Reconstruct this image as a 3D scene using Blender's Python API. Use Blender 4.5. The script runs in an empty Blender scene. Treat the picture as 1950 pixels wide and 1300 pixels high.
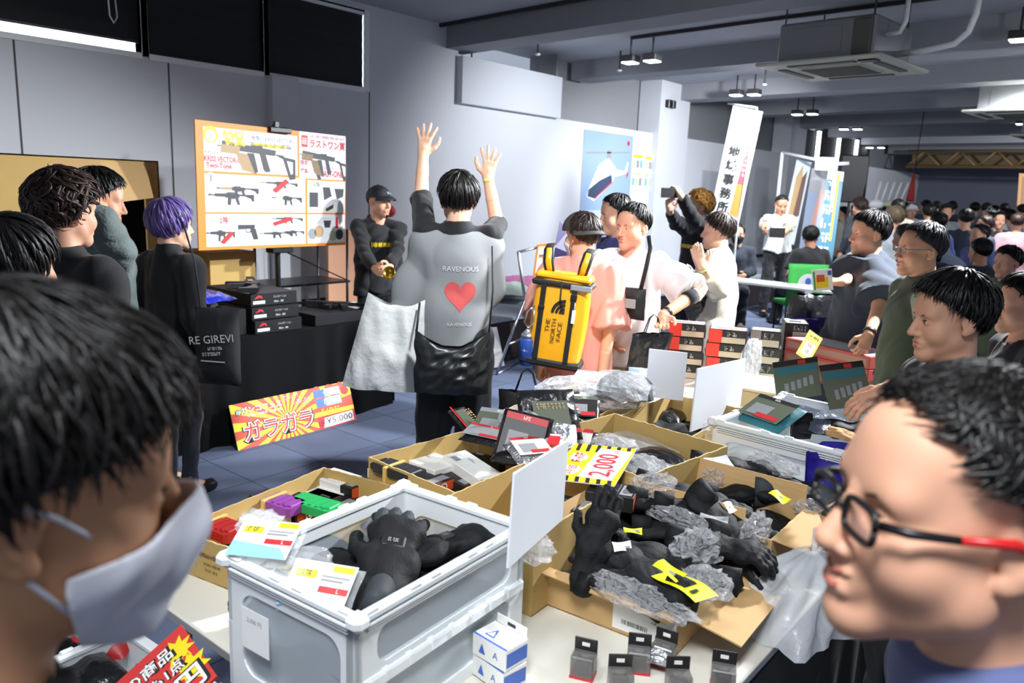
import bpy, math, random
import numpy as np
from mathutils import Vector, Matrix
try:
    import openvdb as vdb
except ImportError:
    import pyopenvdb as vdb
random.seed(7)
SC = bpy.context.scene
COL = SC.collection
# ------------------------------------------------------------------ camera
F_PX = 1500.0; TH = math.radians(11.0); RO = math.radians(2.17); AZ = math.radians(39.1)
CAM = np.array([7.0, 0.0, 1.78])
fwd = np.array([-math.sin(AZ)*math.cos(TH), math.cos(AZ)*math.cos(TH), -math.sin(TH)])
r0 = np.array([math.cos(AZ), math.sin(AZ), 0.0]); u0 = np.cross(r0, fwd)
rgt = r0*math.cos(RO)+u0*math.sin(RO); upv = u0*math.cos(RO)-r0*math.sin(RO)
cd = bpy.data.cameras.new('camera'); cam = bpy.data.objects.new('camera', cd); COL.objects.link(cam)
cd.sensor_width = 36.0; cd.lens = F_PX/1950*36.0; cd.clip_start = 0.05; cd.clip_end = 200
cam.matrix_world = Matrix([[rgt[0], upv[0], -fwd[0], CAM[0]], [rgt[1], upv[1], -fwd[1], CAM[1]], [rgt[2], upv[2], -fwd[2], CAM[2]], [0, 0, 0, 1]])
cd.dof.use_dof = True; cd.dof.focus_distance = 2.7; cd.dof.aperture_fstop = 4.5
SC.camera = cam
SC.view_settings.view_transform = 'Standard'; SC.view_settings.look = 'None'
SC.view_settings.gamma = 1.0; SC.view_settings.exposure = 0.35; SC.view_settings.use_curve_mapping = False
# ------------------------------------------------------------------ light
wd = bpy.data.worlds.new('world'); SC.world = wd; wd.use_nodes = True
wd.node_tree.nodes['Background'].inputs[0].default_value = (0.62, 0.70, 0.85, 1)
wd.node_tree.nodes['Background'].inputs[1].default_value = 0.46  # even ambient fill, let in where the hall is left open
def spot(loc, aim, power, size, blend=0.6, radius=0.12, col=(0.93, 0.96, 1.0)):
    l = bpy.data.lights.new('key_and_fill_spot', 'SPOT'); o = bpy.data.objects.new('key_and_fill_spot', l); COL.objects.link(o)
    l.energy = power; l.spot_size = math.radians(size); l.spot_blend = blend; l.shadow_soft_size = radius; l.color = col
    o.location = loc; o.rotation_euler = (Vector(aim)-Vector(loc)).to_track_quat('-Z', 'Y').to_euler(); return o
def area(loc, aim, power, sx, sy, col=(0.93, 0.96, 1.0)):
    l = bpy.data.lights.new('ceiling_lamp', 'AREA'); o = bpy.data.objects.new('ceiling_lamp', l); COL.objects.link(o)
    l.shape = 'RECTANGLE'; l.size = sx; l.size_y = sy; l.energy = power; l.color = col
    o.location = loc; o.rotation_euler = (Vector(aim)-Vector(loc)).to_track_quat('-Z', 'Y').to_euler(); return o
spot((6.6, 5.6, 3.25), (4.9, 3.6, 0.9), 1350, 95, 0.7, 0.10)
spot((3.0, 8.4, 3.25), (0.0, 8.8, 1.5), 400, 100, 0.9, 0.12)
spot((5.2, 6.9, 3.25), (3.2, 4.2, 0.6), 1000, 80, 0.6, 0.10)
spot((3.2, 10.5, 3.25), (1.0, 12.0, 1.2), 700, 120, 0.8, 0.12)
spot((5.5, 12.5, 3.25), (4.5, 13.5, 0.6), 650, 130, 0.8, 0.12)
spot((5.6, 18.0, 3.25), (5.0, 19.0, 0.6), 600, 140, 0.8, 0.12)
spot((7.5, 21, 3.25), (5.0, 26, 1.0), 900, 150, 0.8, 0.12)  # added fill for the far zone and back wall, no fixture modelled
spot((10.5, 9.5, 3.2), (7.5, 14, 0.5), 450, 150, 0.8, 0.12)
spot((8.5, 6.5, 2.6), (8.0, 9.0, 3.6), 120, 150, 1.0, 0.3)  # added uplight in mid-air to brighten the ceiling at the right
spot((4.6, 8.9, 3.3), (3.3, 9.9, 0.7), 420, 70, 0.8, 0.12)  # added to brighten the far white table
spot((6.0, 1.9, 3.3), (4.1, 3.2, 1.0), 420, 62, 0.9, 0.15)  # added fill for the grey T-shirt and the pale bag
spot((7.0, -0.2, 3.3), (6.25, 1.35, 0.8), 300, 62, 0.9, 0.35)  # unseen fill above the camera, added for the near tables and heads
spot((5.6, 0.2, 3.3), (5.7, 1.2, 0.8), 120, 60, 0.9, 0.35)
# ------------------------------------------------------------------ helpers
def ray(x, y): return fwd*F_PX+rgt*(x-975)-upv*(y-650)
def atZ(x, y, z): d = ray(x, y); return CAM+d*((z-CAM[2])/d[2])
def atX(x, y, X): d = ray(x, y); return CAM+d*((X-CAM[0])/d[0])
def atD(x, y, dep): return CAM+ray(x, y)/F_PX*dep
def V3(*a): return np.array(a, float)
def nrm(v): v = np.array(v, float); return v/(np.linalg.norm(v)+1e-12)
def s2l(c): return c/12.92 if c <= 0.04045 else ((c+0.055)/1.055)**2.4
def hexc(h): h = h.lstrip('#'); return tuple(s2l(int(h[i:i+2], 16)/255) for i in (0, 2, 4))+(1,)
MATS = {}
def mat(name, col, rough=0.6, metal=0.0, spec=0.5, bump=None, var=0.0, vscale=4.0, alpha=1.0, trans=0.0, emit=0.0, sss=0.0, sheen=0.0, coat=0.0):
    if name in MATS: return MATS[name]
    assert col, name
    m = bpy.data.materials.new(name); m.use_nodes = True; nt = m.node_tree; b = nt.nodes['Principled BSDF']
    c = hexc(col) if isinstance(col, str) else tuple(col)+(1,)
    b.inputs['Base Color'].default_value = c; b.inputs['Roughness'].default_value = rough
    b.inputs['Metallic'].default_value = metal; b.inputs['Specular IOR Level'].default_value = spec
    b.inputs['Alpha'].default_value = alpha; b.inputs['Transmission Weight'].default_value = trans
    if coat: b.inputs['Coat Weight'].default_value = coat
    if sheen: b.inputs['Sheen Weight'].default_value = sheen
    if sss:
        b.inputs['Subsurface Weight'].default_value = sss; b.inputs['Subsurface Radius'].default_value = (0.012, 0.005, 0.003); b.inputs['Subsurface Scale'].default_value = 1.0
    if emit:
        b.inputs['Emission Color'].default_value = c; b.inputs['Emission Strength'].default_value = emit
    tc = nt.nodes.new('ShaderNodeTexCoord')
    if var:
        n = nt.nodes.new('ShaderNodeTexNoise'); n.inputs['Scale'].default_value = vscale; n.inputs['Detail'].default_value = 4
        nt.links.new(tc.outputs['Object'], n.inputs['Vector'])
        mr = nt.nodes.new('ShaderNodeMapRange'); mr.inputs['To Min'].default_value = 1-var; mr.inputs['To Max'].default_value = 1+var
        nt.links.new(n.outputs['Fac'], mr.inputs['Value'])
        mx = nt.nodes.new('ShaderNodeMix'); mx.data_type = 'RGBA'; mx.blend_type = 'MULTIPLY'; mx.inputs[0].default_value = 1
        mx.inputs[6].default_value = c; nt.links.new(mr.outputs[0], mx.inputs[7]); nt.links.new(mx.outputs[2], b.inputs['Base Color'])
    if bump:
        n = nt.nodes.new('ShaderNodeTexNoise'); n.inputs['Scale'].default_value = bump[0]; n.inputs['Detail'].default_value = 5
        nt.links.new(tc.outputs['Object'], n.inputs['Vector'])
        bn = nt.nodes.new('ShaderNodeBump'); bn.inputs['Strength'].default_value = bump[1]; bn.inputs['Distance'].default_value = bump[2] if len(bump) > 2 else 0.01
        nt.links.new(n.outputs['Fac'], bn.inputs['Height']); nt.links.new(bn.outputs[0], b.inputs['Normal'])
    MATS[name] = m; return m
def tag(o, label=None, cat=None, group=None, kind=None):
    if label: o['label'] = label
    if cat: o['category'] = cat
    if group: o['group'] = group
    if kind: o['kind'] = kind
    return o
def thing(name, label, cat, loc=(0, 0, 0), rz=0.0, group=None):
    o = bpy.data.objects.new(name, None); COL.objects.link(o); o.empty_display_size = 0.05
    o.location = tuple(loc); o.rotation_euler = (0, 0, rz); return tag(o, label, cat, group)
def copy_tree(o, parent=None):
    c = o.copy(); COL.objects.link(c); c.parent = parent
    for ch in list(o.children): copy_tree(ch, c)
    return c
def Tm(loc=(0, 0, 0), rz=0.0, rx=0.0, ry=0.0):
    return Matrix.Translation(Vector(tuple(loc))) @ Matrix.Rotation(rz, 4, 'Z') @ Matrix.Rotation(rx, 4, 'X') @ Matrix.Rotation(ry, 4, 'Y')
def frame(o, x, y):
    """matrix whose x axis is x, y axis as near y as can be"""
    x = nrm(x); z = nrm(np.cross(x, y)); y = np.cross(z, x)
    M = Matrix.Identity(4)
    for i in range(3): M[i][0], M[i][1], M[i][2], M[i][3] = x[i], y[i], z[i], o[i]
    return M
_TX = {}
def text_geo(s, shear=0.0, bold=0.0):
    key = (s, shear, bold)
    if key in _TX: return _TX[key]
    cu = bpy.data.curves.new('t', 'FONT'); cu.body = s; cu.size = 1.0; cu.resolution_u = 2; cu.shear = shear; cu.offset = bold
    cu.align_x = 'CENTER'; cu.align_y = 'CENTER'
    ob = bpy.data.objects.new('t', cu); COL.objects.link(ob)
    dg = bpy.context.evaluated_depsgraph_get(); me = bpy.data.meshes.new_from_object(ob.evaluated_get(dg))
    v = np.array([tuple(q.co) for q in me.vertices]).reshape(-1, 3); f = [tuple(p.vertices) for p in me.polygons]
    bpy.data.objects.remove(ob); bpy.data.curves.remove(cu); bpy.data.meshes.remove(me)
    if len(v):
        v[:, 0] -= (v[:, 0].min()+v[:, 0].max())/2; v[:, 1] -= (v[:, 1].min()+v[:, 1].max())/2
    _TX[key] = (v, f); return v, f
class MB:
    def __init__(s, T=None): s.v = []; s.f = []; s.m = []; s.s = []; s.mats = []; s.n = 0; s.T = T
    def mi(s, m):
        if m not in s.mats: s.mats.append(m)
        return s.mats.index(m)
    def add(s, v, f, m, smooth=False, T=None):
        v = np.asarray(v, float).reshape(-1, 3)
        if len(v) == 0: return s
        for M in (T, s.T):
            if M is not None:
                A = np.array(M); v = v@A[:3, :3].T+A[:3, 3]
        s.v.append(v); n = s.n; s.f += [tuple(int(i)+n for i in q) for q in f]; k = s.mi(m)
        s.m += [k]*len(f); s.s += [smooth]*len(f); s.n += len(v); return s
    def box(s, a, b, m, T=None, c=0.0, skip=()):
        """box from corner a to corner b; c cuts the edges"""
        a = np.minimum(a, b).astype(float); b = np.maximum(a, b).astype(float) if False else np.array(b, float)
        lo = np.minimum(a, b); hi = np.maximum(a, b)
        if c <= 0:
            v = [(x, y, z) for z in (lo[2], hi[2]) for y in (lo[1], hi[1]) for x in (lo[0], hi[0])]
            f = [(0, 2, 3, 1), (4, 5, 7, 6), (0, 1, 5, 4), (2, 6, 7, 3), (0, 4, 6, 2), (1, 3, 7, 5)]
            f = [q for i, q in enumerate(f) if i not in skip]
            return s.add(v, f, m, False, T)
        c = min(c, (hi-lo).min()*0.49); v = []; idx = {}
        for sx in (0, 1):
            for sy in (0, 1):
                for sz in (0, 1):
                    p = np.where([sx, sy, sz], hi, lo); d = np.where([sx, sy, sz], -1, 1)*c
                    for ax in range(3):
                        q = p+d; q[ax] = p[ax]; idx[(sx, sy, sz, ax)] = len(v); v.append(q)
        f = []
        for ax in range(3):
            o = [i for i in range(3) if i != ax]
            for sgn in (0, 1):
                ring = []
                for (u, w) in ((0, 0), (1, 0), (1, 1), (0, 1)):
                    k = [0, 0, 0]; k[ax] = sgn; k[o[0]] = u; k[o[1]] = w; ring.append(idx[(*k, ax)])
                f.append(ring)
            for u in (0, 1):
                for w in (0, 1):
                    k0 = [0, 0, 0]; k0[o[0]] = u; k0[o[1]] = w; k1 = list(k0); k1[ax] = 1
                    f.append([idx[(*k0, o[0])], idx[(*k1, o[0])], idx[(*k1, o[1])], idx[(*k0, o[1])]])
        for sx in (0, 1):
            for sy in (0, 1):
                for sz in (0, 1): f.append([idx[(sx, sy, sz, a)] for a in range(3)])
        v = np.array(v); cen = (lo+hi)/2; g = []
        for q in f:
            p = v[q]; nn = np.cross(p[1]-p[0], p[2]-p[0]); g.append(q if nn@(p.mean(0)-cen) > 0 else q[::-1])
        return s.add(v, g, m, False, T)
    def tube(s, pts, r, m, n=8, T=None, flat=1.0, caps=True, up=(0, 0, 1)):
        pts = np.array(pts, float); k = len(pts); r = np.broadcast_to(np.array(r, float), (k,))
        v = []; prev = None
        for i in range(k):
            d = nrm(pts[min(i+1, k-1)]-pts[max(i-1, 0)])
            a = np.cross(d, up) if prev is None else prev-d*(prev@d)
            if np.linalg.norm(a) < 1e-6: a = np.cross(d, (1, 0.1, 0))
            a = nrm(a); prev = a; b = np.cross(d, a)
            t = np.arange(n)/n*2*math.pi
            v.append(pts[i]+r[i]*(np.outer(np.cos(t), a)+flat*np.outer(np.sin(t), b)))
        v = np.concatenate(v); f = [(i*n+j, i*n+(j+1) % n, (i+1)*n+(j+1) % n, (i+1)*n+j) for i in range(k-1) for j in range(n)]
        if caps: f += [tuple(range(n))[::-1], tuple(range((k-1)*n, k*n))]
        return s.add(v, f, m, True if n > 4 else False, T)
    def lathe(s, prof, m, n=20, T=None, smooth=True):
        v = [(r*math.cos(a), r*math.sin(a), z) for (r, z) in prof for a in [i/n*2*math.pi for i in range(n)]]
        k = len(prof); f = [(i*n+j, i*n+(j+1) % n, (i+1)*n+(j+1) % n, (i+1)*n+j) for i in range(k-1) for j in range(n)]
        f += [tuple(range(n))[::-1], tuple(range((k-1)*n, k*n))]
        return s.add(v, f, m, smooth, T)
    def sphere(s, c, r, m, n=14, T=None, zcut=None):
        r = np.broadcast_to(np.array(r, float), (3,)); k = max(5, n//2); v = []; f = []
        for i in range(k+1):
            t = math.pi*i/k
            for j in range(n):
                a = 2*math.pi*j/n; v.append((c[0]+r[0]*math.sin(t)*math.cos(a), c[1]+r[1]*math.sin(t)*math.sin(a), c[2]+r[2]*math.cos(t)))
        for i in range(k):
            for j in range(n): f.append((i*n+j, (i+1)*n+j, (i+1)*n+(j+1) % n, i*n+(j+1) % n))
        return s.add(v, f, m, True, T)
    def poly(s, p2, m, T=None, z=0.0, th=0.0):
        """flat outline in the xy plane at height z, th thick"""
        p2 = [(float(a), float(b)) for a, b in p2]; n = len(p2)
        ar = sum(p2[i][0]*p2[(i+1) % n][1]-p2[(i+1) % n][0]*p2[i][1] for i in range(n))
        if ar < 0: p2 = p2[::-1]
        if th <= 0: return s.add([(a, b, z) for a, b in p2], [tuple(range(n))], m, False, T)
        v = [(a, b, z) for a, b in p2]+[(a, b, z+th) for a, b in p2]
        f = [tuple(range(n))[::-1], tuple(range(n, 2*n))]+[(i, (i+1) % n, (i+1) % n+n, i+n) for i in range(n)]
        return s.add(v, f, m, False, T)
    def rect(s, x0, y0, x1, y1, m, T=None, z=0.0, th=0.0): return s.poly([(x0, y0), (x1, y0), (x1, y1), (x0, y1)], m, T, z, th)
    def text(s, st, x, y, h, m, T=None, z=0.001, w=None, rot=0.0, shear=0.0, bold=0.0):
        """lettering h high (and w wide when given) centred on x, y"""
        if st.startswith('~'):            # print too small to read: broken strokes
            n = len(st); W = w or h*0.62*n; rs = random.Random(int(x*9973+y*7919)+n); c, q = math.cos(rot), math.sin(rot)
            for i in range(n):
                for (a, b, e, g) in ((0, 0, .25, 1), (.3, .75, .85, 1), (.3, .35, .8, .55), (.6, 0, .85, .5)):
                    if rs.random() < 0.3: continue
                    P = [(-W/2+W*(i+u*.9)/n, (t-.5)*h) for u, t in ((a, b), (e, b), (e, g), (a, g))]
                    s.poly([(u*c-t*q+x, u*q+t*c+y) for u, t in P], m, T, z)
            return s
        v, f = text_geo(st, shear, bold)
        if len(v) == 0: return s
        v = v.copy(); hh = max(v[:, 1].max()-v[:, 1].min(), 1e-3); ww = max(v[:, 0].max()-v[:, 0].min(), 1e-3)
        k = h/hh; v[:, 1] *= k; v[:, 0] *= (w/ww if w else k)
        c, q = math.cos(rot), math.sin(rot); X = v[:, 0]*c-v[:, 1]*q+x; Y = v[:, 0]*q+v[:, 1]*c+y
        return s.add(np.stack([X, Y, np.full(len(X), z)], 1), f, m, False, T)
    def grid(s, fn, nu, nv, m, T=None, smooth=True):
        v = [fn(i/nu, j/nv) for i in range(nu+1) for j in range(nv+1)]
        f = [(i*(nv+1)+j, (i+1)*(nv+1)+j, (i+1)*(nv+1)+j+1, i*(nv+1)+j+1) for i in range(nu) for j in range(nv)]
        return s.add(v, f, m, smooth, T)
    def build(s, name, parent=None, label=None, cat=None, group=None, kind=None, solid=0.0):
        me = bpy.data.meshes.new(name)
        me.from_pydata(np.concatenate(s.v).tolist() if s.v else [], [], s.f)
        for m in s.mats: me.materials.append(m)
        me.polygons.foreach_set('material_index', s.m); me.polygons.foreach_set('use_smooth', s.s); me.update()
        o = bpy.data.objects.new(name, me); COL.objects.link(o); o.parent = parent
        if solid:
            md = o.modifiers.new('solid', 'SOLIDIFY'); md.thickness = solid; md.offset = 0
        return tag(o, label, cat, group, kind)
# ------------------------------------------------------------------ blended solids
def C_(a, b, ra, rb=None, k=0.02, flat=None, fb=False, op='+'): return ('c', V3(*a), V3(*b), ra, ra if rb is None else rb, k, flat, fb, op)
def E_(c, r, k=0.02, R=None, op='+'): return ('e', V3(*c), V3(*r), k, R, op)
def xf(prims, R, t, sc=1.0):
    out = []
    for p in prims:
        if p[0] == 'c':
            fl = None if p[6] is None else (R@p[6][0], p[6][1])
            out.append(('c', R@p[1]*sc+t, R@p[2]*sc+t, p[3]*sc, p[4]*sc, p[5]*sc, fl, p[7], p[8]))
        else: out.append(('e', R@p[1]*sc+t, p[2]*sc, p[3]*sc, R if p[4] is None else R@p[4], p[5]))
    return out
def field(prims, vox, pad=0.0):
    lo = np.array([1e9]*3); hi = -lo
    for p in prims:
        if (p[8] if p[0] == 'c' else p[5]) == '-': continue
        if p[0] == 'c': r = max(p[3], p[4]); lo = np.minimum(lo, np.minimum(p[1], p[2])-r); hi = np.maximum(hi, np.maximum(p[1], p[2])+r)
        else: r = p[2].max(); lo = np.minimum(lo, p[1]-r); hi = np.maximum(hi, p[1]+r)
    lo = lo-4*vox-pad; hi = hi+4*vox+pad
    n = np.ceil((hi-lo)/vox).astype(int)+1
    ax = [lo[i]+vox*np.arange(n[i]) for i in range(3)]
    f = np.full(n, 0.5)
    for p in prims:
        if p[0] == 'c': a, b, ra, rb, k, flat, fb, op = p[1:]; r = max(ra, rb); l2 = np.minimum(a, b)-r; h2 = np.maximum(a, b)+r
        else: c, rr, k, R, op = p[1:]; r = rr.max(); l2 = c-r; h2 = c+r
        m = k+3*vox+pad; sl = []
        for i in range(3):
            i0 = max(0, int((l2[i]-m-lo[i])/vox)); i1 = min(n[i], int((h2[i]+m-lo[i])/vox)+2); sl.append(slice(i0, max(i0, i1)))
        sl = tuple(sl)
        X, Y, Z = np.meshgrid(ax[0][sl[0]], ax[1][sl[1]], ax[2][sl[2]], indexing='ij')
        if X.size == 0: continue
        P = np.stack([X, Y, Z], -1)
        if p[0] == 'c':
            ab = b-a; L = np.linalg.norm(ab)+1e-9; t = ((P-a)@ab)/(L*L); tc = np.clip(t, 0, None if fb else 1)
            w = P-(a+np.clip(tc, 0, 1 if not fb else 1e9)[..., None]*ab) if not fb else P-(a+tc[..., None]*ab)
            if flat is not None:
                ax_, fc = nrm(flat[0]), flat[1]; q = w@ax_; w = w+(q*(1/fc-1))[..., None]*ax_
            d = np.linalg.norm(w, axis=-1)-(ra+(rb-ra)*np.clip(tc, 0, 1))
            if flat is not None: d = d*min(1.0, (flat[1]+1)/2)
            if fb: d = np.maximum(d, (t-1)*L)
        else:
            q = P-c
            if R is not None: q = q@R
            k0 = np.linalg.norm(q/rr, axis=-1); k1 = np.linalg.norm(q/(rr*rr), axis=-1)+1e-9; d = k0*(k0-1)/k1
        g = f[sl]
        if op == '+':
            h = np.clip(0.5+0.5*(g-d)/k, 0, 1); f[sl] = g*(1-h)+d*h-k*h*(1-h)
        else:
            d = -d; h = np.clip(0.5-0.5*(g-d)/k, 0, 1); f[sl] = g*(1-h)+d*h+k*h*(1-h)
    return f, ax, lo
def wob(P, amp, fr, seed=0, aniso=(1, 1, 1), n=5):
    rs = np.random.RandomState(seed); o = np.zeros(P.shape[:-1])
    for i in range(n):
        k = rs.normal(size=3)*fr*np.array(aniso); o += np.sin(P@k+rs.rand()*6.28+0.6*np.sin(P@(rs.normal(size=3)*fr*0.7)))
    return amp*o/n
def solid(prims, vox, disp=None, post=None, pad=0.0):
    f, ax, lo = field(prims, vox, pad)
    if disp is not None or post is not None:
        ok = np.abs(f) < (4*vox+pad+0.03); idx = np.nonzero(ok)
        P = np.stack([ax[i][idx[i]] for i in range(3)], -1)
        if disp is not None: f[idx] += disp(P)
        if post is not None: f[idx] = post(P, f[idx]); f[~ok] = np.where(post(np.zeros((1, 3)), np.array([9.0]))[0] > 0, np.abs(f[~ok]), f[~ok])
    b = 4*vox
    g = vdb.FloatGrid(b); g.copyFromArray(np.clip(f, -b, b).astype(np.float32))
    pts, tri, quad = g.convertToPolygons(0.0, 0.0)
    fc = [tuple(q[::-1]) for q in np.asarray(quad).tolist()]+[tuple(q[::-1]) for q in np.asarray(tri).tolist()]
    return np.asarray(pts)*vox+lo, fc
# ================================================================== setting
m_wall = mat('wall_paint', '#c9ccd2', 0.75, bump=(60, 0.05, 0.002), var=0.03, vscale=1.5)
m_wall2 = mat('wall_paint_shaded', '#85878b', 0.8, bump=(60, 0.05, 0.002))  # falloff of light past the boxed-in duct, put into a darker grey
m_ceil = mat('ceiling_paint', '#9598a0', 0.85, bump=(80, 0.08, 0.002))
m_beam = mat('beam_paint', '#8b8c92', 0.85, bump=(80, 0.08, 0.002))
m_white = mat('white_metal', '#e4e6e8', 0.4)
m_blackm = mat('black_metal', '#131315', 0.35)
m_blind = mat('black_blind', '#0c0e13', 0.7, bump=(200, 0.1, 0.001))
m_day = mat('daylight_pane', '#eef6ff', 0.5, emit=7.0)
m_dark = mat('dark_trim', '#2a2a2e', 0.6)
m_lens = mat('lamp_lens', '#f4f8ff', 0.5, emit=14.0)
# carpet tiles
m_floor = bpy.data.materials.new('carpet_tiles'); m_floor.use_nodes = True
_nt = m_floor.node_tree; _b = _nt.nodes['Principled BSDF']; _b.inputs['Roughness'].default_value = 0.95; _b.inputs['Specular IOR Level'].default_value = 0.15
_tc = _nt.nodes.new('ShaderNodeTexCoord'); _br = _nt.nodes.new('ShaderNodeTexBrick'); _br.offset = 0
_br.inputs['Scale'].default_value = 1.0; _br.inputs['Brick Width'].default_value = 0.5; _br.inputs['Row Height'].default_value = 0.5; _br.inputs['Mortar Size'].default_value = 0.004
_br.inputs['Color1'].default_value = hexc('#626c84'); _br.inputs['Color2'].default_value = hexc('#5a6379'); _br.inputs['Mortar'].default_value = hexc('#3d4352')
_nt.links.new(_tc.outputs['Object'], _br.inputs['Vector'])
_no = _nt.nodes.new('ShaderNodeTexNoise'); _no.inputs['Scale'].default_value = 160; _nt.links.new(_tc.outputs['Object'], _no.inputs['Vector'])
_mx = _nt.nodes.new('ShaderNodeMix'); _mx.data_type = 'RGBA'; _mx.blend_type = 'OVERLAY'; _mx.inputs[0].default_value = 0.35
_nt.links.new(_br.outputs['Color'], _mx.inputs[6]); _nt.links.new(_no.outputs['Fac'], _mx.inputs[7]); _nt.links.new(_mx.outputs[2], _b.inputs['Base Color'])
_bn = _nt.nodes.new('ShaderNodeBump'); _bn.inputs['Strength'].default_value = 0.4; _bn.inputs['Distance'].default_value = 0.003
_nt.links.new(_no.outputs['Fac'], _bn.inputs['Height']); _nt.links.new(_bn.outputs[0], _b.inputs['Normal'])
def struct(name, mb, parent=None):
    o = mb.build(name, parent)
    if parent is None: o['kind'] = 'structure'
    return o
Y0, Y1 = -3.0, 31.0
struct('floor', MB().box((-0.6, Y0, -0.1), (14, Y1, 0), m_floor))
struct('ceiling', MB().box((-0.6, Y0, 3.66), (14, Y1, 3.78), m_ceil))
w = MB(); ZP = 2.79
w.box((-0.2, Y0, 0), (0, 5.93, ZP-0.02), m_wall)
w.box((-0.2, Y0, 3.58), (0, 5.93, 3.66), m_wall)
w.box((-0.2, 5.93, 0), (0, 7.36, 3.66), m_wall)
w.box((-0.2, 7.36, 0), (0, Y1, ZP), m_wall)
struct('wall_left', w)
w = MB(); w.box((-0.5, 9.4, ZP), (-0.32, 19.0, 3.66), m_wall2); w.box((-0.5, 21.5, ZP), (-0.32, Y1, 3.66), m_wall2); w.box((-0.32, 9.38, ZP), (0, 9.42, 3.66), m_wall2)
struct('wall_upper_left', w)
struct('wall_back', MB().box((-0.6, Y1, 0), (14, Y1+0.2, 3.78), mat('wall_slate', '#6d7080', 0.8)))
struct('trim_1', MB().box((-0.3, 7.34, ZP-0.005), (0.10, 9.4, 3.34), mat('wall_paint_light', '#c4c8cf', 0.75)))      # boxed-in duct along the wall
struct('trim_2', MB().box((-0.01, 4.66, 0), (0.09, 4.97, ZP-0.02), m_wall, c=0.004))                                   # shallow pilaster
struct('trim_3', MB().box((-0.3, 12.2, 0), (0.12, 13.25, 3.66), m_wall, c=0.004))                                      # column
struct('trim_4', MB().box((-0.3, 18.2, 0), (0.12, 19.2, 3.66), m_wall, c=0.004))
g = MB()
for yy in (2.44, 3.66, 5.95): g.box((-0.002, yy, 0), (0.004, yy+0.012, ZP-0.03), m_dark)
struct('trim_5', g)
# grey skirting
struct('baseboard_left', MB().box((0, 5.0, 0.45), (0.012, Y1, 0.53), m_dark))
# windows with black roller blinds
wy = [float(atX(x, 140, -0.03)[1]) for x in (-260, 275, 504, 695)]
for i in range(3):
    a, b = wy[i], wy[i+1]; f = MB()
    for y in (a, b): f.box((-0.14, y-0.03, 2.77), (0.012, y+0.03, 3.6), m_white, c=0.003)
    f.box((-0.14, a+0.03, 2.75), (0.015, b-0.03, 2.80), m_white, c=0.003); f.box((-0.14, a+0.03, 3.55), (0.0, b-0.03, 3.6), m_white, c=0.003)
    o = struct('window_%d' % (i+1), f)
    MB().box((-0.12, a+0.03, 2.80), (-0.11, b-0.03, 3.55), m_day).build('pane', o)
    zb = 2.875 if i == 0 else 2.79
    bl = MB(); bl.grid(lambda u, v: (-0.03+0.003*math.sin(v*40), a+0.035+(b-a-0.07)*u, zb+0.005+(3.55-zb)*v), 20, 20, m_blind)
    bl.box((-0.037, a+0.035, zb), (-0.022, b-0.035, zb+0.02), m_blackm)
    bl.build('roller_blind', o)
cc = atX(215, 10, 0.02)
c = MB(); c.tube([(0.02, cc[1]-0.05, 3.55), (0.02, cc[1]-0.03, 3.05), (0.02, cc[1], 3.0), (0.02, cc[1]+0.03, 3.05), (0.02, cc[1]+0.02, 3.2), (0.02, cc[1]+0.015, 3.55)], 0.006, m_white)
tag(c.build('blind_cord'), 'white cord loop hanging against the black blind nearest the corner of the room', 'cord')
# far clerestory windows, beyond the second column
for i, x in enumerate((1485, 1513, 1538, 1562)):
    y = 19.4+i*1.6
    o = struct('window_%d' % (4+i), MB().box((-0.3, y, ZP), (-0.26, y+1.5, 3.5), m_blind))
    MB().box((-0.26, y+0.0, ZP), (-0.2, y+0.14, 3.5), m_day).build('pane', o)
# beams across the ceiling, a little out of square with the wall
def beamY(y0): return Tm((0, y0, 0), rz=math.radians(-6.0))
for i, (y0, zb, wd_) in enumerate(((7.15, 3.40, 0.42), (10.0, 3.40, 0.42), (12.9, 3.40, 0.5), (15.8, 3.40, 0.5), (18.7, 3.40, 0.5), (21.6, 3.40, 0.5), (24.5, 3.40, 0.5), (27.4, 3.3, 0.5))):
    b = MB(); b.box((-0.2, 0, zb), (14.4, wd_, 3.67), m_beam, beamY(y0)); struct('trim_%d' % (10+i), b)
for i, (y0, x0, x1) in enumerate(((7.02, -0.1, 14), (8.9, 1.6, 9), (11.6, 1.0, 12), (14.2, 1, 12), (17.0, 1, 12))):
    b = MB(); b.box((x0, 0, 3.62), (x1, 0.035, 3.66), m_dark, beamY(y0)); struct('trim_%d' % (30+i), b)
# stage along the wall
m_stage = mat('stage_carpet', '#8f98a3', 0.9, bump=(150, 0.2, 0.002)); m_brown = mat('stage_front', '#2a2324', 0.6, bump=(30, 0.1, 0.002))
s = MB(); s.box((0.0, 4.7, 0.43), (1.9, 30, 0.46), m_stage, c=0.003); s.box((0.0, 4.72, 0.0), (1.87, 29.9, 0.43), m_brown)
struct('trim_40', s)
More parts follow.
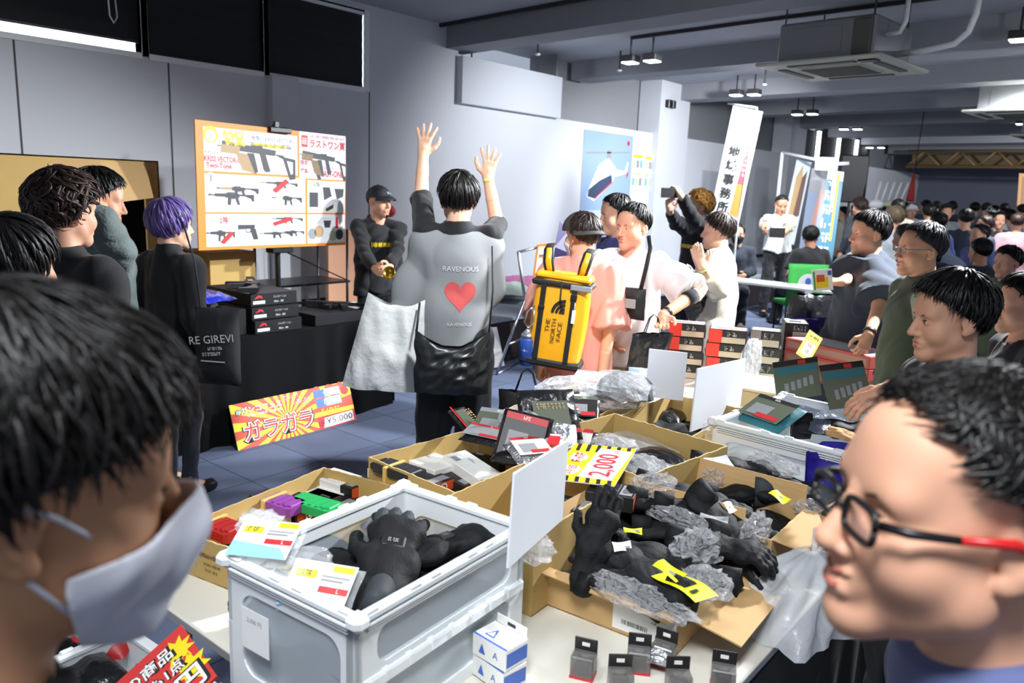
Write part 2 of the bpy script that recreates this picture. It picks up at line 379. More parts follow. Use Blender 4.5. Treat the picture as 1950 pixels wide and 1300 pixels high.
# ceiling spot lamps in pairs
for i, (x, y) in enumerate(((1200, 119), (1242, 116), (1402, 181), (1436, 180), (1518, 218), (1547, 217), (1607, 246), (1633, 246), (1656, 281), (1678, 281), (1941, 76), (1945, 236))):
    p = atZ(x, y, 3.36)
    nm = ['left lamp of the pair nearest the boxed-in duct', 'right lamp of the pair nearest the boxed-in duct', 'left lamp of the pair above the white vertical banner', 'right lamp of the pair above the white vertical banner',
          'left lamp of the pair lighting a beam', 'right lamp of the pair lighting a beam', 'left lamp of the pair above the far black windows', 'right lamp of the pair above the far black windows',
          'left lamp of the farthest lit pair', 'right lamp of the farthest lit pair', 'single lamp at the far right above the air conditioner pipe', 'single lamp under the second air conditioner at the right edge'][i]
    t = thing('ceiling_lamp', 'square white ceiling lamp, '+nm, 'ceiling lamp', p, group='square ceiling lamps')
    q = MB(); q.box((-0.09, -0.09, 0.0), (0.09, 0.09, 0.08), m_dark, c=0.01); q.tube([(0, 0, 0.08), (0, 0, 3.66-p[2])], 0.012, m_dark); q.build('housing', t)
    MB().box((-0.08, -0.08, -0.012), (0.08, 0.08, 0.001), m_lens, c=0.004).build('lens', t)
# sprinklers
for i, (x, y, w_) in enumerate(((1024, 101, 'left of the square lamps'), (898, 112, 'above the boxed-in duct'), (1180, 132, 'just below the left square lamp'), (1456, 159, 'below the air conditioner, left end'))):
    p = atZ(x, y, 3.42)
    q = MB(Tm(p)); q.tube([(0, 0, 0), (0, 0, 3.66-p[2])], 0.012, m_dark); q.lathe([(0.012, 0.0), (0.035, -0.01), (0.035, -0.02), (0.01, -0.03)], m_white, 12)
    tag(q.build('sprinkler'), 'small ceiling sprinkler '+w_, 'sprinkler', 'ceiling sprinklers')
# air conditioners
m_ac = mat('ac_panel', '#c9caba', 0.5); m_acb = mat('ac_body', '#8d8f92', 0.35, metal=0.4); m_acd = mat('ac_dark', '#55554e', 0.6)
def aircon(x, y, z, label):
    p = atZ(x, y, z); t = thing('air_conditioner', label, 'air conditioner', p, math.radians(-6), 'ceiling air conditioners')
    b = MB(); b.box((-0.46, -0.44, 0.04), (0.46, 0.44, 0.40), m_acb, c=0.02)
    b.box((-0.30, -0.445, 0.10), (0.16, -0.44, 0.34), m_acb, c=0.002); b.box((0.28, -0.50, 0.05), (0.44, -0.44, 0.36), m_acd, c=0.01)
    b.build('casing', t)
    q = MB(); q.box((-0.60, -0.60, 0.0), (0.60, 0.60, 0.035), m_ac, c=0.012); q.build('panel', t)
    q = MB(); q.box((-0.30, -0.30, -0.012), (0.30, 0.30, 0.0), m_ac, c=0.004)
    for k in range(14): q.box((-0.28, -0.28+k*0.04, -0.018), (0.28, -0.262+k*0.04, -0.011), m_acd)
    q.build('intake_grille', t)
    for k, (a, c2) in enumerate((((-0.32, -0.50), (0.32, -0.42)), ((-0.32, 0.42), (0.32, 0.50)), ((-0.50, -0.32), (-0.42, 0.32)), ((0.42, -0.32), (0.50, 0.32)))):
        MB().box((a[0], a[1], -0.010), (c2[0], c2[1], 0.0), m_acd, c=0.003).build('air_outlet', t)
    MB().box((0.36, -0.52, -0.014), (0.52, -0.40, 0.0), m_blackm, c=0.003).build('sensor', t)
    for sx in (-0.42, 0.42):
        for sy in (-0.40, 0.40): MB().tube([(sx, sy, 0.4), (sx, sy, 3.66-p[2])], 0.008, m_dark).build('hanger_rod', t)
    return t
a = aircon(1603, 134, 3.02, 'ceiling cassette air conditioner hanging nearest, with the white pipe at its right')
q = MB(); q.tube([(0.46, 0.1, 0.12), (0.75, 0.1, 0.14), (0.95, 0.1, 0.17), (1.05, 0.1, 0.26), (1.09, 0.1, 0.4), (1.10, 0.1, 0.62)], 0.03, m_white, 12); q.build('drain_pipe', a)
q = MB(); q.tube([(0.46, -0.2, 0.25), (0.58, -0.2, 0.26), (0.62, -0.2, 0.35), (0.62, -0.2, 0.62)], 0.022, m_white, 12); q.build('refrigerant_pipe', a)
aircon(1945, 218, 3.05, 'ceiling cassette air conditioner cut by the right edge, further back than the nearest one')
aircon(2010, 262, 3.05, 'ceiling cassette air conditioner at the right edge, farthest of the three')
# speaker on column
p = atX(1275, 200, 0.14); q = MB(); q.box((0.12, p[1]-0.12, p[2]-0.05), (0.2, p[1]-0.02, p[2]+0.08), m_blackm, c=0.01); q.box((0.12, p[1]+0.03, p[2]-0.05), (0.2, p[1]+0.13, p[2]+0.08), m_blackm, c=0.01); q.box((0.12, p[1]-0.02, p[2]), (0.15, p[1]+0.03, p[2]+0.03), m_blackm)
tag(q.build('wall_speaker'), 'pair of small black wall units high on the white column', 'speaker')
# truss before the back wall
m_truss = mat('truss_wood', '#8a6f45', 0.6)
t = MB(); ty, tz = 27.0, 2.9
for z in (tz, tz+0.45): t.tube([(0.5, ty, z), (13, ty-0.8, z)], 0.05, m_truss)
n = 26
for i in range(n):
    x0_, x1_ = 0.5+12.5*i/n, 0.5+12.5*(i+1)/n
    za, zb_ = (tz, tz+0.45) if i % 2 == 0 else (tz+0.45, tz)
    t.tube([(x0_, ty-0.8*i/n, za), (x1_, ty-0.8*(i+1)/n, zb_)], 0.03, m_truss)
tag(t.build('truss'), 'long brown lattice truss across the far end of the hall', 'truss')
struct('trim_50', MB().box((0.4, 28.0, 2.9), (13.5, 28.3, 3.66), mat('far_fascia', '#6d5b40', 0.8)))
# ================================================================== selling tables
TZ = 0.72
m_top = mat('table_top', '#d8d5c9', 0.45, bump=(90, 0.05, 0.001))
m_chrome = mat('chrome', '#b9bdc2', 0.25, metal=1.0)
m_card = mat('cardboard', '#b99a5c', 0.85, var=0.08, vscale=9, bump=(45, 0.1, 0.002))
m_card2 = mat('cardboard_light', '#bd9a68', 0.85, var=0.08, vscale=9, bump=(45, 0.1, 0.002))
m_edge = mat('cardboard_edge', '#cdb482', 0.95, bump=(300, 0.8, 0.003))
m_ink = mat('black_ink', '#1b1a18', 0.7)
m_wht = mat('white_card', '#e6e6e2', 0.6); m_paper = mat('white_paper', '#f0f0ee', 0.8)
m_org = mat('orange_print', '#d8552b', 0.5); m_blk = mat('black_print', '#1d1b1c', 0.45); m_gry = mat('grey_print', '#8e8f92', 0.5)
m_red = mat('red_print', '#c4252b', 0.5); m_yel = mat('yellow_print', '#f0d21e', 0.5); m_pnk = mat('pink_print', '#e7a3b4', 0.5)
m_blu = mat('blue_print', '#3f66b8', 0.5); m_sky = mat('sky_print', '#8fc3ea', 0.5); m_neon = mat('neon_tag', '#e6ee1a', 0.5)
m_grn = mat('green_print', '#3d9a52', 0.5); m_tealp = mat('teal_print', '#2e6f78', 0.45); m_olv = mat('olive_print', '#5b6250', 0.5)
m_foam = mat('foam_board', '#dadee4', 0.5)
m_clear = mat('clear_film', '#eef2f6', 0.12, spec=0.9, alpha=0.30, bump=(38, 1.0, 0.02))
m_clear2 = mat('clear_bag', '#e8ecf0', 0.15, spec=0.9, alpha=0.22, bump=(20, 0.8, 0.02))
m_gloss = mat('black_pack', '#17171a', 0.22, spec=0.8, bump=(14, 0.5, 0.02))
m_glove = mat('glove_fabric', '#0f1113', 0.7, spec=0.3, bump=(220, 0.5, 0.003)); m_gloveg = mat('glove_grey', '#2c3338', 0.7, bump=(220, 0.5, 0.003))
m_crate = mat('crate_plastic', '#e3e8e9', 0.35, spec=0.5, bump=(60, 0.05, 0.001)); m_cratew = mat('crate_window', '#c9d3db', 0.25, alpha=0.42, bump=(80, 0.1, 0.001))
m_chromefilm = None
m_foil = mat('foil', '#c9ccd2', 0.2, metal=0.8, bump=(40, 1.0, 0.02))
def table(label, x0, x1, y0, y1):
    t = thing('folding_table', label, 'table', ((x0+x1)/2, (y0+y1)/2, 0), group='white folding tables pushed together'); a, b = (x1-x0)/2, (y1-y0)/2
    q = MB(); q.box((-a, -b, TZ-0.03), (a, b, TZ), m_top, c=0.004); q.box((-a-0.001, -b-0.001, TZ-0.024), (a+0.001, b+0.001, TZ-0.006), m_gry); q.build('tabletop', t)
    q = MB(); q.box((-a+0.05, -b+0.08, TZ-0.06), (a-0.05, -b+0.11, TZ-0.03), m_chrome); q.box((-a+0.05, b-0.11, TZ-0.06), (a-0.05, b-0.08, TZ-0.03), m_chrome); q.build('apron', t)
    for sx in (-1, 1):
        for sy in (-1, 1):
            MB().tube([(sx*(a-0.06), sy*(b-0.1), TZ-0.04), (sx*(a-0.05), sy*(b-0.09), 0.0)], 0.014, m_chrome).build('leg', t)
table('white folding table under the open white crate and the low mag box', 5.06, 5.738, 0.87, 2.67)
table('white folding table at the near right, under the open box of black gloves', 5.742, 6.42, 0.87, 2.67)
table('white folding table carrying the far cardboard boxes and the boxed toys on its left', 4.90, 5.578, 2.675, 4.475)
table('white folding table under the far white crate of bagged goods', 5.582, 6.36, 2.675, 4.1)
_b = atZ(1500, 650, TZ)
def carton(name, label, c, w, d, h, rz, m=None, flaps=(), group=None, th=0.005, z0=TZ, marks=None, tears=True):
    m = m or m_card
    t = thing(name, label, 'box', (c[0], c[1], z0), math.radians(rz), group); a, b = w/2, d/2
    q = MB(); q.box((-a, -b, 0), (a, b, 0.004), m)
    rs = random.Random(int(c[0]*1000))
    for (p0, p1, nx, ny) in (((-a, -b), (a, -b), 0, 1), ((-a, b), (a, b), 0, -1), ((-a, -b), (-a, b), 1, 0), ((a, -b), (a, b), -1, 0)):
        n = 24 if tears else 1; L0 = np.array(p0); L1 = np.array(p1); nn = np.array((nx, ny))*th
        zs = [h+(rs.uniform(-0.0025, 0.0015) if tears and 0 < i < n else 0) for i in range(n+1)]
        v = []
        for i in range(n+1):
            p = L0+(L1-L0)*i/n
            v += [(p[0], p[1], 0), (p[0], p[1], zs[i]), (p[0]+nn[0], p[1]+nn[1], zs[i]), (p[0]+nn[0], p[1]+nn[1], 0.004)]
        s = 1 if (ny > 0 or nx < 0) else -1
        f1 = [(i*4, i*4+4, i*4+5, i*4+1)[::s] for i in range(n)]; f2 = [(i*4+1, i*4+5, i*4+6, i*4+2)[::s] for i in range(n)]; f3 = [(i*4+2, i*4+6, i*4+7, i*4+3)[::s] for i in range(n)]
        q.add(v, f1+f3, m); q.add(v, f2, m_edge)
    if marks: marks(q, a, b, h)
    q.build('body', t)
    for (side, ln, ang) in flaps:
        T = {'-y': Tm((0, -b, h), 0), '+y': Tm((0, b, h), math.pi), '-x': Tm((-a, 0, h), -math.pi/2), '+x': Tm((a, 0, h), math.pi/2)}[side]
        hw = (a if side[1] == 'y' else b)-0.004
        A = math.radians(ang); q = MB()
        M = T @ Matrix.Rotation(A, 4, 'X')
        q.grid(lambda u, v: (-hw+2*hw*u, -ln*v, 0.006*math.sin(v*2+u*3)*v), 6, 4, m, M, smooth=False)
        q.build('flap', t, solid=0.004)
    return t
def markA(q, a, b, h):
    T = Matrix.Translation((0, -b-0.001, 0)) @ Matrix.Rotation(math.pi/2, 4, 'X')
    q.text('~~~~~~~~~~~~', -0.02, h*0.62, 0.012, m_ink, T); q.text('~~~~~~~~~~~~~~~~', -0.02, h*0.42, 0.007, m_ink, T); q.text('~~~~~~~~~~~', -0.02, h*0.28, 0.007, m_ink, T)
boxA = carton('cardboard_box', 'low yellow cardboard box of coloured gun magazines behind the open white crate', (5.155, 1.30), 0.33, 0.585, 0.12, 10, marks=markA)
boxB = carton('cardboard_box', 'yellow cardboard box of white cartons and one black magazine, left of the standing blank board', (5.31, 1.885), 0.44, 0.52, 0.17, -3)
def markC(q, a, b, h):
    T = Matrix.Translation((0, -b-0.001, 0)) @ Matrix.Rotation(math.pi/2, 4, 'X')
    q.text('~~~~~', -0.06, h*0.78, 0.05, m_ink, T, rot=-0.1)
boxC = carton('cardboard_box', 'big yellow cardboard box with the 2,000 price card on its front rim', (5.70, 2.235), 0.49, 0.47, 0.235, -7, marks=markC)
boxJ = carton('cardboard_box', 'tall cardboard box right of the white crate with the blank board standing in it', (5.735, 1.655), 0.33, 0.41, 0.22, 3)
def markE(q, a, b, h):
    T = Matrix.Translation((0, -b-0.001, 0)) @ Matrix.Rotation(math.pi/2, 4, 'X')
    q.rect(0.02, 0.012, a-0.004, 0.078, m_wht, T, 0.0005)
    rs = random.Random(3); x = 0.045
    while x < 0.115: w_ = rs.uniform(0.001, 0.003); q.rect(x, 0.03, x+w_, 0.042, m_ink, T, 0.001); x += w_+rs.uniform(0.001, 0.003)
    q.text('~~~', 0.13, 0.06, 0.007, m_ink, T)
    for k in range(2): q.rect(0.135+k*0.018, 0.02, 0.150+k*0.018, 0.033, m_ink, T, 0.001)
boxE = carton('cardboard_box', 'open brown cardboard box in front, gloves with yellow tags inside, white label on its face', (6.06, 1.755), 0.38, 0.42, 0.105, 4, m=m_card2, marks=markE,
              flaps=(('-x', 0.12, -72), ('+x', 0.15, 12), ('-y', 0.035, 10), ('+y', 0.12, -82)))
boxF = carton('cardboard_box', 'brown cardboard box of black gloves right behind the open glove box', (6.12, 2.125), 0.37, 0.29, 0.16, 2, m=m_card2, flaps=(('+y', 0.07, -84), ('+x', 0.12, 8)))
boxG = carton('cardboard_box', 'brown cardboard box of tagged gloves in front of the far white crate', (6.14, 2.40), 0.36, 0.23, 0.14, -2, m=m_card2, flaps=(('+x', 0.10, -40),))
boxH = carton('cardboard_box', 'long yellow cardboard box at the left edge, heaped with black and clear packages', (5.225, 2.585), 0.33, 0.83, 0.20, 5)
boxK = carton('cardboard_box', 'yellow cardboard box holding the two blank boards behind the 2,000 price card', (5.61, 2.80), 0.33, 0.52, 0.20, 2)
# ---- cartons, magazines
def ring(q, T, r, m1, m2):
    q.poly([(r*math.cos(a), r*math.sin(a)) for a in np.linspace(0, 2*math.pi, 20)[:-1]], m1, T, 0.0006); q.poly([(r*0.55*math.cos(a), r*0.55*math.sin(a)) for a in np.linspace(0, 2*math.pi, 16)[:-1]], m2, T, 0.0010)
    q.poly([(r*0.28*math.cos(a), r*0.28*math.sin(a)) for a in np.linspace(0, 2*math.pi, 12)[:-1]], m1, T, 0.0014)
def mag_carton(label, p, rz, L=0.15, W=0.085, Hh=0.035, body=None, end=True, tilt=0.0, group='boxed magazine cartons', name='carton'):
    t = thing(name, label, 'box', p, math.radians(rz), group); t.rotation_euler[1] = tilt; t.scale = (1.25, 1.25, 1.1)
    q = MB(); q.box((-L/2, -W/2, 0), (L/2-(0.04 if end else 0), W/2, Hh), body or m_wht, c=0.0015)
    q.rect(-L/2+0.02, -W/2+0.012, -L/2+0.05, -W/2+0.03, m_gry, None, Hh+0.0004); q.text('~~~~~~~', -0.02, 0.012, 0.008, m_gry, None, Hh+0.0006); q.build('carton_body', t)
    if end:
        q = MB(); q.box((L/2-0.04, -W/2-0.0008, -0.0004), (L/2, W/2+0.0008, Hh+0.0008), m_blk, c=0.001)
        q.rect(L/2-0.034, -W/2+0.01, L/2-0.006, W/2-0.01, m_gry, None, Hh+0.0014)
        T = Matrix.Translation((L/2+0.0005, 0, Hh/2)) @ Matrix.Rotation(math.pi/2, 4, 'Z') @ Matrix.Rotation(math.pi/2, 4, 'X')
        q.rect(-W/2+0.002, -Hh/2+0.002, W/2-0.002, Hh/2-0.002, m_org, T, 0.0003); ring(q, T, 0.013, m_wht, m_blk); q.build('sleeve', t)
    return t
def magazine(label, p, rz, m, tilt=0.0, band=True):
    t = thing('magazine', label, 'magazine', p, math.radians(rz)); t.rotation_euler[1] = tilt; t.scale = (1.3, 1.25, 1.2)
    q = MB()
    out = [(-0.062, -0.030), (0.058, -0.034), (0.066, -0.028), (0.066, 0.028), (0.058, 0.032), (-0.062, 0.034)]
    q.poly(out, m, None, 0, 0.022)
    for k in range(4): q.box((-0.02+k*0.02, -0.024, 0.021), (-0.012+k*0.02, 0.024, 0.0245), m)
    q.box((0.03, -0.02, 0.02), (0.06, 0.02, 0.025), m, c=0.002); q.build('magazine_body', t)
    q = MB(); q.box((-0.078, -0.028, 0.003), (-0.060, 0.032, 0.021), m_blk, c=0.004); q.build('feed_lip', t)
    if band:
        q = MB(); q.box((-0.022, -0.0385, -0.03), (-0.012, 0.0385, 0.0265), mat('rubber_band', '#dcb763', 0.6), c=0.001); q.build('rubber_band', t)
    return t
m_magr = mat('mag_red', '#a31c1c', 0.45); m_magp = mat('mag_purple', '#8b3f98', 0.45); m_magg = mat('mag_green', '#1fa558', 0.45); m_magk = mat('mag_black', '#26282d', 0.5)
def at(x, y, z): return tuple(atZ(x, y, z))
for (x, y, z, s, e, kk) in ((432, 1035, 0.745, 'white carton with orange end under the red magazine', True, 8), (487, 998, 0.755, 'white carton lying between the red and purple magazines', False, 12),
                         (548, 978, 0.748, 'white carton with orange end under the purple magazine', True, 8), (600, 955, 0.745, 'flat white carton between the purple magazine and the top white carton', False, 5),
                         (652, 930, 0.770, 'topmost white carton with black and orange end, far corner of the low box', True, 6), (625, 972, 0.745, 'dark carton with grey print beside the green magazine', True, 9)):
    mag_carton(s, at(x, y, z), kk, end=e, body=(m_blk if 'dark' in s else m_wht))
magazine('red gun magazine tied to a carton with a tan rubber band', at(415, 1012, 0.798), 8, m_magr)
magazine('purple gun magazine with a tan rubber band', at(532, 965, 0.795), 8, m_magp)
magazine('green gun magazine lying by the white crate rim', at(600, 970, 0.795), 12, m_magg, band=False)
magazine('black gun magazine with a yellow rubber band in the left cardboard box', at(760, 903, 0.855), 4, m_magk)
for (x, y, z, s, e, kk) in ((752, 915, 0.795, 'white carton under the black magazine', False, 4), (815, 893, 0.80, 'wide white carton right of the black magazine', False, -4),
                         (897, 903, 0.81, 'tilted white carton near the right rim of the left cardboard box', False, -10), (872, 866, 0.755, 'beige carton at the far corner of the left cardboard box', False, -8),
                         (935, 884, 0.755, 'dark printed carton against the far side of the left cardboard box', False, 0), (812, 925, 0.785, 'black carton with orange end right of the black magazine', True, 0),
                         (856, 917, 0.780, 'black carton with orange end beneath the tilted white carton', True, 2), (870, 937, 0.74, 'black carton lowest in the left cardboard box', True, 5)):
    mag_carton(s, at(x, y, z), kk, end=e, L=0.17 if 'tilted' in s or 'wide' in s else 0.13, W=0.10 if 'wide' in s else 0.08, body=(m_blk if ('dark' in s or 'black carton' in s) else mat('beige_card', '#cfc8b4', 0.7) if 'beige' in s else m_wht), tilt=0.12 if 'tilted' in s else 0)
# items between the tall box and the big box
for (x, y, z, s) in ((1088, 985, 0.87, 'black and red carton behind the standing blank board'), (1165, 958, 0.90, 'black and orange carton in the gap below the price card'), (1180, 975, 0.84, 'black carton wedged beside the open glove box')):
    t = mag_carton(s, at(x, y, z), 20, L=0.11, W=0.08, Hh=0.04, body=m_blk, group=None)
# ---- pillow shaped packs and crumpled film
def pillow(q, w, l, h, m, T, seed=0, crum=0.006, flatb=0.5, nu=22, nv=22, smooth=True):
    rs = np.random.RandomState(seed); K = rs.normal(size=(6, 2))*9; ph = rs.rand(6)*6.28
    def f(sgn):
        def g(u, v):
            x = (u-0.5)*w; y = (v-0.5)*l; e = (1-abs(2*u-1)**3)*(1-abs(2*v-1)**3)
            n = sum(math.sin(K[i, 0]*u+K[i, 1]*v+ph[i]) for i in range(6))/6; r = 1-2*abs(n)
            z = sgn*h*(0.5 if sgn > 0 else 0.5*flatb)*e**0.6+crum*r*(0.3+e)
            return (x*(1+0.03*n), y*(1+0.03*n), z)
        return g
    q.grid(f(1), nu, nv, m, T, smooth); q.grid(f(-1), nu, nv, m, T, smooth)
def pack(name, label, p, w, l, h, m, rz=0, rx=0, ry=0, seed=0, prints=None, cat='package', group=None, crum=0.006):
    t = thing(name, label, cat, p, math.radians(rz), group); t.rotation_euler[0] = math.radians(rx); t.rotation_euler[1] = math.radians(ry)
    q = MB(); pillow(q, w, l, h, m, None, seed, crum); q.build('wrapper', t)
    if prints: q = MB(); prints(q, w, l, h*0.5+crum+0.002); q.build('printed_card', t)
    return t
def crumple(name, label, p, r, seed, m=None, flat=0.6, rz=0, cat='plastic film', group='crumpled clear film in the boxes', amp=0.35, spiky=7):
    rs = np.random.RandomState(seed); K = rs.normal(size=(9, 3))*spiky/2.2; ph = rs.rand(9)*6.28; q = MB(); n = 26; k = 16; v = []; f = []
    r = np.broadcast_to(np.array(r, float), (3,))
    for i in range(k+1):
        t = math.pi*i/k
        for j in range(n):
            a = 2*math.pi*j/n; d = np.array((math.sin(t)*math.cos(a), math.sin(t)*math.sin(a), math.cos(t)))
            s = sum((1-2*abs(math.sin(K[e]@d+ph[e]))) for e in range(9))/9
            v.append(d*(1+amp*s)*r)
    for i in range(k):
        for j in range(n): f.append((i*n+j, (i+1)*n+j, (i+1)*n+(j+1) % n, i*n+(j+1) % n))
    q.add(v, f, m or m_clear, False, Tm(p, rz)); return tag(q.build(name), label, cat, group)
def pr_toy(c1, c2, word):
    def f(q, w, l, z):
        q.rect(-w*0.42, -l*0.40, w*0.42, l*0.30, c1, None, z); q.rect(-w*0.42, l*0.30, w*0.42, l*0.42, c2, None, z+0.0005)
        q.text(word, 0, l*0.36, l*0.07, m_wht, None, z+0.001); q.rect(-w*0.3, -l*0.3, w*0.1, l*0.1, m_gry, None, z+0.0007); q.rect(-w*0.1, -l*0.35, w*0.35, -l*0.2, m_red, None, z+0.0009)
    return f
def pr_strip(q, w, l, z):
    q.rect(-w*0.3, -l*0.3, w*0.3, l*0.2, m_olv, None, z); q.text('~~~~~~~~', 0, 0.02, 0.022, mat('tan_print', '#b7966a', 0.5), None, z+0.001)
    q.rect(-w*0.45, -l*0.42, w*0.45, -l*0.34, m_red, None, z+0.001)
for (nm, s, px, py, z, w_, l_, h_, m, rz, rx, ry, pr) in (
    ('black_package', 'glossy black package with tan lettering standing up in the long left box', 1045, 790, 0.99, 0.22, 0.20, 0.05, m_gloss, 55, 50, 0, pr_strip),
    ('black_package', 'black package with red stripe at the near end of the long left box', 995, 838, 0.95, 0.17, 0.19, 0.05, m_gloss, 30, 60, 10, pr_toy(m_blk, m_red, '~~~')),
    ('black_package', 'small black card package right of the upright glossy one', 1112, 782, 0.96, 0.12, 0.13, 0.03, m_gloss, 35, 30, 0, pr_toy(m_blk, m_olv, '~~~~~')),
    ('clear_package', 'clear grey pouch leaning at the near left of the long box', 945, 815, 0.94, 0.18, 0.16, 0.04, m_clear2, 20, 30, 0, pr_toy(m_olv, m_gry, '~~~')),
    ('clear_package', 'narrow printed pouch hanging over the left rim of the long box', 890, 805, 0.94, 0.20, 0.07, 0.03, m_gloss, -20, 10, 15, pr_strip),
    ('clear_package', 'silver and black pouch with a red oval by the long box rim', 1010, 862, 0.935, 0.14, 0.14, 0.04, m_foil, 60, 10, 0, pr_toy(m_wht, m_red, 'BB'))):
    pack(nm, s, at(px, py, z), w_, l_, h_, m, rz, rx, ry, seed=px, prints=pr)
pack('black_cloth_bundle', 'round black bundle in a clear bag at the far end of the long box', at(1190, 745, 0.97), 0.24, 0.24, 0.13, mat('black_cloth', '#23252b', 0.8, bump=(60, 0.5, 0.01)), 30, 0, 0, 5)
crumple('clear_film', 'clear crumpled bag wrapped round the black bundle at the long box end', at(1175, 745, 0.975), (0.16, 0.17, 0.09), 4, amp=0.2, group=None)
crumple('clear_film', 'sparkling clear film heap on the far half of the long box', at(1085, 745, 0.97), (0.13, 0.20, 0.07), 5, group=None)
crumple('clear_film', 'clear film around the upright glossy black package', at(1010, 800, 0.96), (0.12, 0.16, 0.06), 6, group=None)
pack('blue_white_bag', 'pale blue and white printed bag leaning left of the far blank board', at(1222, 725, 0.98), 0.12, 0.14, 0.04, mat('pale_blue_bag', '#a9bcd8', 0.2, spec=0.8, bump=(16, 0.6, 0.02)), 30, 40, 0, 9)
# contents of the big box with the price card
pack('black_package', 'red and black printed pouch at the left inside the big box', at(1100, 848, 0.87), 0.12, 0.14, 0.04, m_gloss, 20, 35, 0, 21, pr_toy(m_wht, m_red, '~~~'))
pack('clear_package', 'long clear pouch behind the price card', at(1215, 850, 0.88), 0.30, 0.13, 0.05, m_clear2, -15, 12, 0, 22)
pack('black_package', 'glossy black pouch right of the price card', at(1255, 878, 0.875), 0.22, 0.16, 0.06, m_gloss, -25, 5, 0, 23)
pack('black_package', 'flat black case against the far side of the big box', at(1250, 848, 0.86), 0.20, 0.10, 0.03, m_gloss, -10, 20, 0, 24)
crumple('clear_film', 'clear film beside the price card in the big box', at(1225, 895, 0.90), (0.11, 0.09, 0.05), 25, group=None)
crumple('clear_film', 'clear film over the pouches in the big box', at(1170, 850, 0.89), (0.10, 0.08, 0.04), 26, group=None)
pack('black_package', 'dark small packet inside the box that holds the two blank boards', at(1265, 792, 0.83), 0.18, 0.16, 0.06, m_gloss, 10, 0, 0, 27)
crumple('clear_film', 'clear wrap hanging from the box with the two blank boards', at(1368, 820, 0.90), (0.06, 0.10, 0.05), 28, group=None)
crumple('clear_film', 'clear wrap at the bottom right corner of the standing board', at(1020, 1045, 0.945), (0.05, 0.05, 0.035), 29, group=None)
# ---- price cards and blank boards
def board(name, label, TL, TR, h, lean=(0, 0), cat='board', m=None, draw=None, th=0.006, group=None):
    TL = np.array(TL, float); TR = np.array(TR, float); TR[2] = TL[2]+(TR[2]-TL[2])*0.5
    X = nrm(TR-TL); dn = nrm(V3(lean[0], lean[1], -1)); W = np.linalg.norm(TR-TL)
    M = frame(TL+dn*h, X, -dn); o = thing(name, label, cat, (0, 0, 0), 0, group); o.matrix_world = M
    q = MB(); q.box((0, 0, -th), (W, h, 0), m or m_foam, c=0.0012); q.build('panel', o)
    if draw: q = MB(); draw(q, W, h); q.build('print', o)
    return o, M, W
board('blank_board', 'blank white board standing between the white crate and the big box', atD(975, 905, 1.60), atD(1078, 862, 1.93), 0.205)
board('blank_board', 'blank grey-white board standing in the middle of the boxes, square, in shade', atD(1325, 703, 3.0), atD(1417, 697, 3.4), 0.25)
board('blank_board', 'brightly lit blank white board leaning left behind the shaded blank board', atD(1268, 673, 3.35), atD(1342, 682, 3.30), 0.21, lean=(-0.35, -0.15))
def drawP(q, W, h):
    q.rect(0, 0, W, h, m_yel, None, 0.0005)
    for k in range(6):
        q.poly([(W*0.80, h*(0.05+k*0.16)), (W, h*(0.08+k*0.16)), (W, h*(0.14+k*0.16)), (W*0.80, h*(0.11+k*0.16))], m_blk, None, 0.0009)
        q.poly([(0, h*(0.05+k*0.16)), (W*0.12, h*(0.08+k*0.16)), (W*0.12, h*(0.14+k*0.16)), (0, h*(0.11+k*0.16))], m_blk, None, 0.0009)
    q.poly([(W*0.10, h*0.08), (W*0.90, h*0.02), (W*0.92, h*0.55), (W*0.12, h*0.60)], m_wht, None, 0.0012)
    q.text('2,000', W*0.47, h*0.30, h*0.40, m_pnk, None, 0.0016, w=W*0.62, rot=0.04, bold=0.035); q.text('2,000', W*0.47, h*0.30, h*0.36, m_red, None, 0.0020, w=W*0.58, rot=0.04)
    q.text('円', W*0.84, h*0.24, h*0.10, m_red, None, 0.0016)
    for (x, y) in ((0.28, 0.76), (0.62, 0.78)):
        q.poly([(W*x+h*0.17*(1+0.12*math.sin(a*9))*math.cos(a), h*y+h*0.14*(1+0.12*math.sin(a*9))*math.sin(a)) for a in np.linspace(0, 6.28, 40)[:-1]], m_paper, None, 0.0012)
    q.text('特価', W*0.28, h*0.76, h*0.15, m_red, None, 0.0016); q.text('~~~~', W*0.62, h*0.78, h*0.15, m_red, None, 0.0016)
    q.text('~~~~', W*0.10, h*0.90, h*0.08, m_blk, None, 0.0016)
def card(name, label, p0, p1, p2, draw, th=0.003, m=None, cat='price card'):
    """p0 lower left, p1 lower right, p2 upper left"""
    p0, p1, p2 = map(np.array, (p0, p1, p2)); M = frame(p0, p1-p0, p2-p0); W = np.linalg.norm(p1-p0); h = np.linalg.norm(p2-p0)
    o = thing(name, label, cat, (0, 0, 0)); o.matrix_world = M
    MB().box((0, 0, -th), (W, h, 0), m or m_foam).build('panel', o); q = MB(); draw(q, W, h); q.build('print', o); return o
card('price_card', 'yellow price card reading 2,000 on the rim of the big box', atZ(1098, 880, 0.955), atZ(1180, 925, 0.955), atZ(1150, 826, 1.0), lambda q, W, h: drawP(q, W, h)) if False else None
_c0 = atZ(1170, 925, 0.965); _c1 = atZ(1212, 855, 0.985); _c2 = atZ(1096, 882, 0.965)
card('price_card', 'yellow price card reading 2,000 on the rim of the big box', _c0, _c1, _c2, lambda q, W, h: drawP(q, W, h))

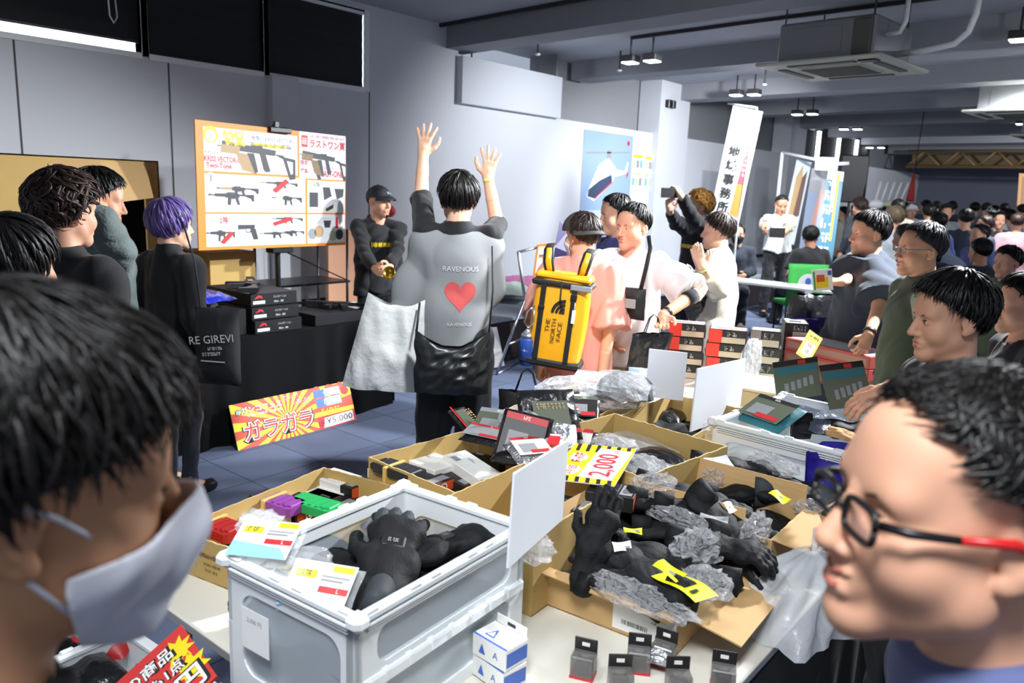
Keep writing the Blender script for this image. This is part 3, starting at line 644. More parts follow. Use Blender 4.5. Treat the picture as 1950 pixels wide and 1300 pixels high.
for (s_, x, y, z, w_, l_, rz, rx, m, pr) in (('black foil pouch lying along the left rim of the long box', 930, 835, 0.925, 0.2, 0.09, 10, 15, m_gloss, pr_toy(m_gry, m_red, '~~')), ('silver pouch between the black packages in the long box', 1060, 830, 0.945, 0.14, 0.12, 40, 25, m_foil, None), ('black and white printed pouch in the middle of the long box', 1080, 775, 0.965, 0.16, 0.14, 60, 20, m_gloss, pr_toy(m_wht, m_blk, '~~')),
                                           ('dark pouch at the near right corner of the long box', 985, 870, 0.91, 0.16, 0.10, 20, 10, m_gloss, None), ('red and silver pouch under the upright black package', 1035, 850, 0.935, 0.13, 0.10, 30, 10, m_foil, pr_toy(m_red, m_wht, '~~~')), ('clear printed pouch at the far end of the long box', 1130, 730, 0.975, 0.2, 0.14, 20, 15, m_clear2, pr_toy(m_lgt if False else m_wht, m_gry, '~~~'))):
    pack('pouch', s_, at(x, y, z), w_, l_, 0.04, m, rz, rx, 0, x, pr)
# ================================================================== folding crates
def rrect(x0, y0, x1, y1, r, n=5):
    o = []
    for (cx, cy, a0) in ((x1-r, y1-r, 0), (x0+r, y1-r, 90), (x0+r, y0+r, 180), (x1-r, y0+r, 270)):
        for i in range(n+1): a = math.radians(a0+90*i/n); o.append((cx+r*math.cos(a), cy+r*math.sin(a)))
    return o
def wall_window(q, L, h, holes, m, T, th=0.012):
    """upright panel L x h in the local xz plane with rounded openings; returns the openings"""
    for (x0, z0, x1, z1, r) in holes:
        # frame strips around each opening come from the panel's own outline
        pass
    R = Matrix.Rotation(math.pi/2, 4, 'X')
    xs = sorted(holes); x = 0.0
    for (x0, z0, x1, z1, r) in xs:
        q.rect(x, 0, x0, h, m, T @ R, -th, th); q.rect(x0, 0, x1, z0, m, T @ R, -th, th); q.rect(x0, z1, x1, h, m, T @ R, -th, th)
        for (cx, cz, sx, sz) in ((x0, z0, 1, 1), (x1, z0, -1, 1), (x1, z1, -1, -1), (x0, z1, 1, -1)):
            pts = [(cx, cz)]+[(cx+sx*r*(1-math.sin(a)), cz+sz*r*(1-math.cos(a))) for a in np.linspace(0, math.pi/2, 6)]
            q.poly(pts, m, T @ R, -th, th)
        x = x1
    q.rect(x, 0, L, h, m, T @ R, -th, th)
def crate(label, c, w, d, h, rz, z0, note=False):
    t = thing('folding_crate', label, 'crate', (c[0], c[1], z0), math.radians(rz)); a, b = w/2, d/2
    q = MB(); q.box((-a+0.01, -b+0.01, 0), (a-0.01, b-0.01, 0.012), m_crate, c=0.004)
    for sx in (-1, 1):
        for sy in (-1, 1): q.box((sx*a-sx*0.03, sy*b-sy*0.03, 0), (sx*a, sy*b, h-0.02), m_crate, c=0.006)
    q.build('base_and_posts', t)
    sides = (('-y', Tm((-a, -b, 0)), w), ('+x', Tm((a, -b, 0), math.pi/2), d), ('+y', Tm((a, b, 0), math.pi), w), ('-x', Tm((-a, b, 0), -math.pi/2), d))
    for (nm, T, L) in sides:
        f = MB(); lng = L == d
        if lng:
            wall_window(f, L, h*0.5-0.003, [(0.05, 0.03, L-0.05, h*0.5-0.022, 0.03)], m_crate, T @ Tm((0, -0.002, 0)))
            wall_window(f, L, h*0.5-0.022, [(0.05, 0.022, L-0.05, h*0.5-0.05, 0.03)], m_crate, T @ Tm((0, 0.0, h*0.5)))
            f.box((0.01, -0.012, h*0.5-0.016), (L-0.01, 0.002, h*0.5+0.010), m_crate, T, c=0.004)
            for k in range(7): f.box((0.06+k*(L-0.14)/6, -0.016, h*0.5-0.010), (0.075+k*(L-0.14)/6, 0.0, h*0.5+0.014), m_crate, T, c=0.002)
        else: wall_window(f, L, h-0.022, [(0.045, 0.045, L-0.045, h-0.07, 0.04)], m_crate, T)
        # ribs below the rim
        for k in range(3): f.box((0.02, -0.006-0.003*k, h-0.045+0.008*k), (L-0.02, 0.0, h-0.041+0.008*k), m_crate, T)
        o = f.build('side_panel', t)
        g = MB(); g.box((0.03, 0.004, 0.02), (L-0.03, 0.007, h-0.03), m_cratew, T); g.build('clear_window', o)
    r = MB()
    for (nm, T, L) in sides:
        r.box((-0.004, -0.010, h-0.022), (L+0.004, 0.016, h-0.006), m_crate, T, c=0.004)
        n = 9 if L == d else 6
        for k in range(n):
            x = 0.03+(L-0.06)*k/(n-1)
            if k % 3 != 1: r.box((x-0.016, -0.008, h-0.008), (x+0.016, 0.006, h), m_crate, T, c=0.003)
    for (x, y) in ((-a, -b), (a, -b), (-a, b), (a, b)): r.box((x-0.02, y-0.02, h-0.03), (x+0.02, y+0.02, h+0.002), m_crate, None, c=0.010)
    r.build('rim', t)
    for sy in (-1, 1):
        k = MB(); k.box((-0.055, sy*b-0.018, h*0.42), (-0.035, sy*b+0.018, h*0.72), m_crate, None, c=0.004) if False else k.box((-a-0.012, sy*b*0.9-0.012, h*0.5), (-a+0.002, sy*b*0.9+0.012, h*0.78), m_crate, None, c=0.004)
        k.build('latch', t)
    if note:
        k = MB(); T = Tm((-a, -b-0.014, 0)) @ Matrix.Rotation(math.pi/2, 4, 'X')
        k.rect(0.065, h*0.40, 0.150, h*0.70, m_paper, T, 0, 0.0008); k.text('2,000 円', 0.105, h*0.62, 0.012, m_gry, T, 0.0012); k.build('taped_note', t)
    return t
crate('open white folding crate in front, full of black gloves', (5.775, 1.09), 0.385, 0.53, 0.30, 4, TZ, note=True)
crate('far white crate behind the tagged glove boxes', (6.11, 2.845), 0.48, 0.57, 0.28, -4, TZ)
_q = thing('crate_stand', 'black box standing on the floor under the lower left white crate', 'stand', (5.36, 0.55, 0)); MB().box((-0.20, -0.27, 0), (0.20, 0.27, 0.36), m_dark, c=0.01).build('stand_body', _q)
crate('white crate lower down at the bottom left, with red and black goods', (5.335, 0.56), 0.40, 0.52, 0.30, 3, 0.362)
# ================================================================== gloves
def glove_prims(spread=0.12, curl=0.5):
    P = [C_((-0.028, 0, 0), (0.028, 0, 0), 0.021, 0.021, 0.02), C_((-0.026, 0.085, 0), (0.028, 0.085, 0), 0.020, 0.019, 0.02), C_((0, 0, 0), (0, 0.085, 0), 0.034, 0.036, 0.03, flat=(V3(0, 0, 1), 0.6)),
         C_((0, -0.09, 0), (0, 0, 0), 0.042, 0.034, 0.02, flat=(V3(0, 0, 1), 0.55), fb=False)]
    for i, (x, L) in enumerate(((-0.030, 0.072), (-0.010, 0.084), (0.011, 0.078), (0.031, 0.060))):
        a = (i-1.5)*spread; p = V3(x, 0.092, 0.0); d = V3(math.sin(a), math.cos(a), 0); z = 0
        for s in range(3):
            c = curl*(0.5+s*0.6); dd = V3(d[0]*math.cos(c), d[1]*math.cos(c), -math.sin(c)); n_ = p+dd*L*(0.42, 0.32, 0.26)[s]
            P.append(C_(p, n_, 0.0125-0.001*s, 0.0118-0.001*s, 0.006)); p = n_
    P += [C_((-0.032, 0.01, 0), (-0.060, 0.045, -0.010), 0.017, 0.014, 0.012), C_((-0.060, 0.045, -0.010), (-0.068, 0.078, -0.016), 0.0135, 0.012, 0.006)]
    return P
_gv = [solid(glove_prims(s, c), 0.0035, disp=lambda P, k=k: wob(P, 0.004, 70, k)+wob(P, 0.002, 160, k+9)) for k, (s, c) in enumerate(((0.12, 0.35), (0.05, 0.7), (0.02, 0.1)))]
def glove(label, p, rz=0, rx=0, ry=0, kind=0, cuff=True, grey=False, tagc=None, sc=1.0, flat=1.0, group=None):
    t = thing('glove', label, 'glove', p, 0, group); t.rotation_euler = (math.radians(rx), math.radians(ry), math.radians(rz)); t.scale = (sc, sc, sc*flat)
    v, f = _gv[kind]; MB().add(v, f, m_glove, True).build('glove_body', t)
    q = MB(); q.tube([(0, -0.125, 0), (0, -0.10, 0), (0, -0.07, 0)], [0.046, 0.044, 0.041], m_gloveg if grey else m_glove, 18, flat=0.6, up=(1, 0, 0)) ; q.build('cuff', t)
    if grey:
        q = MB()
        for x, L in ((-0.030, 0.105), (-0.010, 0.112), (0.011, 0.108)): q.sphere((x*1.1, L+0.01, 0.006), (0.013, 0.028, 0.009), m_gloveg, 10)
        q.build('finger_pad', t); q = MB(); q.box((-0.02, 0.02, 0.016), (0.02, 0.05, 0.024), m_blk, c=0.003); q.text('~~~', 0, 0.035, 0.010, m_gry, None, 0.0245); q.build('logo_patch', t)
    if tagc:
        q = MB(); q.grid(lambda u, v: (-0.03+0.06*u, -0.17+0.13*v, 0.030+0.006*math.sin(v*5)), 4, 8, m_neon); q.rect(-0.02, -0.15, 0.0, -0.14, m_blk, None, 0.037); q.build('hang_tag', t)
    return t
glove('large black winter glove with grey fingertips on top of the crate pile', at(740, 1075, 0.95), 40, 12, 8, 0, grey=True, sc=1.35)
glove('black glove with pale grey back lying at the right end of the crate', at(822, 1050, 0.93), -25, 10, -12, 1, grey=True, sc=1.2)
glove('black glove deep in the crate left of the large winter glove', at(650, 1080, 0.90), 70, 0, 20, 1, sc=1.2)
glove('black glove at the bottom of the crate under the large one', at(690, 1110, 0.88), -30, 0, 0, 2, sc=1.3)
glove('black glove half hidden at the far end of the crate', at(760, 1035, 0.90), 60, 0, 0, 0, sc=1.2)
glove('black glove under the carded pack at the near end of the crate', at(640, 1155, 0.88), 120, 0, 0, 2, sc=1.3)
MB().grid(lambda u, v: (5.60+0.35*u, 0.84+0.50*v, 0.845+0.02*math.sin(u*9)*math.cos(v*11)), 16, 20, m_glove).build('glove_pile', None, 'dark layer of gloves filling the bottom of the open white crate', 'gloves', kind='stuff')
def pr_card(q, w, l, z):
    q.rect(-w*0.46, -l*0.46, w*0.46, l*0.46, m_wht, None, z); q.poly([(-w*0.46, -l*0.1), (w*0.3, -l*0.2), (w*0.46, -l*0.46), (-w*0.46, -l*0.46)], m_sky, None, z+0.0006)
    q.rect(-w*0.38, l*0.12, -w*0.08, l*0.28, m_yel, None, z+0.001); q.text('~~~', -w*0.23, l*0.2, l*0.12, m_olv, None, z+0.0014)
    q.rect(w*0.12, l*0.3, w*0.42, l*0.42, m_neon, None, z+0.001); q.rect(w*0.02, -l*0.12, w*0.44, l*0.0, m_red, None, z+0.001); q.text('L', w*0.3, -l*0.06, l*0.08, m_wht, None, z+0.0014)
    q.rect(w*0.0, l*0.1, w*0.32, l*0.14, m_gry, None, z+0.001); q.rect(w*0.0, l*0.18, w*0.4, l*0.21, m_gry, None, z+0.001)
pack('carded_pack', 'clear bag with a white and blue card at the near end of the crate', at(612, 1125, 0.975), 0.15, 0.11, 0.03, m_clear2, 25, 35, 0, 41, pr_card)
pack('carded_pack', 'second white and blue card behind the nearest one in the crate', at(568, 1115, 0.96), 0.12, 0.10, 0.03, m_clear2, 15, 30, 0, 42, pr_card)
pack('carded_pack', 'white and blue card leaning on the left rim corner of the crate', at(508, 1040, 1.025), 0.14, 0.11, 0.03, m_clear2, 32, 22, 0, 43, pr_card)
crumple('clear_film', 'clear film over the carded packs in the white crate', at(570, 1085, 0.98), (0.09, 0.08, 0.05), 44, m_clear2, group=None)
crumple('clear_film', 'shiny clear film sticking out over the far left rim of the white crate', at(495, 1000, 1.01), (0.07, 0.05, 0.035), 45, group=None)
# gloves in the brown boxes
m_bub = mat('bubble_film', '#fbfcff', 0.06, spec=1.0, alpha=0.34, bump=(60, 1.0, 0.05), coat=1.0)
glove('black glove standing fingers up at the left of the open glove box', at(1130, 1045, 0.895), 35, 60, 18, 2, sc=0.92)
glove('black glove lying across the open glove box, palm down', at(1240, 1060, 0.855), -82, 0, 0, 2, sc=1.1)
glove('black glove with a yellow tag at the front of the open glove box', at(1235, 1095, 0.865), 70, 0, 0, 1, tagc=1, sc=1.15)
glove('black glove under the film at the right of the open glove box', at(1315, 1090, 0.835), 100, 0, 0, 1, sc=1.0)
glove('long black glove lying across the middle glove box', at(1300, 945, 0.905), -75, -4, 0, 2, sc=1.15)
glove('black glove drooping over the right rim of the middle glove box', at(1385, 1010, 0.89), -110, -25, 0, 2, sc=1.2)
glove('black glove with a paper tag in the middle glove box', at(1330, 970, 0.91), -60, 0, 10, 1, sc=1.0)
glove('black glove in the box nearest the far white crate, left side', at(1395, 890, 0.90), -60, 0, 0, 1, sc=1.1)
glove('black glove with yellow tag in the box nearest the far white crate', at(1455, 925, 0.885), -70, 0, 0, 2, tagc=1, sc=1.05)
glove('pale and dark glove at the right end of the tagged glove box', at(1525, 945, 0.89), -60, 0, 0, 1, grey=True, sc=1.1)
for (x, y, z, r, sd, s) in ((1330, 1040, 0.885, (0.07, 0.10, 0.04), 51, 'bubbly film behind the flat glove in the open glove box'), (1220, 1135, 0.845, (0.16, 0.05, 0.035), 52, 'bubbly film along the front rim of the open glove box'),
                            (1345, 1110, 0.86, (0.07, 0.07, 0.04), 53, 'bubbly film at the right front of the open glove box'), (1245, 930, 0.93, (0.07, 0.09, 0.05), 54, 'bubbly film at the left of the middle glove box'),
                            (1290, 985, 0.90, (0.13, 0.03, 0.03), 55, 'bubbly film along the near rim of the middle glove box'), (1440, 1010, 0.905, (0.035, 0.08, 0.05), 56, 'bubbly film around the drooping glove'),
                            (1470, 885, 0.92, (0.10, 0.05, 0.04), 57, 'bubbly film behind the tagged gloves'), (1365, 905, 0.90, (0.05, 0.06, 0.04), 58, 'bubbly film at the left of the tagged glove box'), (1535, 965, 0.88, (0.05, 0.04, 0.03), 59, 'bubbly film at the right end of the tagged glove box')):
    crumple('bubble_film', s, at(x, y, z), r, sd, m_bub, group=None, amp=0.45, spiky=13)
def flat_tag(name, label, p, w, l, rz, m, word=None, rx=0, cat='tag', group=None):
    t = MB(); t.grid(lambda u, v: ((u-0.5)*w, (v-0.5)*l, 0.004*math.sin(u*4+v*3)), 6, 6, m); t.add([(w*0.1, -l*0.3, 0.006), (w*0.35, -l*0.3, 0.006), (w*0.35, -l*0.1, 0.006), (w*0.1, -l*0.1, 0.006)], [(0, 1, 2, 3)], m_gry)
    o = t.build(name); o.location = p; o.rotation_euler = (math.radians(rx), 0, math.radians(rz)); return tag(o, label, cat, group)
flat_tag('hang_tag', 'bright yellow tag in the middle of the open glove box', at(1275, 1085, 0.915), 0.085, 0.035, -22, m_neon, rx=15)
flat_tag('hang_tag', 'small yellow tag at the far left of the open glove box', at(1205, 1010, 0.89), 0.05, 0.02, 35, m_neon, rx=25)
flat_tag('hang_tag', 'yellow tag on the gloves nearest the far white crate', at(1485, 945, 0.945), 0.075, 0.03, -38, m_neon, rx=15)
flat_tag('hang_tag', 'white paper tag on the middle glove box', at(1390, 965, 0.985), 0.06, 0.022, -50, m_paper, rx=10)
flat_tag('hang_tag', 'grey card label on the gloves of the middle box', at(1360, 985, 0.975), 0.07, 0.025, 20, m_gry, rx=10)
flat_tag('hang_tag', 'white oval label on the gloves left in the open glove box', at(1185, 1040, 0.90), 0.05, 0.03, 50, m_paper, rx=30)
flat_tag('hang_tag', 'grey striped card left in the tagged glove box', at(1370, 880, 0.935), 0.09, 0.06, 60, mat('pale_print', '#b9bfc0', 0.5), rx=20)
# small goods along the near edge
def blue_box(label, p, rz, hh=0.05):
    t = thing('blue_white_box', label, 'box', p, math.radians(rz), 'blue and white boxes beside the crate'); q = MB(); q.box((-0.05, -0.035, 0), (0.05, 0.035, hh), m_wht, c=0.001)
    T = Matrix.Translation((0.0505, 0, hh/2)) @ Matrix.Rotation(math.pi/2, 4, 'Z') @ Matrix.Rotation(math.pi/2, 4, 'X'); q.rect(-0.032, -hh*0.35, 0.032, hh*0.3, m_blu, T, 0.0003)
    T2 = Matrix.Translation((0, -0.0355, hh/2)) @ Matrix.Rotation(math.pi/2, 4, 'X'); q.poly([(-0.03, -0.012), (-0.01, -0.012), (-0.02, 0.012)], m_blu, T2, 0.0003); q.text('A', 0.02, 0, 0.016, m_blu, T2, 0.0003)
    q.rect(-0.05, -0.035, 0.05, -0.029, m_blu, None, hh+0.0004); q.poly([(-0.03, -0.02), (0.0, -0.02), (-0.015, 0.012)], m_blu, None, hh+0.0004); q.poly([(-0.024, -0.016), (-0.006, -0.016), (-0.015, 0.003)], m_wht, None, hh+0.0008)
    q.build('carton_body', t); q = MB(); q.box((-0.045, 0.035, hh), (0.045, 0.037, hh+0.022), m_wht, c=0.0005); q.box((-0.012, 0.0345, hh+0.006), (0.012, 0.0375, hh+0.014), m_blk); q.build('hang_flap', t)
blue_box('blue and white small box under the other one beside the front crate', at(950, 1290, TZ+0.005), -8)
blue_box('blue and white small box stacked on top beside the front crate', tuple(np.array(at(950, 1290, TZ+0.005))+V3(0, 0, 0.052)), -4)
def clam(label, p, rz, s=1.0):
    t = thing('hanging_pack', label, 'package', p, math.radians(rz), 'small clear hanging packs'); q = MB(); q.box((-0.018, -0.014, 0), (0.018, 0.014, 0.035*s), mat('smoke_film', '#6e6d6a', 0.2, spec=0.8, alpha=0.7), c=0.002); q.box((-0.012, -0.010, 0.004), (0.012, 0.010, 0.026*s), m_blk, c=0.003); q.build('pack_body', t)
    q = MB(); q.box((-0.018, 0.010, 0.03*s), (0.018, 0.012, 0.055*s), m_blk, c=0.001); q.box((-0.006, 0.0095, 0.042*s), (0.006, 0.0125, 0.048*s), m_wht); q.build('hang_flap', t)
    q = MB(); q.box((-0.0185, -0.0145, 0.0), (0.0185, 0.0145, 0.004), m_red); q.build('red_base', t); return t
for i, (x, y, rz, s) in enumerate(((1110, 1285, 20, 'smoky hanging pack nearest the blue and white boxes'), (1215, 1275, 30, 'smoky hanging pack left of the foil pouch below the open glove box'), (1262, 1265, 10, 'smoky hanging pack just right of the foil pouch'), (1180, 1318, 40, 'smoky hanging pack low at the bottom edge, left'), (1290, 1322, 40, 'red edged hanging pack low at the bottom edge, middle'), (1375, 1310, 25, 'dark hanging pack at the right near the table corner'))):
    clam(s, at(x, y, TZ), rz, 1.15).scale = (1.45, 1.45, 1.3)
pack('foil_pouch', 'small shiny foil pouch in front of the open glove box', at(1250, 1250, TZ+0.03), 0.06, 0.05, 0.025, m_foil, 20, 10, 0, 61)
def bagclear():
    q = MB(); c = V3(*at(1500, 1180, TZ)); rs = np.random.RandomState(4)
    def g(u, v):
        a = u*2*math.pi; r = 0.13*(1-v)**0.6+0.012; z = 0.17*v**0.8
        n = 0.15*math.sin(a*5+v*4)+0.08*math.sin(a*11-v*7)
        return (c[0]+r*(1+n)*math.cos(a)+0.02*v, c[1]+r*1.25*(1+n)*math.sin(a)+0.08*v, TZ+0.004+z)
    q.grid(g, 48, 16, mat('poly_bag', '#e9eef4', 0.25, spec=0.6, alpha=0.42, bump=(14, 0.6, 0.02)))
    for k in range(2): q.tube([c+V3(0.02, 0.08, 0.16), c+V3(0.01+0.05*k, 0.13, 0.21), c+V3(0.03*k, 0.17, 0.15)], [0.006, 0.012, 0.008], MATS['poly_bag'], 8, flat=0.4)
    tag(q.build('plastic_bag'), 'empty white see-through plastic bag crumpled right of the open glove box', 'plastic bag')
bagclear()
# folded white trays at the right edge of the table
q = MB(); p = V3(*at(1560, 1065, TZ)); q.box((p[0]-0.10, p[1]-0.07, TZ+0.001), (p[0]+0.02, p[1]+0.16, TZ+0.02), m_wht, c=0.003); q.box((p[0]-0.09, p[1]-0.06, TZ+0.02), (p[0]+0.01, p[1]+0.10, TZ+0.032), m_gry, c=0.003)
tag(q.build('flat_white_box'), 'flat white and grey box lying at the right table edge', 'box')
# grey display post and blue bag at the right edge
q = MB(); a_ = V3(*atD(1500, 1030, 2.35)); b_ = V3(*atD(1545, 945, 2.5)); q.tube([a_, b_], 0.014, m_gry, 6, flat=0.4); q.tube([b_, b_+V3(0, 0.12, 0.02)], 0.012, m_gry, 6)
tag(q.build('grey_strap'), 'dark grey flat strap leaning between the glove boxes and the blue bag', 'strap')
m_bbag = mat('blue_bag', '#27208f', 0.35, spec=0.6, bump=(12, 0.6, 0.02))
q = MB(); c = V3(*atD(1590, 960, 2.55))
q.grid(lambda u, v: tuple(c+V3(-0.10+0.26*u*(1-0.25*v), 0.10*(u-0.3), 0.16-0.40*v)+V3(0, 1, 0)*0.02*math.sin(u*9+v*5)), 14, 16, m_bbag); q.grid(lambda u, v: tuple(c+V3(-0.10+0.26*u*(1-0.25*v), 0.16+0.10*(u-0.3), 0.16-0.40*v)+V3(0, 1, 0)*0.02*math.sin(u*7-v*5)), 14, 16, m_bbag)
for (u0) in (-0.10, 0.16): q.grid(lambda u, v: tuple(c+V3(u0*(1-0.25*v), 0.16*u-0.03, 0.16-0.40*v)), 4, 8, m_bbag)
tag(q.build('blue_bag'), 'deep blue plastic shopping bag held at the right edge of the table', 'bag')
# goods in the far white crate
pack('blister_pack', 'teal printed pack at the left end inside the far white crate', at(1465, 790, 0.995), 0.22, 0.16, 0.04, m_tealp, -20, 25, 0, 71, pr_toy(m_olv, m_blk, '~~~~'))
pack('black_package', 'grey clear bagged cloth in the middle of the far white crate', at(1540, 800, 0.965), 0.30, 0.20, 0.07, mat('grey_bagged', '#4a5260', 0.25, spec=0.8, bump=(18, 0.8, 0.02)), -25, 0, 0, 72)
glove('black and tan glove at the right in the far white crate', at(1590, 815, 0.965), -60, 0, 0, 0, sc=1.2)
pack('tan_packet', 'tan and black strap packet at the right end of the far white crate', at(1600, 828, 0.965), 0.22, 0.08, 0.03, mat('tan_cloth', '#bf9563', 0.8, bump=(60, 0.4, 0.01)), -25, 0, 0, 73)
crumple('clear_film', 'clear bag film in front of the far white crate, left', at(1440, 870, 0.88), (0.07, 0.05, 0.05), 74, group=None)
# flat carton between boards and far crate, its lit top put into a paler colour
q = MB(); p = V3(*at(1430, 730, 0.90)); q.box((-0.20, -0.16, 0), (0.20, 0.16, 0.012), mat('lit_lid', '#e4d9bd', 0.7), Tm(p, 0.05), c=0.002)
q.box((-0.2, -0.16, -0.17), (0.2, 0.16, -0.002), mat('pale_box', '#cdbb90', 0.8), Tm(p, 0.05), c=0.002); tag(q.build('closed_carton'), 'closed pale carton with a bright top between the shaded board and the far white crate', 'box')
# ---- boxed toys
def toy(label, p, rz, w=0.17, d=0.12, h=0.075, c=None, word='~~~~', grp='boxed toy guns in clear wrap'):
    t = thing('boxed_toy', label, 'boxed toy', p, math.radians(rz), grp); c = c or mat('toy_red', '#e5392a', 0.4)
    q = MB(); q.box((-w/2, -d/2, 0), (w/2, d/2, h), m_blk, c=0.002)
    T = Matrix.Translation((0, -d/2-0.0006, 0)) @ Matrix.Rotation(math.pi/2, 4, 'X'); q.rect(-w/2+0.002, 0.002, -w/2+w*0.35, h-0.002, c, T, 0.0004); q.rect(-w*0.15, 0.004, w*0.46, h*0.45, mat('toy_beige', '#c9bda6', 0.5), T, 0.0004)
    q.text(word, 0.02, h*0.68, h*0.30, m_wht, T, 0.0009, shear=0.2); q.text(word, 0.0195, h*0.685, h*0.27, m_ink, T, 0.0013, shear=0.2); q.rect(-w/2+0.01, -d/2+0.01, w/2-0.01, d/2-0.02, m_wht, None, h+0.0006); q.rect(-w*0.3, -d*0.3, w*0.25, d*0.1, c, None, h+0.001)
    T = Matrix.Translation((-w/2-0.0006, 0, 0)) @ Matrix.Rotation(-math.pi/2, 4, 'Z') @ Matrix.Rotation(math.pi/2, 4, 'X'); q.rect(-d/2+0.002, 0.002, d/2-0.002, h-0.002, c, T, 0.0003); q.build('carton', t)
    T = Matrix.Translation((w/2+0.0006, 0, 0)) @ Matrix.Rotation(math.pi/2, 4, 'Z') @ Matrix.Rotation(math.pi/2, 4, 'X'); q = MB(); q.rect(-d/2+0.004, 0.004, d/2-0.004, h-0.004, m_gry, T, 0.0003); q.rect(-d*0.3, h*0.2, d*0.3, h*0.7, m_blk, T, 0.0006); q.build('end_label', t)
_names = ['top boxed toy of the left red stack', 'boxed toy under the top one of the left red stack', 'top boxed toy of the middle red stack', 'second boxed toy down in the middle red stack', 'lowest boxed toy of the middle red stack']
p0 = V3(*at(1300, 715, TZ)); p1 = V3(*at(1375, 730, TZ)); p2 = V3(*at(1450, 720, TZ))
for i in range(4): toy(['lowest', 'second', 'third', 'top'][i]+' red boxed toy of the leftmost stack', p0+V3(0.008*(i % 2), 0.0, 0.082*i), 24, h=0.08, w=0.21)
for i in range(4): toy(['lowest', 'second', 'third', 'top'][i]+' red boxed toy of the middle stack', p1+V3(0.01*(i % 2), 0.0, 0.082*i), 22, h=0.08, w=0.21)
for i in range(3): toy(['lowest', 'middle', 'top'][i]+' grey boxed toy of the right stack', p2+V3(0.01*(i % 2), 0, 0.10*i), 20, w=0.17, h=0.098, c=mat('toy_grey', '#9a8f86', 0.4), word='~~~', grp='grey boxed toys')
p3 = V3(*at(1500, 700, TZ))
for i in range(3): toy(['lowest', 'middle', 'top'][i]+' dark boxed toy of the rightmost stack by the yellow sign', p3+V3(0.0, 0.05, 0.10*i), 26, w=0.14, d=0.2, h=0.098, c=m_blk, word='~~~~', grp='dark boxed toys')
toy('small red and black boxed toy left of the stacks, beside the black paper bag', V3(*at(1265, 705, TZ)), 24, w=0.12, h=0.12)
crumple('clear_film', 'clear wrap glinting on the boxed toys between the stacks', tuple(p1+V3(0.16, 0.0, 0.16)), (0.05, 0.12, 0.14), 81, group=None)
# long red boxes further right
for i in range(3):
    t = thing('long_red_box', ['lowest long red box under the yellow sign', 'middle long red box under the yellow sign', 'top long red box behind the yellow sign'][i], 'boxed toy', tuple(V3(*at(1575, 735, TZ))+V3(0, 0.15, 0.075*i)), math.radians(-22), 'long red boxes')
    q = MB(); q.box((-0.30, -0.12, 0), (0.30, 0.12, 0.073), mat('box_salmon', '#c8584e', 0.5), c=0.003); q.rect(-0.28, -0.10, 0.28, 0.10, mat('box_pale', '#c6ccd4', 0.4), None, 0.0736)
    T = Matrix.Translation((0, -0.1206, 0)) @ Matrix.Rotation(math.pi/2, 4, 'X'); q.rect(-0.28, 0.018, 0.28, 0.055, mat('box_tan', '#b58a72', 0.5), T, 0); q.build('carton', t)
def drawY(q, W, h):
    q.rect(0, 0, W, h, mat('pale_yellow', '#e8d45a', 0.5), None, 0.0005); q.rect(W*0.18, h*0.12, W*0.85, h*0.62, m_wht, None, 0.001); q.text('特', W*0.5, h*0.5, h*0.16, m_red, None, 0.0015); q.text('価', W*0.5, h*0.28, h*0.16, m_red, None, 0.0015); q.text('~~~~~~', W*0.5, h*0.85, h*0.10, m_ink, None, 0.0015)
card('price_card', 'tilted pale yellow price card standing at the far right of the table', atD(1516, 672, 4.3), atD(1541, 690, 4.3), atD(1543, 628, 4.35), drawY)
q = MB(); a_ = atD(1520, 685, 4.3); q.tube([a_, V3(a_[0], a_[1], TZ)], 0.006, m_wht, 6); tag(q.build('card_stand'), 'thin white stand under the pale yellow price card', 'stand')
def drawG(q, W, h):
    q.rect(0, 0, W, h, m_olv, None, 0.0005); q.rect(0, h*0.86, W, h, m_blk, None, 0.001); q.rect(W*0.55, h*0.87, W*0.72, h*0.97, m_red, None, 0.0015); q.rect(W*0.05, h*0.66, W*0.95, h*0.82, m_tealp, None, 0.001)
    for k in range(5): q.rect(W*(0.2+k*0.14), h*(0.2+0.03*k), W*(0.29+k*0.14), h*(0.42+0.03*k), m_gry, None, 0.001)
card('hanging_pouch', 'olive printed pouch hanging upright behind the far white crate', atD(1480, 765, 3.45), atD(1565, 752, 3.5), atD(1471, 690, 3.45), drawG, m=m_olv, cat='package')
card('hanging_pouch', 'dark printed pouch being held by the man in profile', atD(1580, 780, 2.9), atD(1665, 770, 2.9), atD(1600, 700, 2.95), drawG, m=m_blk, cat='package')
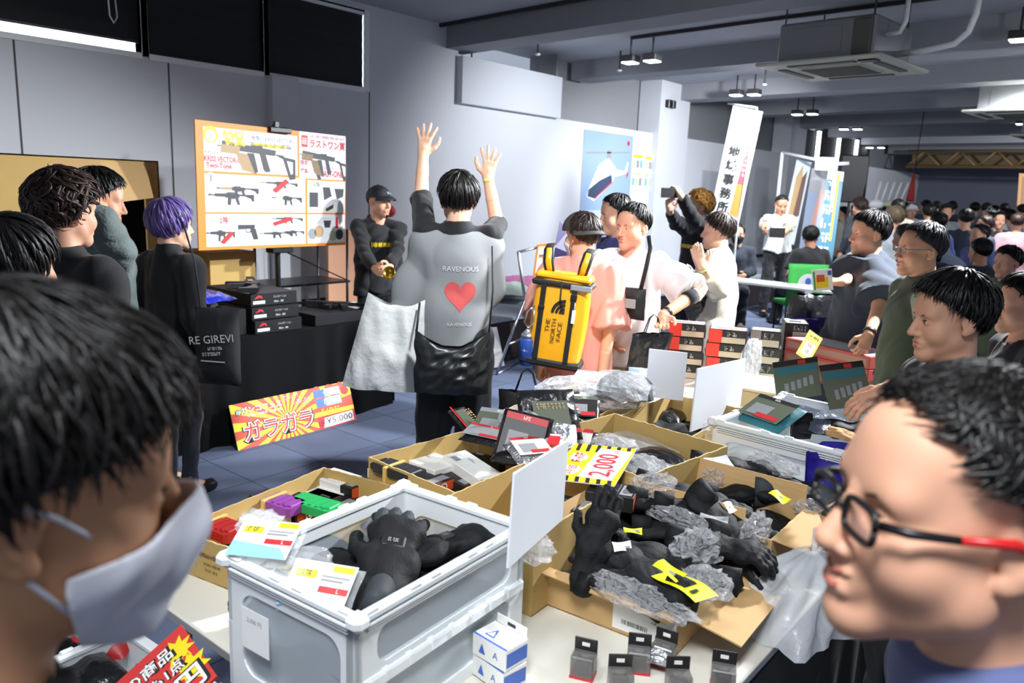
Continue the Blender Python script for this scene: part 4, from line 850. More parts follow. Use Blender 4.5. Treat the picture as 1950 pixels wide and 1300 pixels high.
# ---- goods in the lower left crate and its red sign
for (s, x, y, z, m, w_, rz) in (('black pouch at the left in the lower left crate', 110, 1255, 0.60, m_gloss, 0.16, 20), ('red cloth pouch in the lower left crate', 205, 1225, 0.61, m_magr, 0.13, 40), ('red and black printed packet in the lower left crate', 165, 1225, 0.60, m_gloss, 0.12, 10), ('black pouch at the bottom of the lower left crate', 150, 1290, 0.60, m_gloss, 0.2, 0), ('black bag at the far left corner of the lower left crate', 60, 1270, 0.6, m_gloss, 0.2, 50)):
    pack('pouch', s, at(x, y, z), w_, w_*0.8, 0.05, m, rz, 10, 0, int(x), pr_toy(m_red, m_yel, '~~~') if 'printed' in s else None)
def drawR(q, W, h):
    q.rect(0, 0, W, h, mat('sign_red', '#c8332f', 0.5), None, 0.0005)
    def burst(cx, cy, r, m, n=9, z=0.001): q.poly([(cx+(r if k % 2 else r*0.55)*math.cos(k*math.pi/n), cy+(r if k % 2 else r*0.55)*math.sin(k*math.pi/n)) for k in range(2*n)], m, None, z)
    burst(W*0.86, h*0.70, h*0.22, m_yel); burst(W*0.88, h*0.36, h*0.24, m_yel, 7); burst(W*0.30, h*0.35, h*0.20, m_yel)
    for (s, x, y, hh) in (('中の商品', 0.52, 0.78, 0.20), ('どれでも1点', 0.50, 0.53, 0.17), ('500円', 0.62, 0.22, 0.32)):
        q.text(s, W*x, h*y, h*hh*1.14, m_ink, None, 0.0016, bold=0.05); q.text(s, W*x, h*y, h*hh, m_wht, None, 0.0022, bold=0.02)
_p = atZ(413, 1287, 0.755); _q0 = atZ(281, 1412, 0.66); _u = atZ(358, 1178, 0.80)
card('price_sign', 'red sign with yellow bursts and white lettering leaning on the lower left crate', V3(*_p)+nrm(V3(*_q0)-_p)*0.25, _p, V3(*_u)+nrm(V3(*_q0)-_p)*0.25, drawR, m=mat('sign_red', '#c8332f'), cat='sign', th=0.006)

q = MB(); q.grid(lambda u, v: (6.424+0.02*v*(0.5+0.5*math.sin(u*90)), 0.87+3.2*u, 0.69-0.68*v), 160, 8, mat('black_skirt', '#0b0b0d', 0.9)); tag(q.build('table_skirt'), 'black cloth hanging down the right side of the white tables', 'tablecloth')

for (bx, w_, d_, zt, nm) in (((6.06, 1.755, 4), 0.36, 0.40, 0.79, 'dark packed gloves filling the open glove box'), ((6.12, 2.125, 2), 0.35, 0.27, 0.845, 'dark packed gloves filling the middle glove box'), ((6.14, 2.40, -2), 0.34, 0.21, 0.835, 'dark packed gloves filling the tagged glove box'), ((5.70, 2.235, -7), 0.47, 0.45, 0.84, 'dark packed pouches filling the big box'), ((5.225, 2.585, 5), 0.31, 0.80, 0.88, 'dark packed pouches filling the long left box'), ((5.61, 2.80, 2), 0.31, 0.50, 0.83, 'dark packed goods filling the box with two blank boards')):
    q = MB(); T = Tm((bx[0], bx[1], 0), math.radians(bx[2])); q.grid(lambda u, v: ((u-.5)*w_, (v-.5)*d_, zt+0.018*math.sin(u*13+v*5)*math.cos(v*11-u*4)), 22, 22, m_gloss if 'pouches' in nm else m_glove, T); tag(q.build('packed_goods'), nm, 'goods', kind='stuff')
rs = random.Random(5)
for i, (x, y, z, rz, sc_) in enumerate(((1170, 1010, 0.85, 40, .95), (1290, 1010, 0.86, -60, 1.0), (1190, 1110, 0.84, 80, 0.95), (1270, 960, 0.90, -40, 1.0), (1360, 1040, 0.88, -80, 1.0), (1410, 940, 0.875, -50, 1.0), (1500, 925, 0.87, -75, 1.0))):
    glove(('black glove at the far left corner of the open glove box', 'black glove against the far wall of the open glove box', 'black glove low at the front left of the open glove box', 'black glove at the left end of the middle glove box', 'black glove at the right end of the middle glove box', 'black glove between the tags of the third glove box', 'black glove at the right end of the third glove box')[i], at(x, y, z), rz, rs.uniform(-8, 8), rs.uniform(-10, 10), i % 3, sc=sc_)
# ================================================================== figures
def Rz(a): c, s = math.cos(a), math.sin(a); return np.array([[c, -s, 0], [s, c, 0], [0, 0, 1.0]])
def Rx(a): c, s = math.cos(a), math.sin(a); return np.array([[1.0, 0, 0], [0, c, -s], [0, s, c]])
def Ry(a): c, s = math.cos(a), math.sin(a); return np.array([[c, 0, s], [0, 1.0, 0], [-s, 0, c]])
def skin(name, col): return mat(name, col, 0.55, spec=0.35, sss=0.0, bump=(140, 0.06, 0.001), var=0.04, vscale=14)
sk_a = skin('skin_warm', '#d6a184'); sk_b = skin('skin_light', '#e0b396'); sk_c = skin('skin_tan', '#bd8768')
m_lip = mat('lip', '#b5685c', 0.45, sss=0.1); m_brow = mat('brow_hair', '#1a1412', 0.8); m_eyew = mat('eye_white', '#e8e4e0', 0.2, spec=0.6); m_iris = mat('iris', '#1d120d', 0.1, spec=0.8)
def hairmat(n, c, r=0.42): return mat(n, c, r, spec=0.35, bump=(240, 0.35, 0.002), var=0.25, vscale=40)
h_blk = hairmat('hair_black', '#0d0b0a'); h_brn = hairmat('hair_dark_brown', '#241814'); h_pur = hairmat('hair_purple', '#6b5a98', 0.35); h_gold = hairmat('hair_gold', '#b5813a')
h_bry = hairmat('hair_brown', '#2f1f1a'); h_gry = hairmat('hair_greying', '#2c2d31')
from mathutils.bvhtree import BVHTree
LAST = {}
def drape(P, n, v, f, off=0.003, cut=None):
    tr = BVHTree.FromPolygons([tuple(a) for a in v], f); o = []; n = nrm(n)
    for p in P:
        h = tr.ray_cast(Vector(tuple(p+n*0.4)), Vector(tuple(-n)), 0.8); o.append(np.array(h[0])+n*off if h[0] is not None else p)
    return np.array(o)
def head_prims(full=0.0, jaw=1.0, smile=0.0, nose=1.0):
    """head with the ear canal level at z=0, face towards +y"""
    w = 1+full*0.12
    P = [E_((0, -0.012, 0.048), (0.077, 0.097, 0.084), 0.02), E_((0, 0.030, -0.022), (0.064*w, 0.066, 0.086), 0.03),
         C_((-0.040*w, 0.012, -0.055), (0, 0.070, -0.096), 0.026+full*0.008, 0.020, 0.025), C_((0.040*w, 0.012, -0.055), (0, 0.070, -0.096), 0.026+full*0.008, 0.020, 0.025),
         E_((0, 0.080, -0.096), (0.024, 0.018, 0.018), 0.018), E_((-0.040*w, 0.058, -0.030), (0.028, 0.028, 0.030), 0.02), E_((0.040*w, 0.058, -0.030), (0.028, 0.028, 0.030), 0.02),
         C_((-0.038, 0.074, 0.028), (0.038, 0.074, 0.028), 0.017, 0.017, 0.018), E_((0, 0.058, 0.060), (0.052, 0.032, 0.040), 0.03),
         E_((-0.031, 0.099, 0.006), (0.018, 0.014, 0.012), 0.012, op='-'), E_((0.031, 0.099, 0.006), (0.018, 0.014, 0.012), 0.012, op='-'),
         E_((-0.031, 0.078, 0.005), (0.0155, 0.0130, 0.0125), 0.005), E_((0.031, 0.078, 0.005), (0.0155, 0.0130, 0.0125), 0.005),
         C_((0, 0.091, 0.018), (0, 0.091+0.022*nose, -0.026), 0.0085, 0.0115, 0.010), E_((0, 0.092+0.020*nose, -0.030), (0.012, 0.012, 0.010), 0.006),
         E_((-0.0125, 0.098, -0.034), (0.0085, 0.011, 0.008), 0.006), E_((0.0125, 0.098, -0.034), (0.0085, 0.011, 0.008), 0.006),
         E_((0, 0.088, -0.062), (0.028, 0.014, 0.020), 0.012),
         C_((-0.018, 0.096, -0.058+smile*0.004), (0.018, 0.096, -0.058+smile*0.004), 0.0055, k=0.005), C_((-0.014, 0.096, -0.070), (0.014, 0.096, -0.070), 0.0068, k=0.006),
         C_((-0.024, 0.098, -0.0635+smile*0.006), (0, 0.106, -0.0640), 0.0016, k=0.003, op='-'), C_((0.024, 0.098, -0.0635+smile*0.006), (0, 0.106, -0.0640), 0.0016, k=0.003, op='-')]
    for s in (-1, 1):
        R = Rz(s*0.35)@Rx(-0.2)
        P += [E_((s*0.080, -0.012, 0.000), (0.0065, 0.019, 0.031), 0.006, R), E_((s*0.086, -0.006, 0.004), (0.005, 0.010, 0.017), 0.004, R, '-'), E_((s*0.078, -0.004, -0.026), (0.006, 0.010, 0.010), 0.006, R)]
    return P
def arm_hand(w, d, n, side, curl=0.35, spread=0.14, sc=1.0, thumb=0.5, bends=None):
    """wrist w, finger direction d, palm normal n; side +1 right hand"""
    d = nrm(d); n = nrm(np.array(n, float)-d*(np.array(n, float)@d)); lat = np.cross(d, n)*side
    p = lambda a, b, c: w+sc*(d*a+lat*b+n*c)
    P = [C_(w, p(0.03, 0, 0), 0.026*sc, 0.030*sc, 0.015, flat=(n, 0.75))]
    ln = ((0.026, 0.070), (0.009, 0.078), (-0.009, 0.073), (-0.026, 0.058))
    for i, (x, L) in enumerate(ln):
        P.append(C_(p(0.015, x*0.6, 0), p(0.082-abs(i-1)*0.004, x, 0), 0.0135*sc, 0.0118*sc, 0.010*sc))
        a = (1.5-i)*spread; q = p(0.084-abs(i-1)*0.004, x, 0); dd = nrm(d*math.cos(a)+lat*math.sin(a)); th = 0.0
        cl = curl if bends is None else bends[i]
        for s in range(3):
            th += cl*(0.75, 1.0, 0.7)[s]; u = dd*math.cos(th)+n*math.sin(th); e = q+u*L*sc*(0.45, 0.31, 0.24)[s]
            P.append(C_(q, e, (0.0098-0.0008*s)*sc, (0.0092-0.0009*s)*sc, 0.003*sc)); q = e
    a = p(0.018, 0.020, 0.004); b = a+sc*0.042*nrm(d*0.55+lat*0.8+n*0.25*thumb); c = b+sc*0.032*nrm(d*0.85+lat*(0.55-0.4*thumb)+n*0.35*thumb); e = c+sc*0.024*nrm(d*0.95+lat*(0.2-0.4*thumb)+n*0.3*thumb)
    P += [C_(a, b, 0.0165*sc, 0.0125*sc, 0.010*sc), C_(b, c, 0.0118*sc, 0.0105*sc, 0.004*sc), C_(c, e, 0.0102*sc, 0.0085*sc, 0.003*sc)]
    return P
_rs = np.random.RandomState(11)
def hair_locks(q, m, n, end, r=0.006, cover=0.0, rad=(0.083, 0.104, 0.092), cen=(0, -0.010, 0.048), crown=(0.01, -0.03), th=0.012, curl=0.0, droop=0.006, seed=0, ln=(0.45, 0.95), mess=0.10, part=None, nr=6):
    """tapered locks flowing from the crown down to the hairline end(phi) in degrees, phi 0 at the face"""
    rs = np.random.RandomState(seed); rad = np.array(rad); cen = np.array(cen)
    def pt(t, ph, off):
        d = np.array((math.sin(t)*math.sin(ph), math.sin(t)*math.cos(ph), math.cos(t)))
        d = Rx(0.28)@d                                    # crown sits back
        return cen+d*rad+nrm(d*rad)*off
    for i in range(n):
        ph = rs.uniform(-math.pi, math.pi); te = math.radians(end(math.degrees(ph)))
        L = rs.uniform(*ln); t1 = te*math.sqrt(rs.uniform(0.12, 1.0))+rs.normal()*0.05; t1 = min(t1, te+0.05); t0 = max(0.03, t1-L); sw = rs.normal()*mess
        o0 = rs.uniform(0.2, 1.0)*th; pts = []; ks = 7
        for k in range(ks):
            u = k/(ks-1); t = t0+(t1-t0)*u; b = math.sin(u*math.pi)*0.25+0.75
            pts.append(pt(t, ph+sw*u*u+curl*math.sin(u*5+i)*0.15, o0*b+(droop*u*u*rs.uniform(0.2, 1.2) if t > 0.9 else 0)))
        rr = r*rs.uniform(0.7, 1.3)*np.array([0.5, 0.9, 1.0, 1.0, 0.85, 0.55, 0.08])
        up = nrm(pts[3]-cen)
        q.tube(pts, rr, m, nr, flat=0.45, up=up, caps=False)
def hair_cap(q, m, end, off=0.006, rad=(0.083, 0.104, 0.092), cen=(0, -0.010, 0.048), nu=40, nv=20, margin=7):
    rad = np.array(rad); cen = np.array(cen)
    def g(u, v):
        ph = (u-0.5)*2*math.pi; t = math.radians(max(end(math.degrees(ph))-margin, 5))*v
        d = Rx(0.28)@np.array((math.sin(t)*math.sin(ph), math.sin(t)*math.cos(ph), math.cos(t))); return tuple(cen+d*rad*(1+off/0.09*(1-0.5*v**6)+0.012*math.sin(ph*17+v*5)*v))
    q.grid(lambda u, v: g(v, u), nv, nu, m)
def hl(front, temple, side, back):
    """hairline angle from the crown at the front, temple, ear side and nape"""
    xs = [0, 35, 62, 95, 130, 180]; ys = [front, front+2, temple, side, (side+back)/2+4, back]
    return lambda p: float(np.interp(abs(p), xs, ys))
HAIR = {
 'short': dict(end=hl(76, 98, 108, 132), n=420, r=0.0055, th=0.012, mess=0.12),
 'short_fringe': dict(end=hl(88, 102, 112, 134), n=460, r=0.006, th=0.020, mess=0.10),
 'bowl': dict(end=hl(86, 100, 116, 138), n=520, r=0.006, th=0.022, mess=0.05, droop=0.012),
 'bob': dict(end=hl(94, 134, 150, 150), n=760, r=0.0062, th=0.034, mess=0.02, droop=0.006, ln=(0.6, 1.3)),
 'messy': dict(end=hl(84, 98, 112, 140), n=520, r=0.0075, th=0.030, mess=0.28, droop=0.016, curl=1.0),
 'crop': dict(end=hl(66, 80, 92, 120), n=520, r=0.004, th=0.008, mess=0.2, ln=(0.2, 0.4)),
 'long': dict(end=hl(84, 120, 150, 158), n=480, r=0.007, th=0.024, mess=0.06, droop=0.01, ln=(0.6, 1.3)),
}
def fold(amp, seed, fr=16):
    def f(P):
        a = wob(P, amp*1.3, fr, seed, (1, 1, 0.5)); b = wob(P, amp*2.4, fr*1.6, seed+5, (1, 1, 0.6), 3)
        return np.minimum(a-np.abs(b)*1.0+amp*0.3, 0.003)
    return f
DEF = dict(hip=(0, 0, .93), waist=(0, 0, 1.08), chest=(0, 0.0, 1.27), neck=(0, -.015, 1.44), head=(0, .012, 1.585),
           shR=(.168, -.01, 1.37), elR=(.235, -.04, 1.11), wrR=(.245, .03, .88), shL=(-.168, -.01, 1.37), elL=(-.235, -.04, 1.11), wrL=(-.245, .03, .88),
           hpR=(.09, 0, .90), knR=(.10, .02, .50), anR=(.105, -.02, .09), hpL=(-.09, 0, .90), knL=(-.10, .02, .50), anL=(-.105, -.02, .09))
def person(label, loc, yaw, J=None, Jabs=None, H=1.72, hyaw=0, hpitch=0, hroll=0, skn=None, hair='short', hm=None, top=None, bot=None, shoes=None, handR=None, handL=None, vox=0.009, hvox=0.0045,
           face={}, eyes=True, wide=1.0, headsc=1.0, seed=1, hairseed=0, group=None, legs=True, name='person', hairn=1.0, feet=True):
    """top: dict(m, sleeve 'long'|'short'|'elbow'|'none', hem, loose, collar, name)"""
    skn = skn or sk_a; hm = hm or h_blk; K = dict(DEF); K.update(J or {}); K = {k: V3(*v) for k, v in K.items()}; s = H/1.72
    for k in K: K[k] = K[k]*s
    for k, v in (Jabs(K, s) if Jabs else {}).items(): K[k] = V3(*v)
    t = thing(name, label, 'person', loc, yaw, group)
    side = nrm(K['shR']-K['shL']); upt = nrm(K['neck']-K['hip']); fw = nrm(np.cross(upt, side)); side = np.cross(fw, upt)*1.0
    hw = 1.0*wide
    RH = Rz(math.radians(hyaw))@Rx(math.radians(hpitch))@Ry(math.radians(hroll)); hc = K['head']
    hs = s*headsc
    HP = xf(head_prims(**face), RH, hc, hs)
    nb = hc+RH@V3(0, -0.022, -0.045)*hs
    neckP = [C_(nb, K['neck']-upt*0.01, 0.053*hs*(1+0.1*(wide-1)), 0.062*s, 0.02)]
    # body
    B = [C_(K['neck']-upt*0.04*s, K['shR'], 0.045*s, 0.048*s, k=0.04), C_(K['neck']-upt*0.04*s, K['shL'], 0.045*s, 0.048*s, k=0.04), C_(K['chest'], K['waist'], 0.125*hw*s, 0.115*hw*s, 0.05, (fw, 0.70)), C_(K['waist'], K['hip'], 0.115*hw*s, 0.13*hw*s, 0.05, (fw, 0.75)), C_(K['neck'], K['chest'], 0.06*s, 0.10*s, 0.05, (fw, 0.8))]
    for a in 'RL':
        B += [C_(K['sh'+a], K['el'+a], 0.048*s*wide**0.5, 0.040*s, 0.03), C_(K['el'+a], K['wr'+a], 0.040*s, 0.026*s, 0.02)]
        if legs: B += [C_(K['hp'+a], K['kn'+a], 0.066*s, 0.046*s, 0.04), C_(K['kn'+a], K['an'+a], 0.045*s, 0.036*s, 0.02), C_(K['an'+a], K['an'+a]+V3(0, 0.13, -0.05)*s, 0.036*s, 0.026*s, 0.02)]
    q = MB(); v, f = solid(B+neckP, vox); q.add(v, f, skn, True)
    v, f = solid(HP+neckP, hvox); q.add(v, f, skn, True)
    for a, sd, hd in (('R', 1, handR), ('L', -1, handL)):
        if hd is None: hd = {}
        if hd == 'none': continue
        w = K['wr'+a]; fd = nrm(w-K['el'+a]); d = V3(*hd.get('d', fd)); n = V3(*hd.get('n', tuple(-side*sd)))
        fp = [C_(K['el'+a]+(w-K['el'+a])*0.55, w, 0.034*s, 0.0265*s, 0.015)]+arm_hand(w, d, n, sd, hd.get('curl', 0.35), hd.get('spread', 0.10), hd.get('sc', s), hd.get('thumb', 0.5), hd.get('bends'))
        v, f = solid(fp, max(0.0036, hvox*0.85)); q.add(v, f, skn, True)
    q.build('body', t)
    RHm = Matrix.Identity(4)
    for i in range(3):
        for j in range(3): RHm[i][j] = RH[i, j]*hs
        RHm[i][3] = hc[i]
    if eyes:
        for sx in (-1, 1):
            e = MB(RHm); e.sphere((sx*0.031, 0.0795, 0.005), (0.0125, 0.0125, 0.0068), m_eyew, 12); e.sphere((sx*0.031, 0.0865, 0.005), (0.0058, 0.0062, 0.0060), m_iris, 10); e.build('eye', t)
            e = MB(RHm); e.tube([(sx*0.014, 0.0935, 0.022), (sx*0.030, 0.0935, 0.027), (sx*0.046, 0.082, 0.023)], [0.0025, 0.003, 0.0012], m_brow, 6, flat=0.6); e.build('eyebrow', t)
            if hvox < 0.004: e = MB(RHm); e.tube([(sx*0.017, 0.0895, 0.0075), (sx*0.031, 0.0925, 0.0125), (sx*0.046, 0.082, 0.0075)], [0.0011, 0.0015, 0.0009], m_brow, 5); e.build('eyelash', t)
        e = MB(RHm); sm = face.get('smile', 0)
        e.tube([(-0.023, 0.0945, -0.0615+sm*0.006), (-0.010, 0.1018, -0.0575+sm*0.003), (0, 0.1020, -0.0590), (0.010, 0.1018, -0.0575+sm*0.003), (0.023, 0.0945, -0.0615+sm*0.006)], [0.0008, 0.0032, 0.0030, 0.0032, 0.0008], m_lip, 8)
        e.tube([(-0.022, 0.0945, -0.0640+sm*0.006), (-0.009, 0.1020, -0.0700), (0, 0.1028, -0.0708), (0.009, 0.1020, -0.0700), (0.022, 0.0945, -0.0640+sm*0.006)], [0.0008, 0.0036, 0.0042, 0.0036, 0.0008], m_lip, 8)
        e.build('lips', t)
    if hair:
        h = dict(HAIR[hair]) if isinstance(hair, str) else dict(hair); n = int(h.pop('n')*hairn); end = h.pop('end'); e = MB(RHm)
        hair_cap(e, hm, end, off=max(0.004, h['th']*0.6)); hair_locks(e, hm, n, end, seed=hairseed or seed, **h); e.build('hair', t)
    # garments
    L = 0.0
    if top:
        lo = top.get('loose', 0.012)*s; hem = top.get('hem', 0.08)*s; G = []
        hb = K['hip']-upt*hem
        nkb = K['neck']-upt*0.035*s; o1, o2, o3 = side*0.040*s*hw, side*0.034*s*hw, side*0.052*s*hw
        for g_ in (-1, 1):
            shp = K['shR'] if g_ > 0 else K['shL']
            G += [C_(nkb+g_*side*0.03*s, shp, 0.050*s+lo*0.4, 0.050*s+lo*0.5, k=0.04), C_(K['chest']+g_*o1, K['waist']+g_*o2, 0.108*hw*s+lo, 0.104*hw*s+lo, 0.06, (fw, 0.88)),
                  C_(K['waist']+g_*o2, hb+g_*o3, 0.104*hw*s+lo, 0.112*hw*s+lo, 0.05, (fw, 0.92), fb=True)]
        G += [C_(K['neck']-upt*0.04, K['chest'], 0.070*s, 0.115*s, 0.06, (fw, 0.85))]
        if top.get('collar', 0): G.append(C_(K['neck']-upt*0.03*s, K['neck']+(nb-K['neck'])*top['collar'], 0.075*s, 0.066*s, 0.02, fb=True))
        sl = top.get('sleeve', 'long')
        for a in 'RL':
            sh, el, wr = K['sh'+a], K['el'+a], K['wr'+a]
            if sl == 'none': continue
            if sl == 'short': G.append(C_(sh, sh+(el-sh)*top.get('len', 0.78), 0.058*s+lo*0.7, 0.060*s+lo*1.4, 0.03, fb=True))
            elif sl == 'elbow': G.append(C_(sh, sh+(el-sh)*1.0, 0.058*s+lo*0.7, 0.056*s+lo*1.2, 0.03, fb=True))
            else:
                G.append(C_(sh, el, 0.057*s+lo*0.6, 0.050*s+lo*0.6, 0.03)); G.append(C_(el, el+(wr-el)*top.get('len', 0.94), 0.049*s+lo*0.6, 0.036*s+lo*0.4, 0.02, fb=True))
        nk = K['neck']+fw*0.02*s
        if not top.get('collar', 0): G.append(C_(nk+upt*0.01*s, nk+upt*0.12*s, 0.062*s, 0.085*s, 0.01, op='-'))
        G += top.get('extra', [])
        v, f = solid(G, vox, disp=fold(top.get('fold', 0.006)*s, seed)); MB().add(v, f, top['m'], True).build(top.get('name', 'shirt'), t); LAST['g'] = (v, f)
    if bot and legs:
        lo = bot.get('loose', 0.012)*s; G = [C_(K['waist']*0.45+K['hip']*0.55, K['hip'], 0.118*hw*s+lo, 0.130*hw*s+lo, 0.05, (fw, 0.76))]
        for a in 'RL':
            G.append(C_(K['hp'+a], K['kn'+a], 0.078*s+lo, 0.062*s+lo, 0.04))
            if not bot.get('shorts'): G.append(C_(K['kn'+a], K['an'+a]+V3(0, 0, -0.03*s), 0.060*s+lo, 0.048*s+lo, 0.03, fb=True))
        v, f = solid(G, vox*1.15, disp=fold(0.006*s, seed+3, 18)); MB().add(v, f, bot['m'], True).build(bot.get('name', 'trousers'), t)
    if shoes and legs and feet:
        for a in 'RL':
            an = K['an'+a]; dirn = V3(*(K.get('toe'+a, an+V3(0, 0.15, 0)))) - an; dirn[2] = 0; dirn = nrm(dirn); z0 = an[2]-0.085*s
            base = V3(an[0], an[1], z0+0.045*s)
            G = [C_(base-dirn*0.05*s, base+dirn*0.15*s+V3(0, 0, -0.01), 0.045*s, 0.038*s, 0.03), C_(an+V3(0, 0, 0.03), base, 0.047*s, 0.048*s, 0.03)]
            v, f = solid(G, 0.007); v[:, 2] = np.maximum(v[:, 2], z0+0.003); e = MB(); e.add(v, f, shoes, True); e.build('shoe', t)
    return t, K, RHm, fw, side, upt
def cloth(name, col, **k): return mat(name, col, k.pop('rough', 0.85), bump=k.pop('bump', (260, 0.35, 0.002)), sheen=k.pop('sheen', 0.1), **k)
def cap_part(t, RHm, m, back=True, text=None, tcol=None):
    q = MB(RHm)
    def g(u, v):
        a = u*2*math.pi; tt = v*math.radians(97); return (0.092*math.sin(tt)*math.sin(a), -0.012+0.112*math.sin(tt)*math.cos(a), 0.052+0.098*math.cos(tt)*(1-0.1*v)+0.02*math.cos(a)*v*0.5)
    q.grid(lambda u, v: g(v, u), 16, 30, m); q.sphere((0, -0.012, 0.150), (0.008, 0.008, 0.004), m, 8)
    q.build('cap_crown', t)
    sgn = 1
    b = MB(RHm)
    def h(u, v):
        a = (u-0.5)*math.radians(128); r0_ = 0.108; r1_ = 0.178; r = r0_+(r1_-r0_)*v*(math.cos(a*0.75)**0.5)
        return (0.086/0.108*r*math.sin(a)*(1-0.1*v), -0.010+r*math.cos(a), 0.050+0.012-0.030*v*v-0.35*abs(math.sin(a))**2*0.05+0.0)
    b.grid(h, 18, 8, m); o = b.build('cap_brim', t, solid=0.004)
    return t
def mask_part(t, RHm, hp, m, name='face_mask', strap=True, vox=0.004):
    def post(P, f):
        x, y, z = P[..., 0], P[..., 1], P[..., 2]
        reg = np.maximum(np.maximum(0.022-y+np.maximum(0, -z-0.05)*0.3, z+0.006+0.10*np.abs(x)-(y-0.09)*0.35), -0.118-z)
        return np.maximum(np.abs(f-0.0065)-0.0022, reg)
    v, f = solid(hp+[E_((0, 0.10, -0.035), (0.030, 0.022, 0.035), 0.03)], vox, post=post, pad=0.012, disp=lambda P: wob(P, 0.0012, 90, 3))
    q = MB(RHm); q.add(v, f, m, True)
    if strap:
        for sx in (-1, 1):
            q.tube([(sx*0.060, 0.045, -0.018), (sx*0.078, 0.012, 0.010), (sx*0.085, -0.012, 0.022)], 0.0022, m, 6); q.tube([(sx*0.055, 0.04, -0.085), (sx*0.074, 0.012, -0.05), (sx*0.082, -0.016, -0.02)], 0.0022, m, 6)
    return q.build(name, t)
# ================================================================== people
def ik(sh, wr, l1, l2, pole):
    d = wr-sh; L = np.linalg.norm(d); mx = (l1+l2)*0.995
    if L > mx: wr = sh+d/L*mx; L = mx; d = wr-sh
    a = (l1*l1-l2*l2+L*L)/(2*L); h = math.sqrt(max(l1*l1-a*a, 1e-6)); u = d/L; p = np.array(pole, float); p = nrm(p-u*(p@u)); return sh+u*a+p*h, wr
def place(label, px, py, dep, yaw, H=None, hands=None, J=None, off=0.0, hairtop=0.022, z0=0.0, center=None, **kw):
    """px, py: the top of the head in the photograph, dep metres along the view"""
    pt = atD(px, py, dep); H = H or (pt[2]-z0-hairtop)/1.717*1.72; loc = (pt[0], pt[1], z0); ya = math.radians(yaw); Ri = Rz(-ya)
    if center is not None: pt = atD(*center); H = pt[2]/1.585*1.72; loc = (pt[0], pt[1], 0.0)
    loc = V3(*loc)-Rz(ya)@V3(0, 0.01, 0)
    def world2loc(p): return Ri@(np.array(p)-loc)
    def Jabs(K, s):
        o = {}
        for k, v in (hands or {}).items():
            a = k; w = world2loc(atD(*v[:3])); el, w2 = ik(K['sh'+a], w, 0.285*s, 0.25*s, v[3]); o['el'+a] = el; o['wr'+a] = w2
        return o
    r = person(label, tuple(loc), ya, J=J, Jabs=Jabs, H=H, **kw)
    r[0]['_h'] = 0; del r[0]['_h']
    return r+(world2loc, H/1.72)
c_blk = cloth('cloth_black', '#121317'); c_blk2 = cloth('cloth_black_soft', '#1b1c20'); c_gry = cloth('cloth_grey', '#85898a', bump=(200, 0.3, 0.002)); c_salm = cloth('cloth_salmon', '#dc9486'); c_white = cloth('cloth_white', '#e9eaec')
c_cream = cloth('cloth_cream', '#dcd7c2', bump=(120, 0.6, 0.004)); c_navy = cloth('cloth_navy', '#2b3442'); c_olive = cloth('cloth_olive', '#3f4a3a'); c_sage = cloth('cloth_sage', '#7d8c78'); c_suit = cloth('cloth_suit', '#242c38'); c_shirtw = cloth('cloth_uniform', '#cfd0cf')
c_khaki = cloth('cloth_khaki', '#7e7a5c'); c_beige = cloth('cloth_beige', '#cfc3a6'); c_jean = cloth('cloth_dark_trouser', '#23262a'); c_leg = cloth('cloth_coated', '#26282f', rough=0.35, bump=(40, 0.6, 0.006)); c_purp = cloth('cloth_blue_violet', '#3a3f78'); c_gcam = cloth('cloth_grey_green', '#5e6a68', bump=(60, 0.9, 0.006))
m_shoe = mat('shoe_black', '#15151a', 0.3); m_shoep = mat('shoe_pale', '#b9a596', 0.7); m_leath = mat('black_leather', '#1d1f20', 0.33, spec=0.6, bump=(5, 0.35, 0.02)); m_mask = mat('mask_white', '#d9dce6', 0.8, bump=(150, 0.15, 0.001)); m_maskk = mat('mask_black', '#17181a', 0.7)
m_yp = mat('backpack_yellow', '#efa91a', 0.32, spec=0.6, bump=(30, 0.12, 0.003)); m_strap = mat('webbing', '#17181a', 0.6, bump=(200, 0.4, 0.002)); m_wst = mat('wristband_yellow', '#d9e08a', 0.5)
def band(t, K, a, m, fr=0.9, r=0.031, w=0.02, name='wristband'):
    p = K['el'+a]+(K['wr'+a]-K['el'+a])*fr; d = nrm(K['wr'+a]-K['el'+a]); q = MB(); q.tube([p-d*w/2, p+d*w/2], r, m, 16, caps=False); return q.build(name, t, solid=0.003)
def chest_print(t, K, fw, side, upt, front, words, z, depth=0.12, cy=None, geo=None):
    """lettering laid over the torso: words = (text, x, z, height, material)"""
    n = fw if front else -fw; x = -side if front else side; q = MB()
    for (w, dx, dz, h, m) in words:
        if w.startswith('~') or w.startswith('ー'):
            for i in range(14):
                rs = random.Random(i); o = K['chest']+upt*(z+dz)+x*(dx-0.098+0.014*i); w0 = 0.011; h0 = 0.03+0.012*rs.random(); P = [o+x*a*w0*(1 if i % 3 else .5)+upt*b*h0 for a, b in ((0, -.5), (1, -.5), (1, .5), (0, .5))]
                q.add(drape(P, n, *(geo or LAST['g']), off=0.006), [(0, 1, 2, 3)], m)
            continue
        o = K['chest']+upt*(z+dz)+x*dx
        v, f = text_geo(w); v = v.copy(); hh = v[:, 1].max()-v[:, 1].min(); v = v*h/hh
        P = o+np.outer(v[:, 0], x)+np.outer(v[:, 1], upt); xx = v[:, 0]+dx
        P = drape(P, n, *(geo or LAST['g']), off=0.005); q.add(P, f, m)
    return q.build('lettering', t)
def strap(t, pts, w, m, name='strap', th=0.35, up=(0, 0, 1)):
    q = MB(); q.tube(pts, w, m, 8, flat=th, up=up); return q.build(name, t)
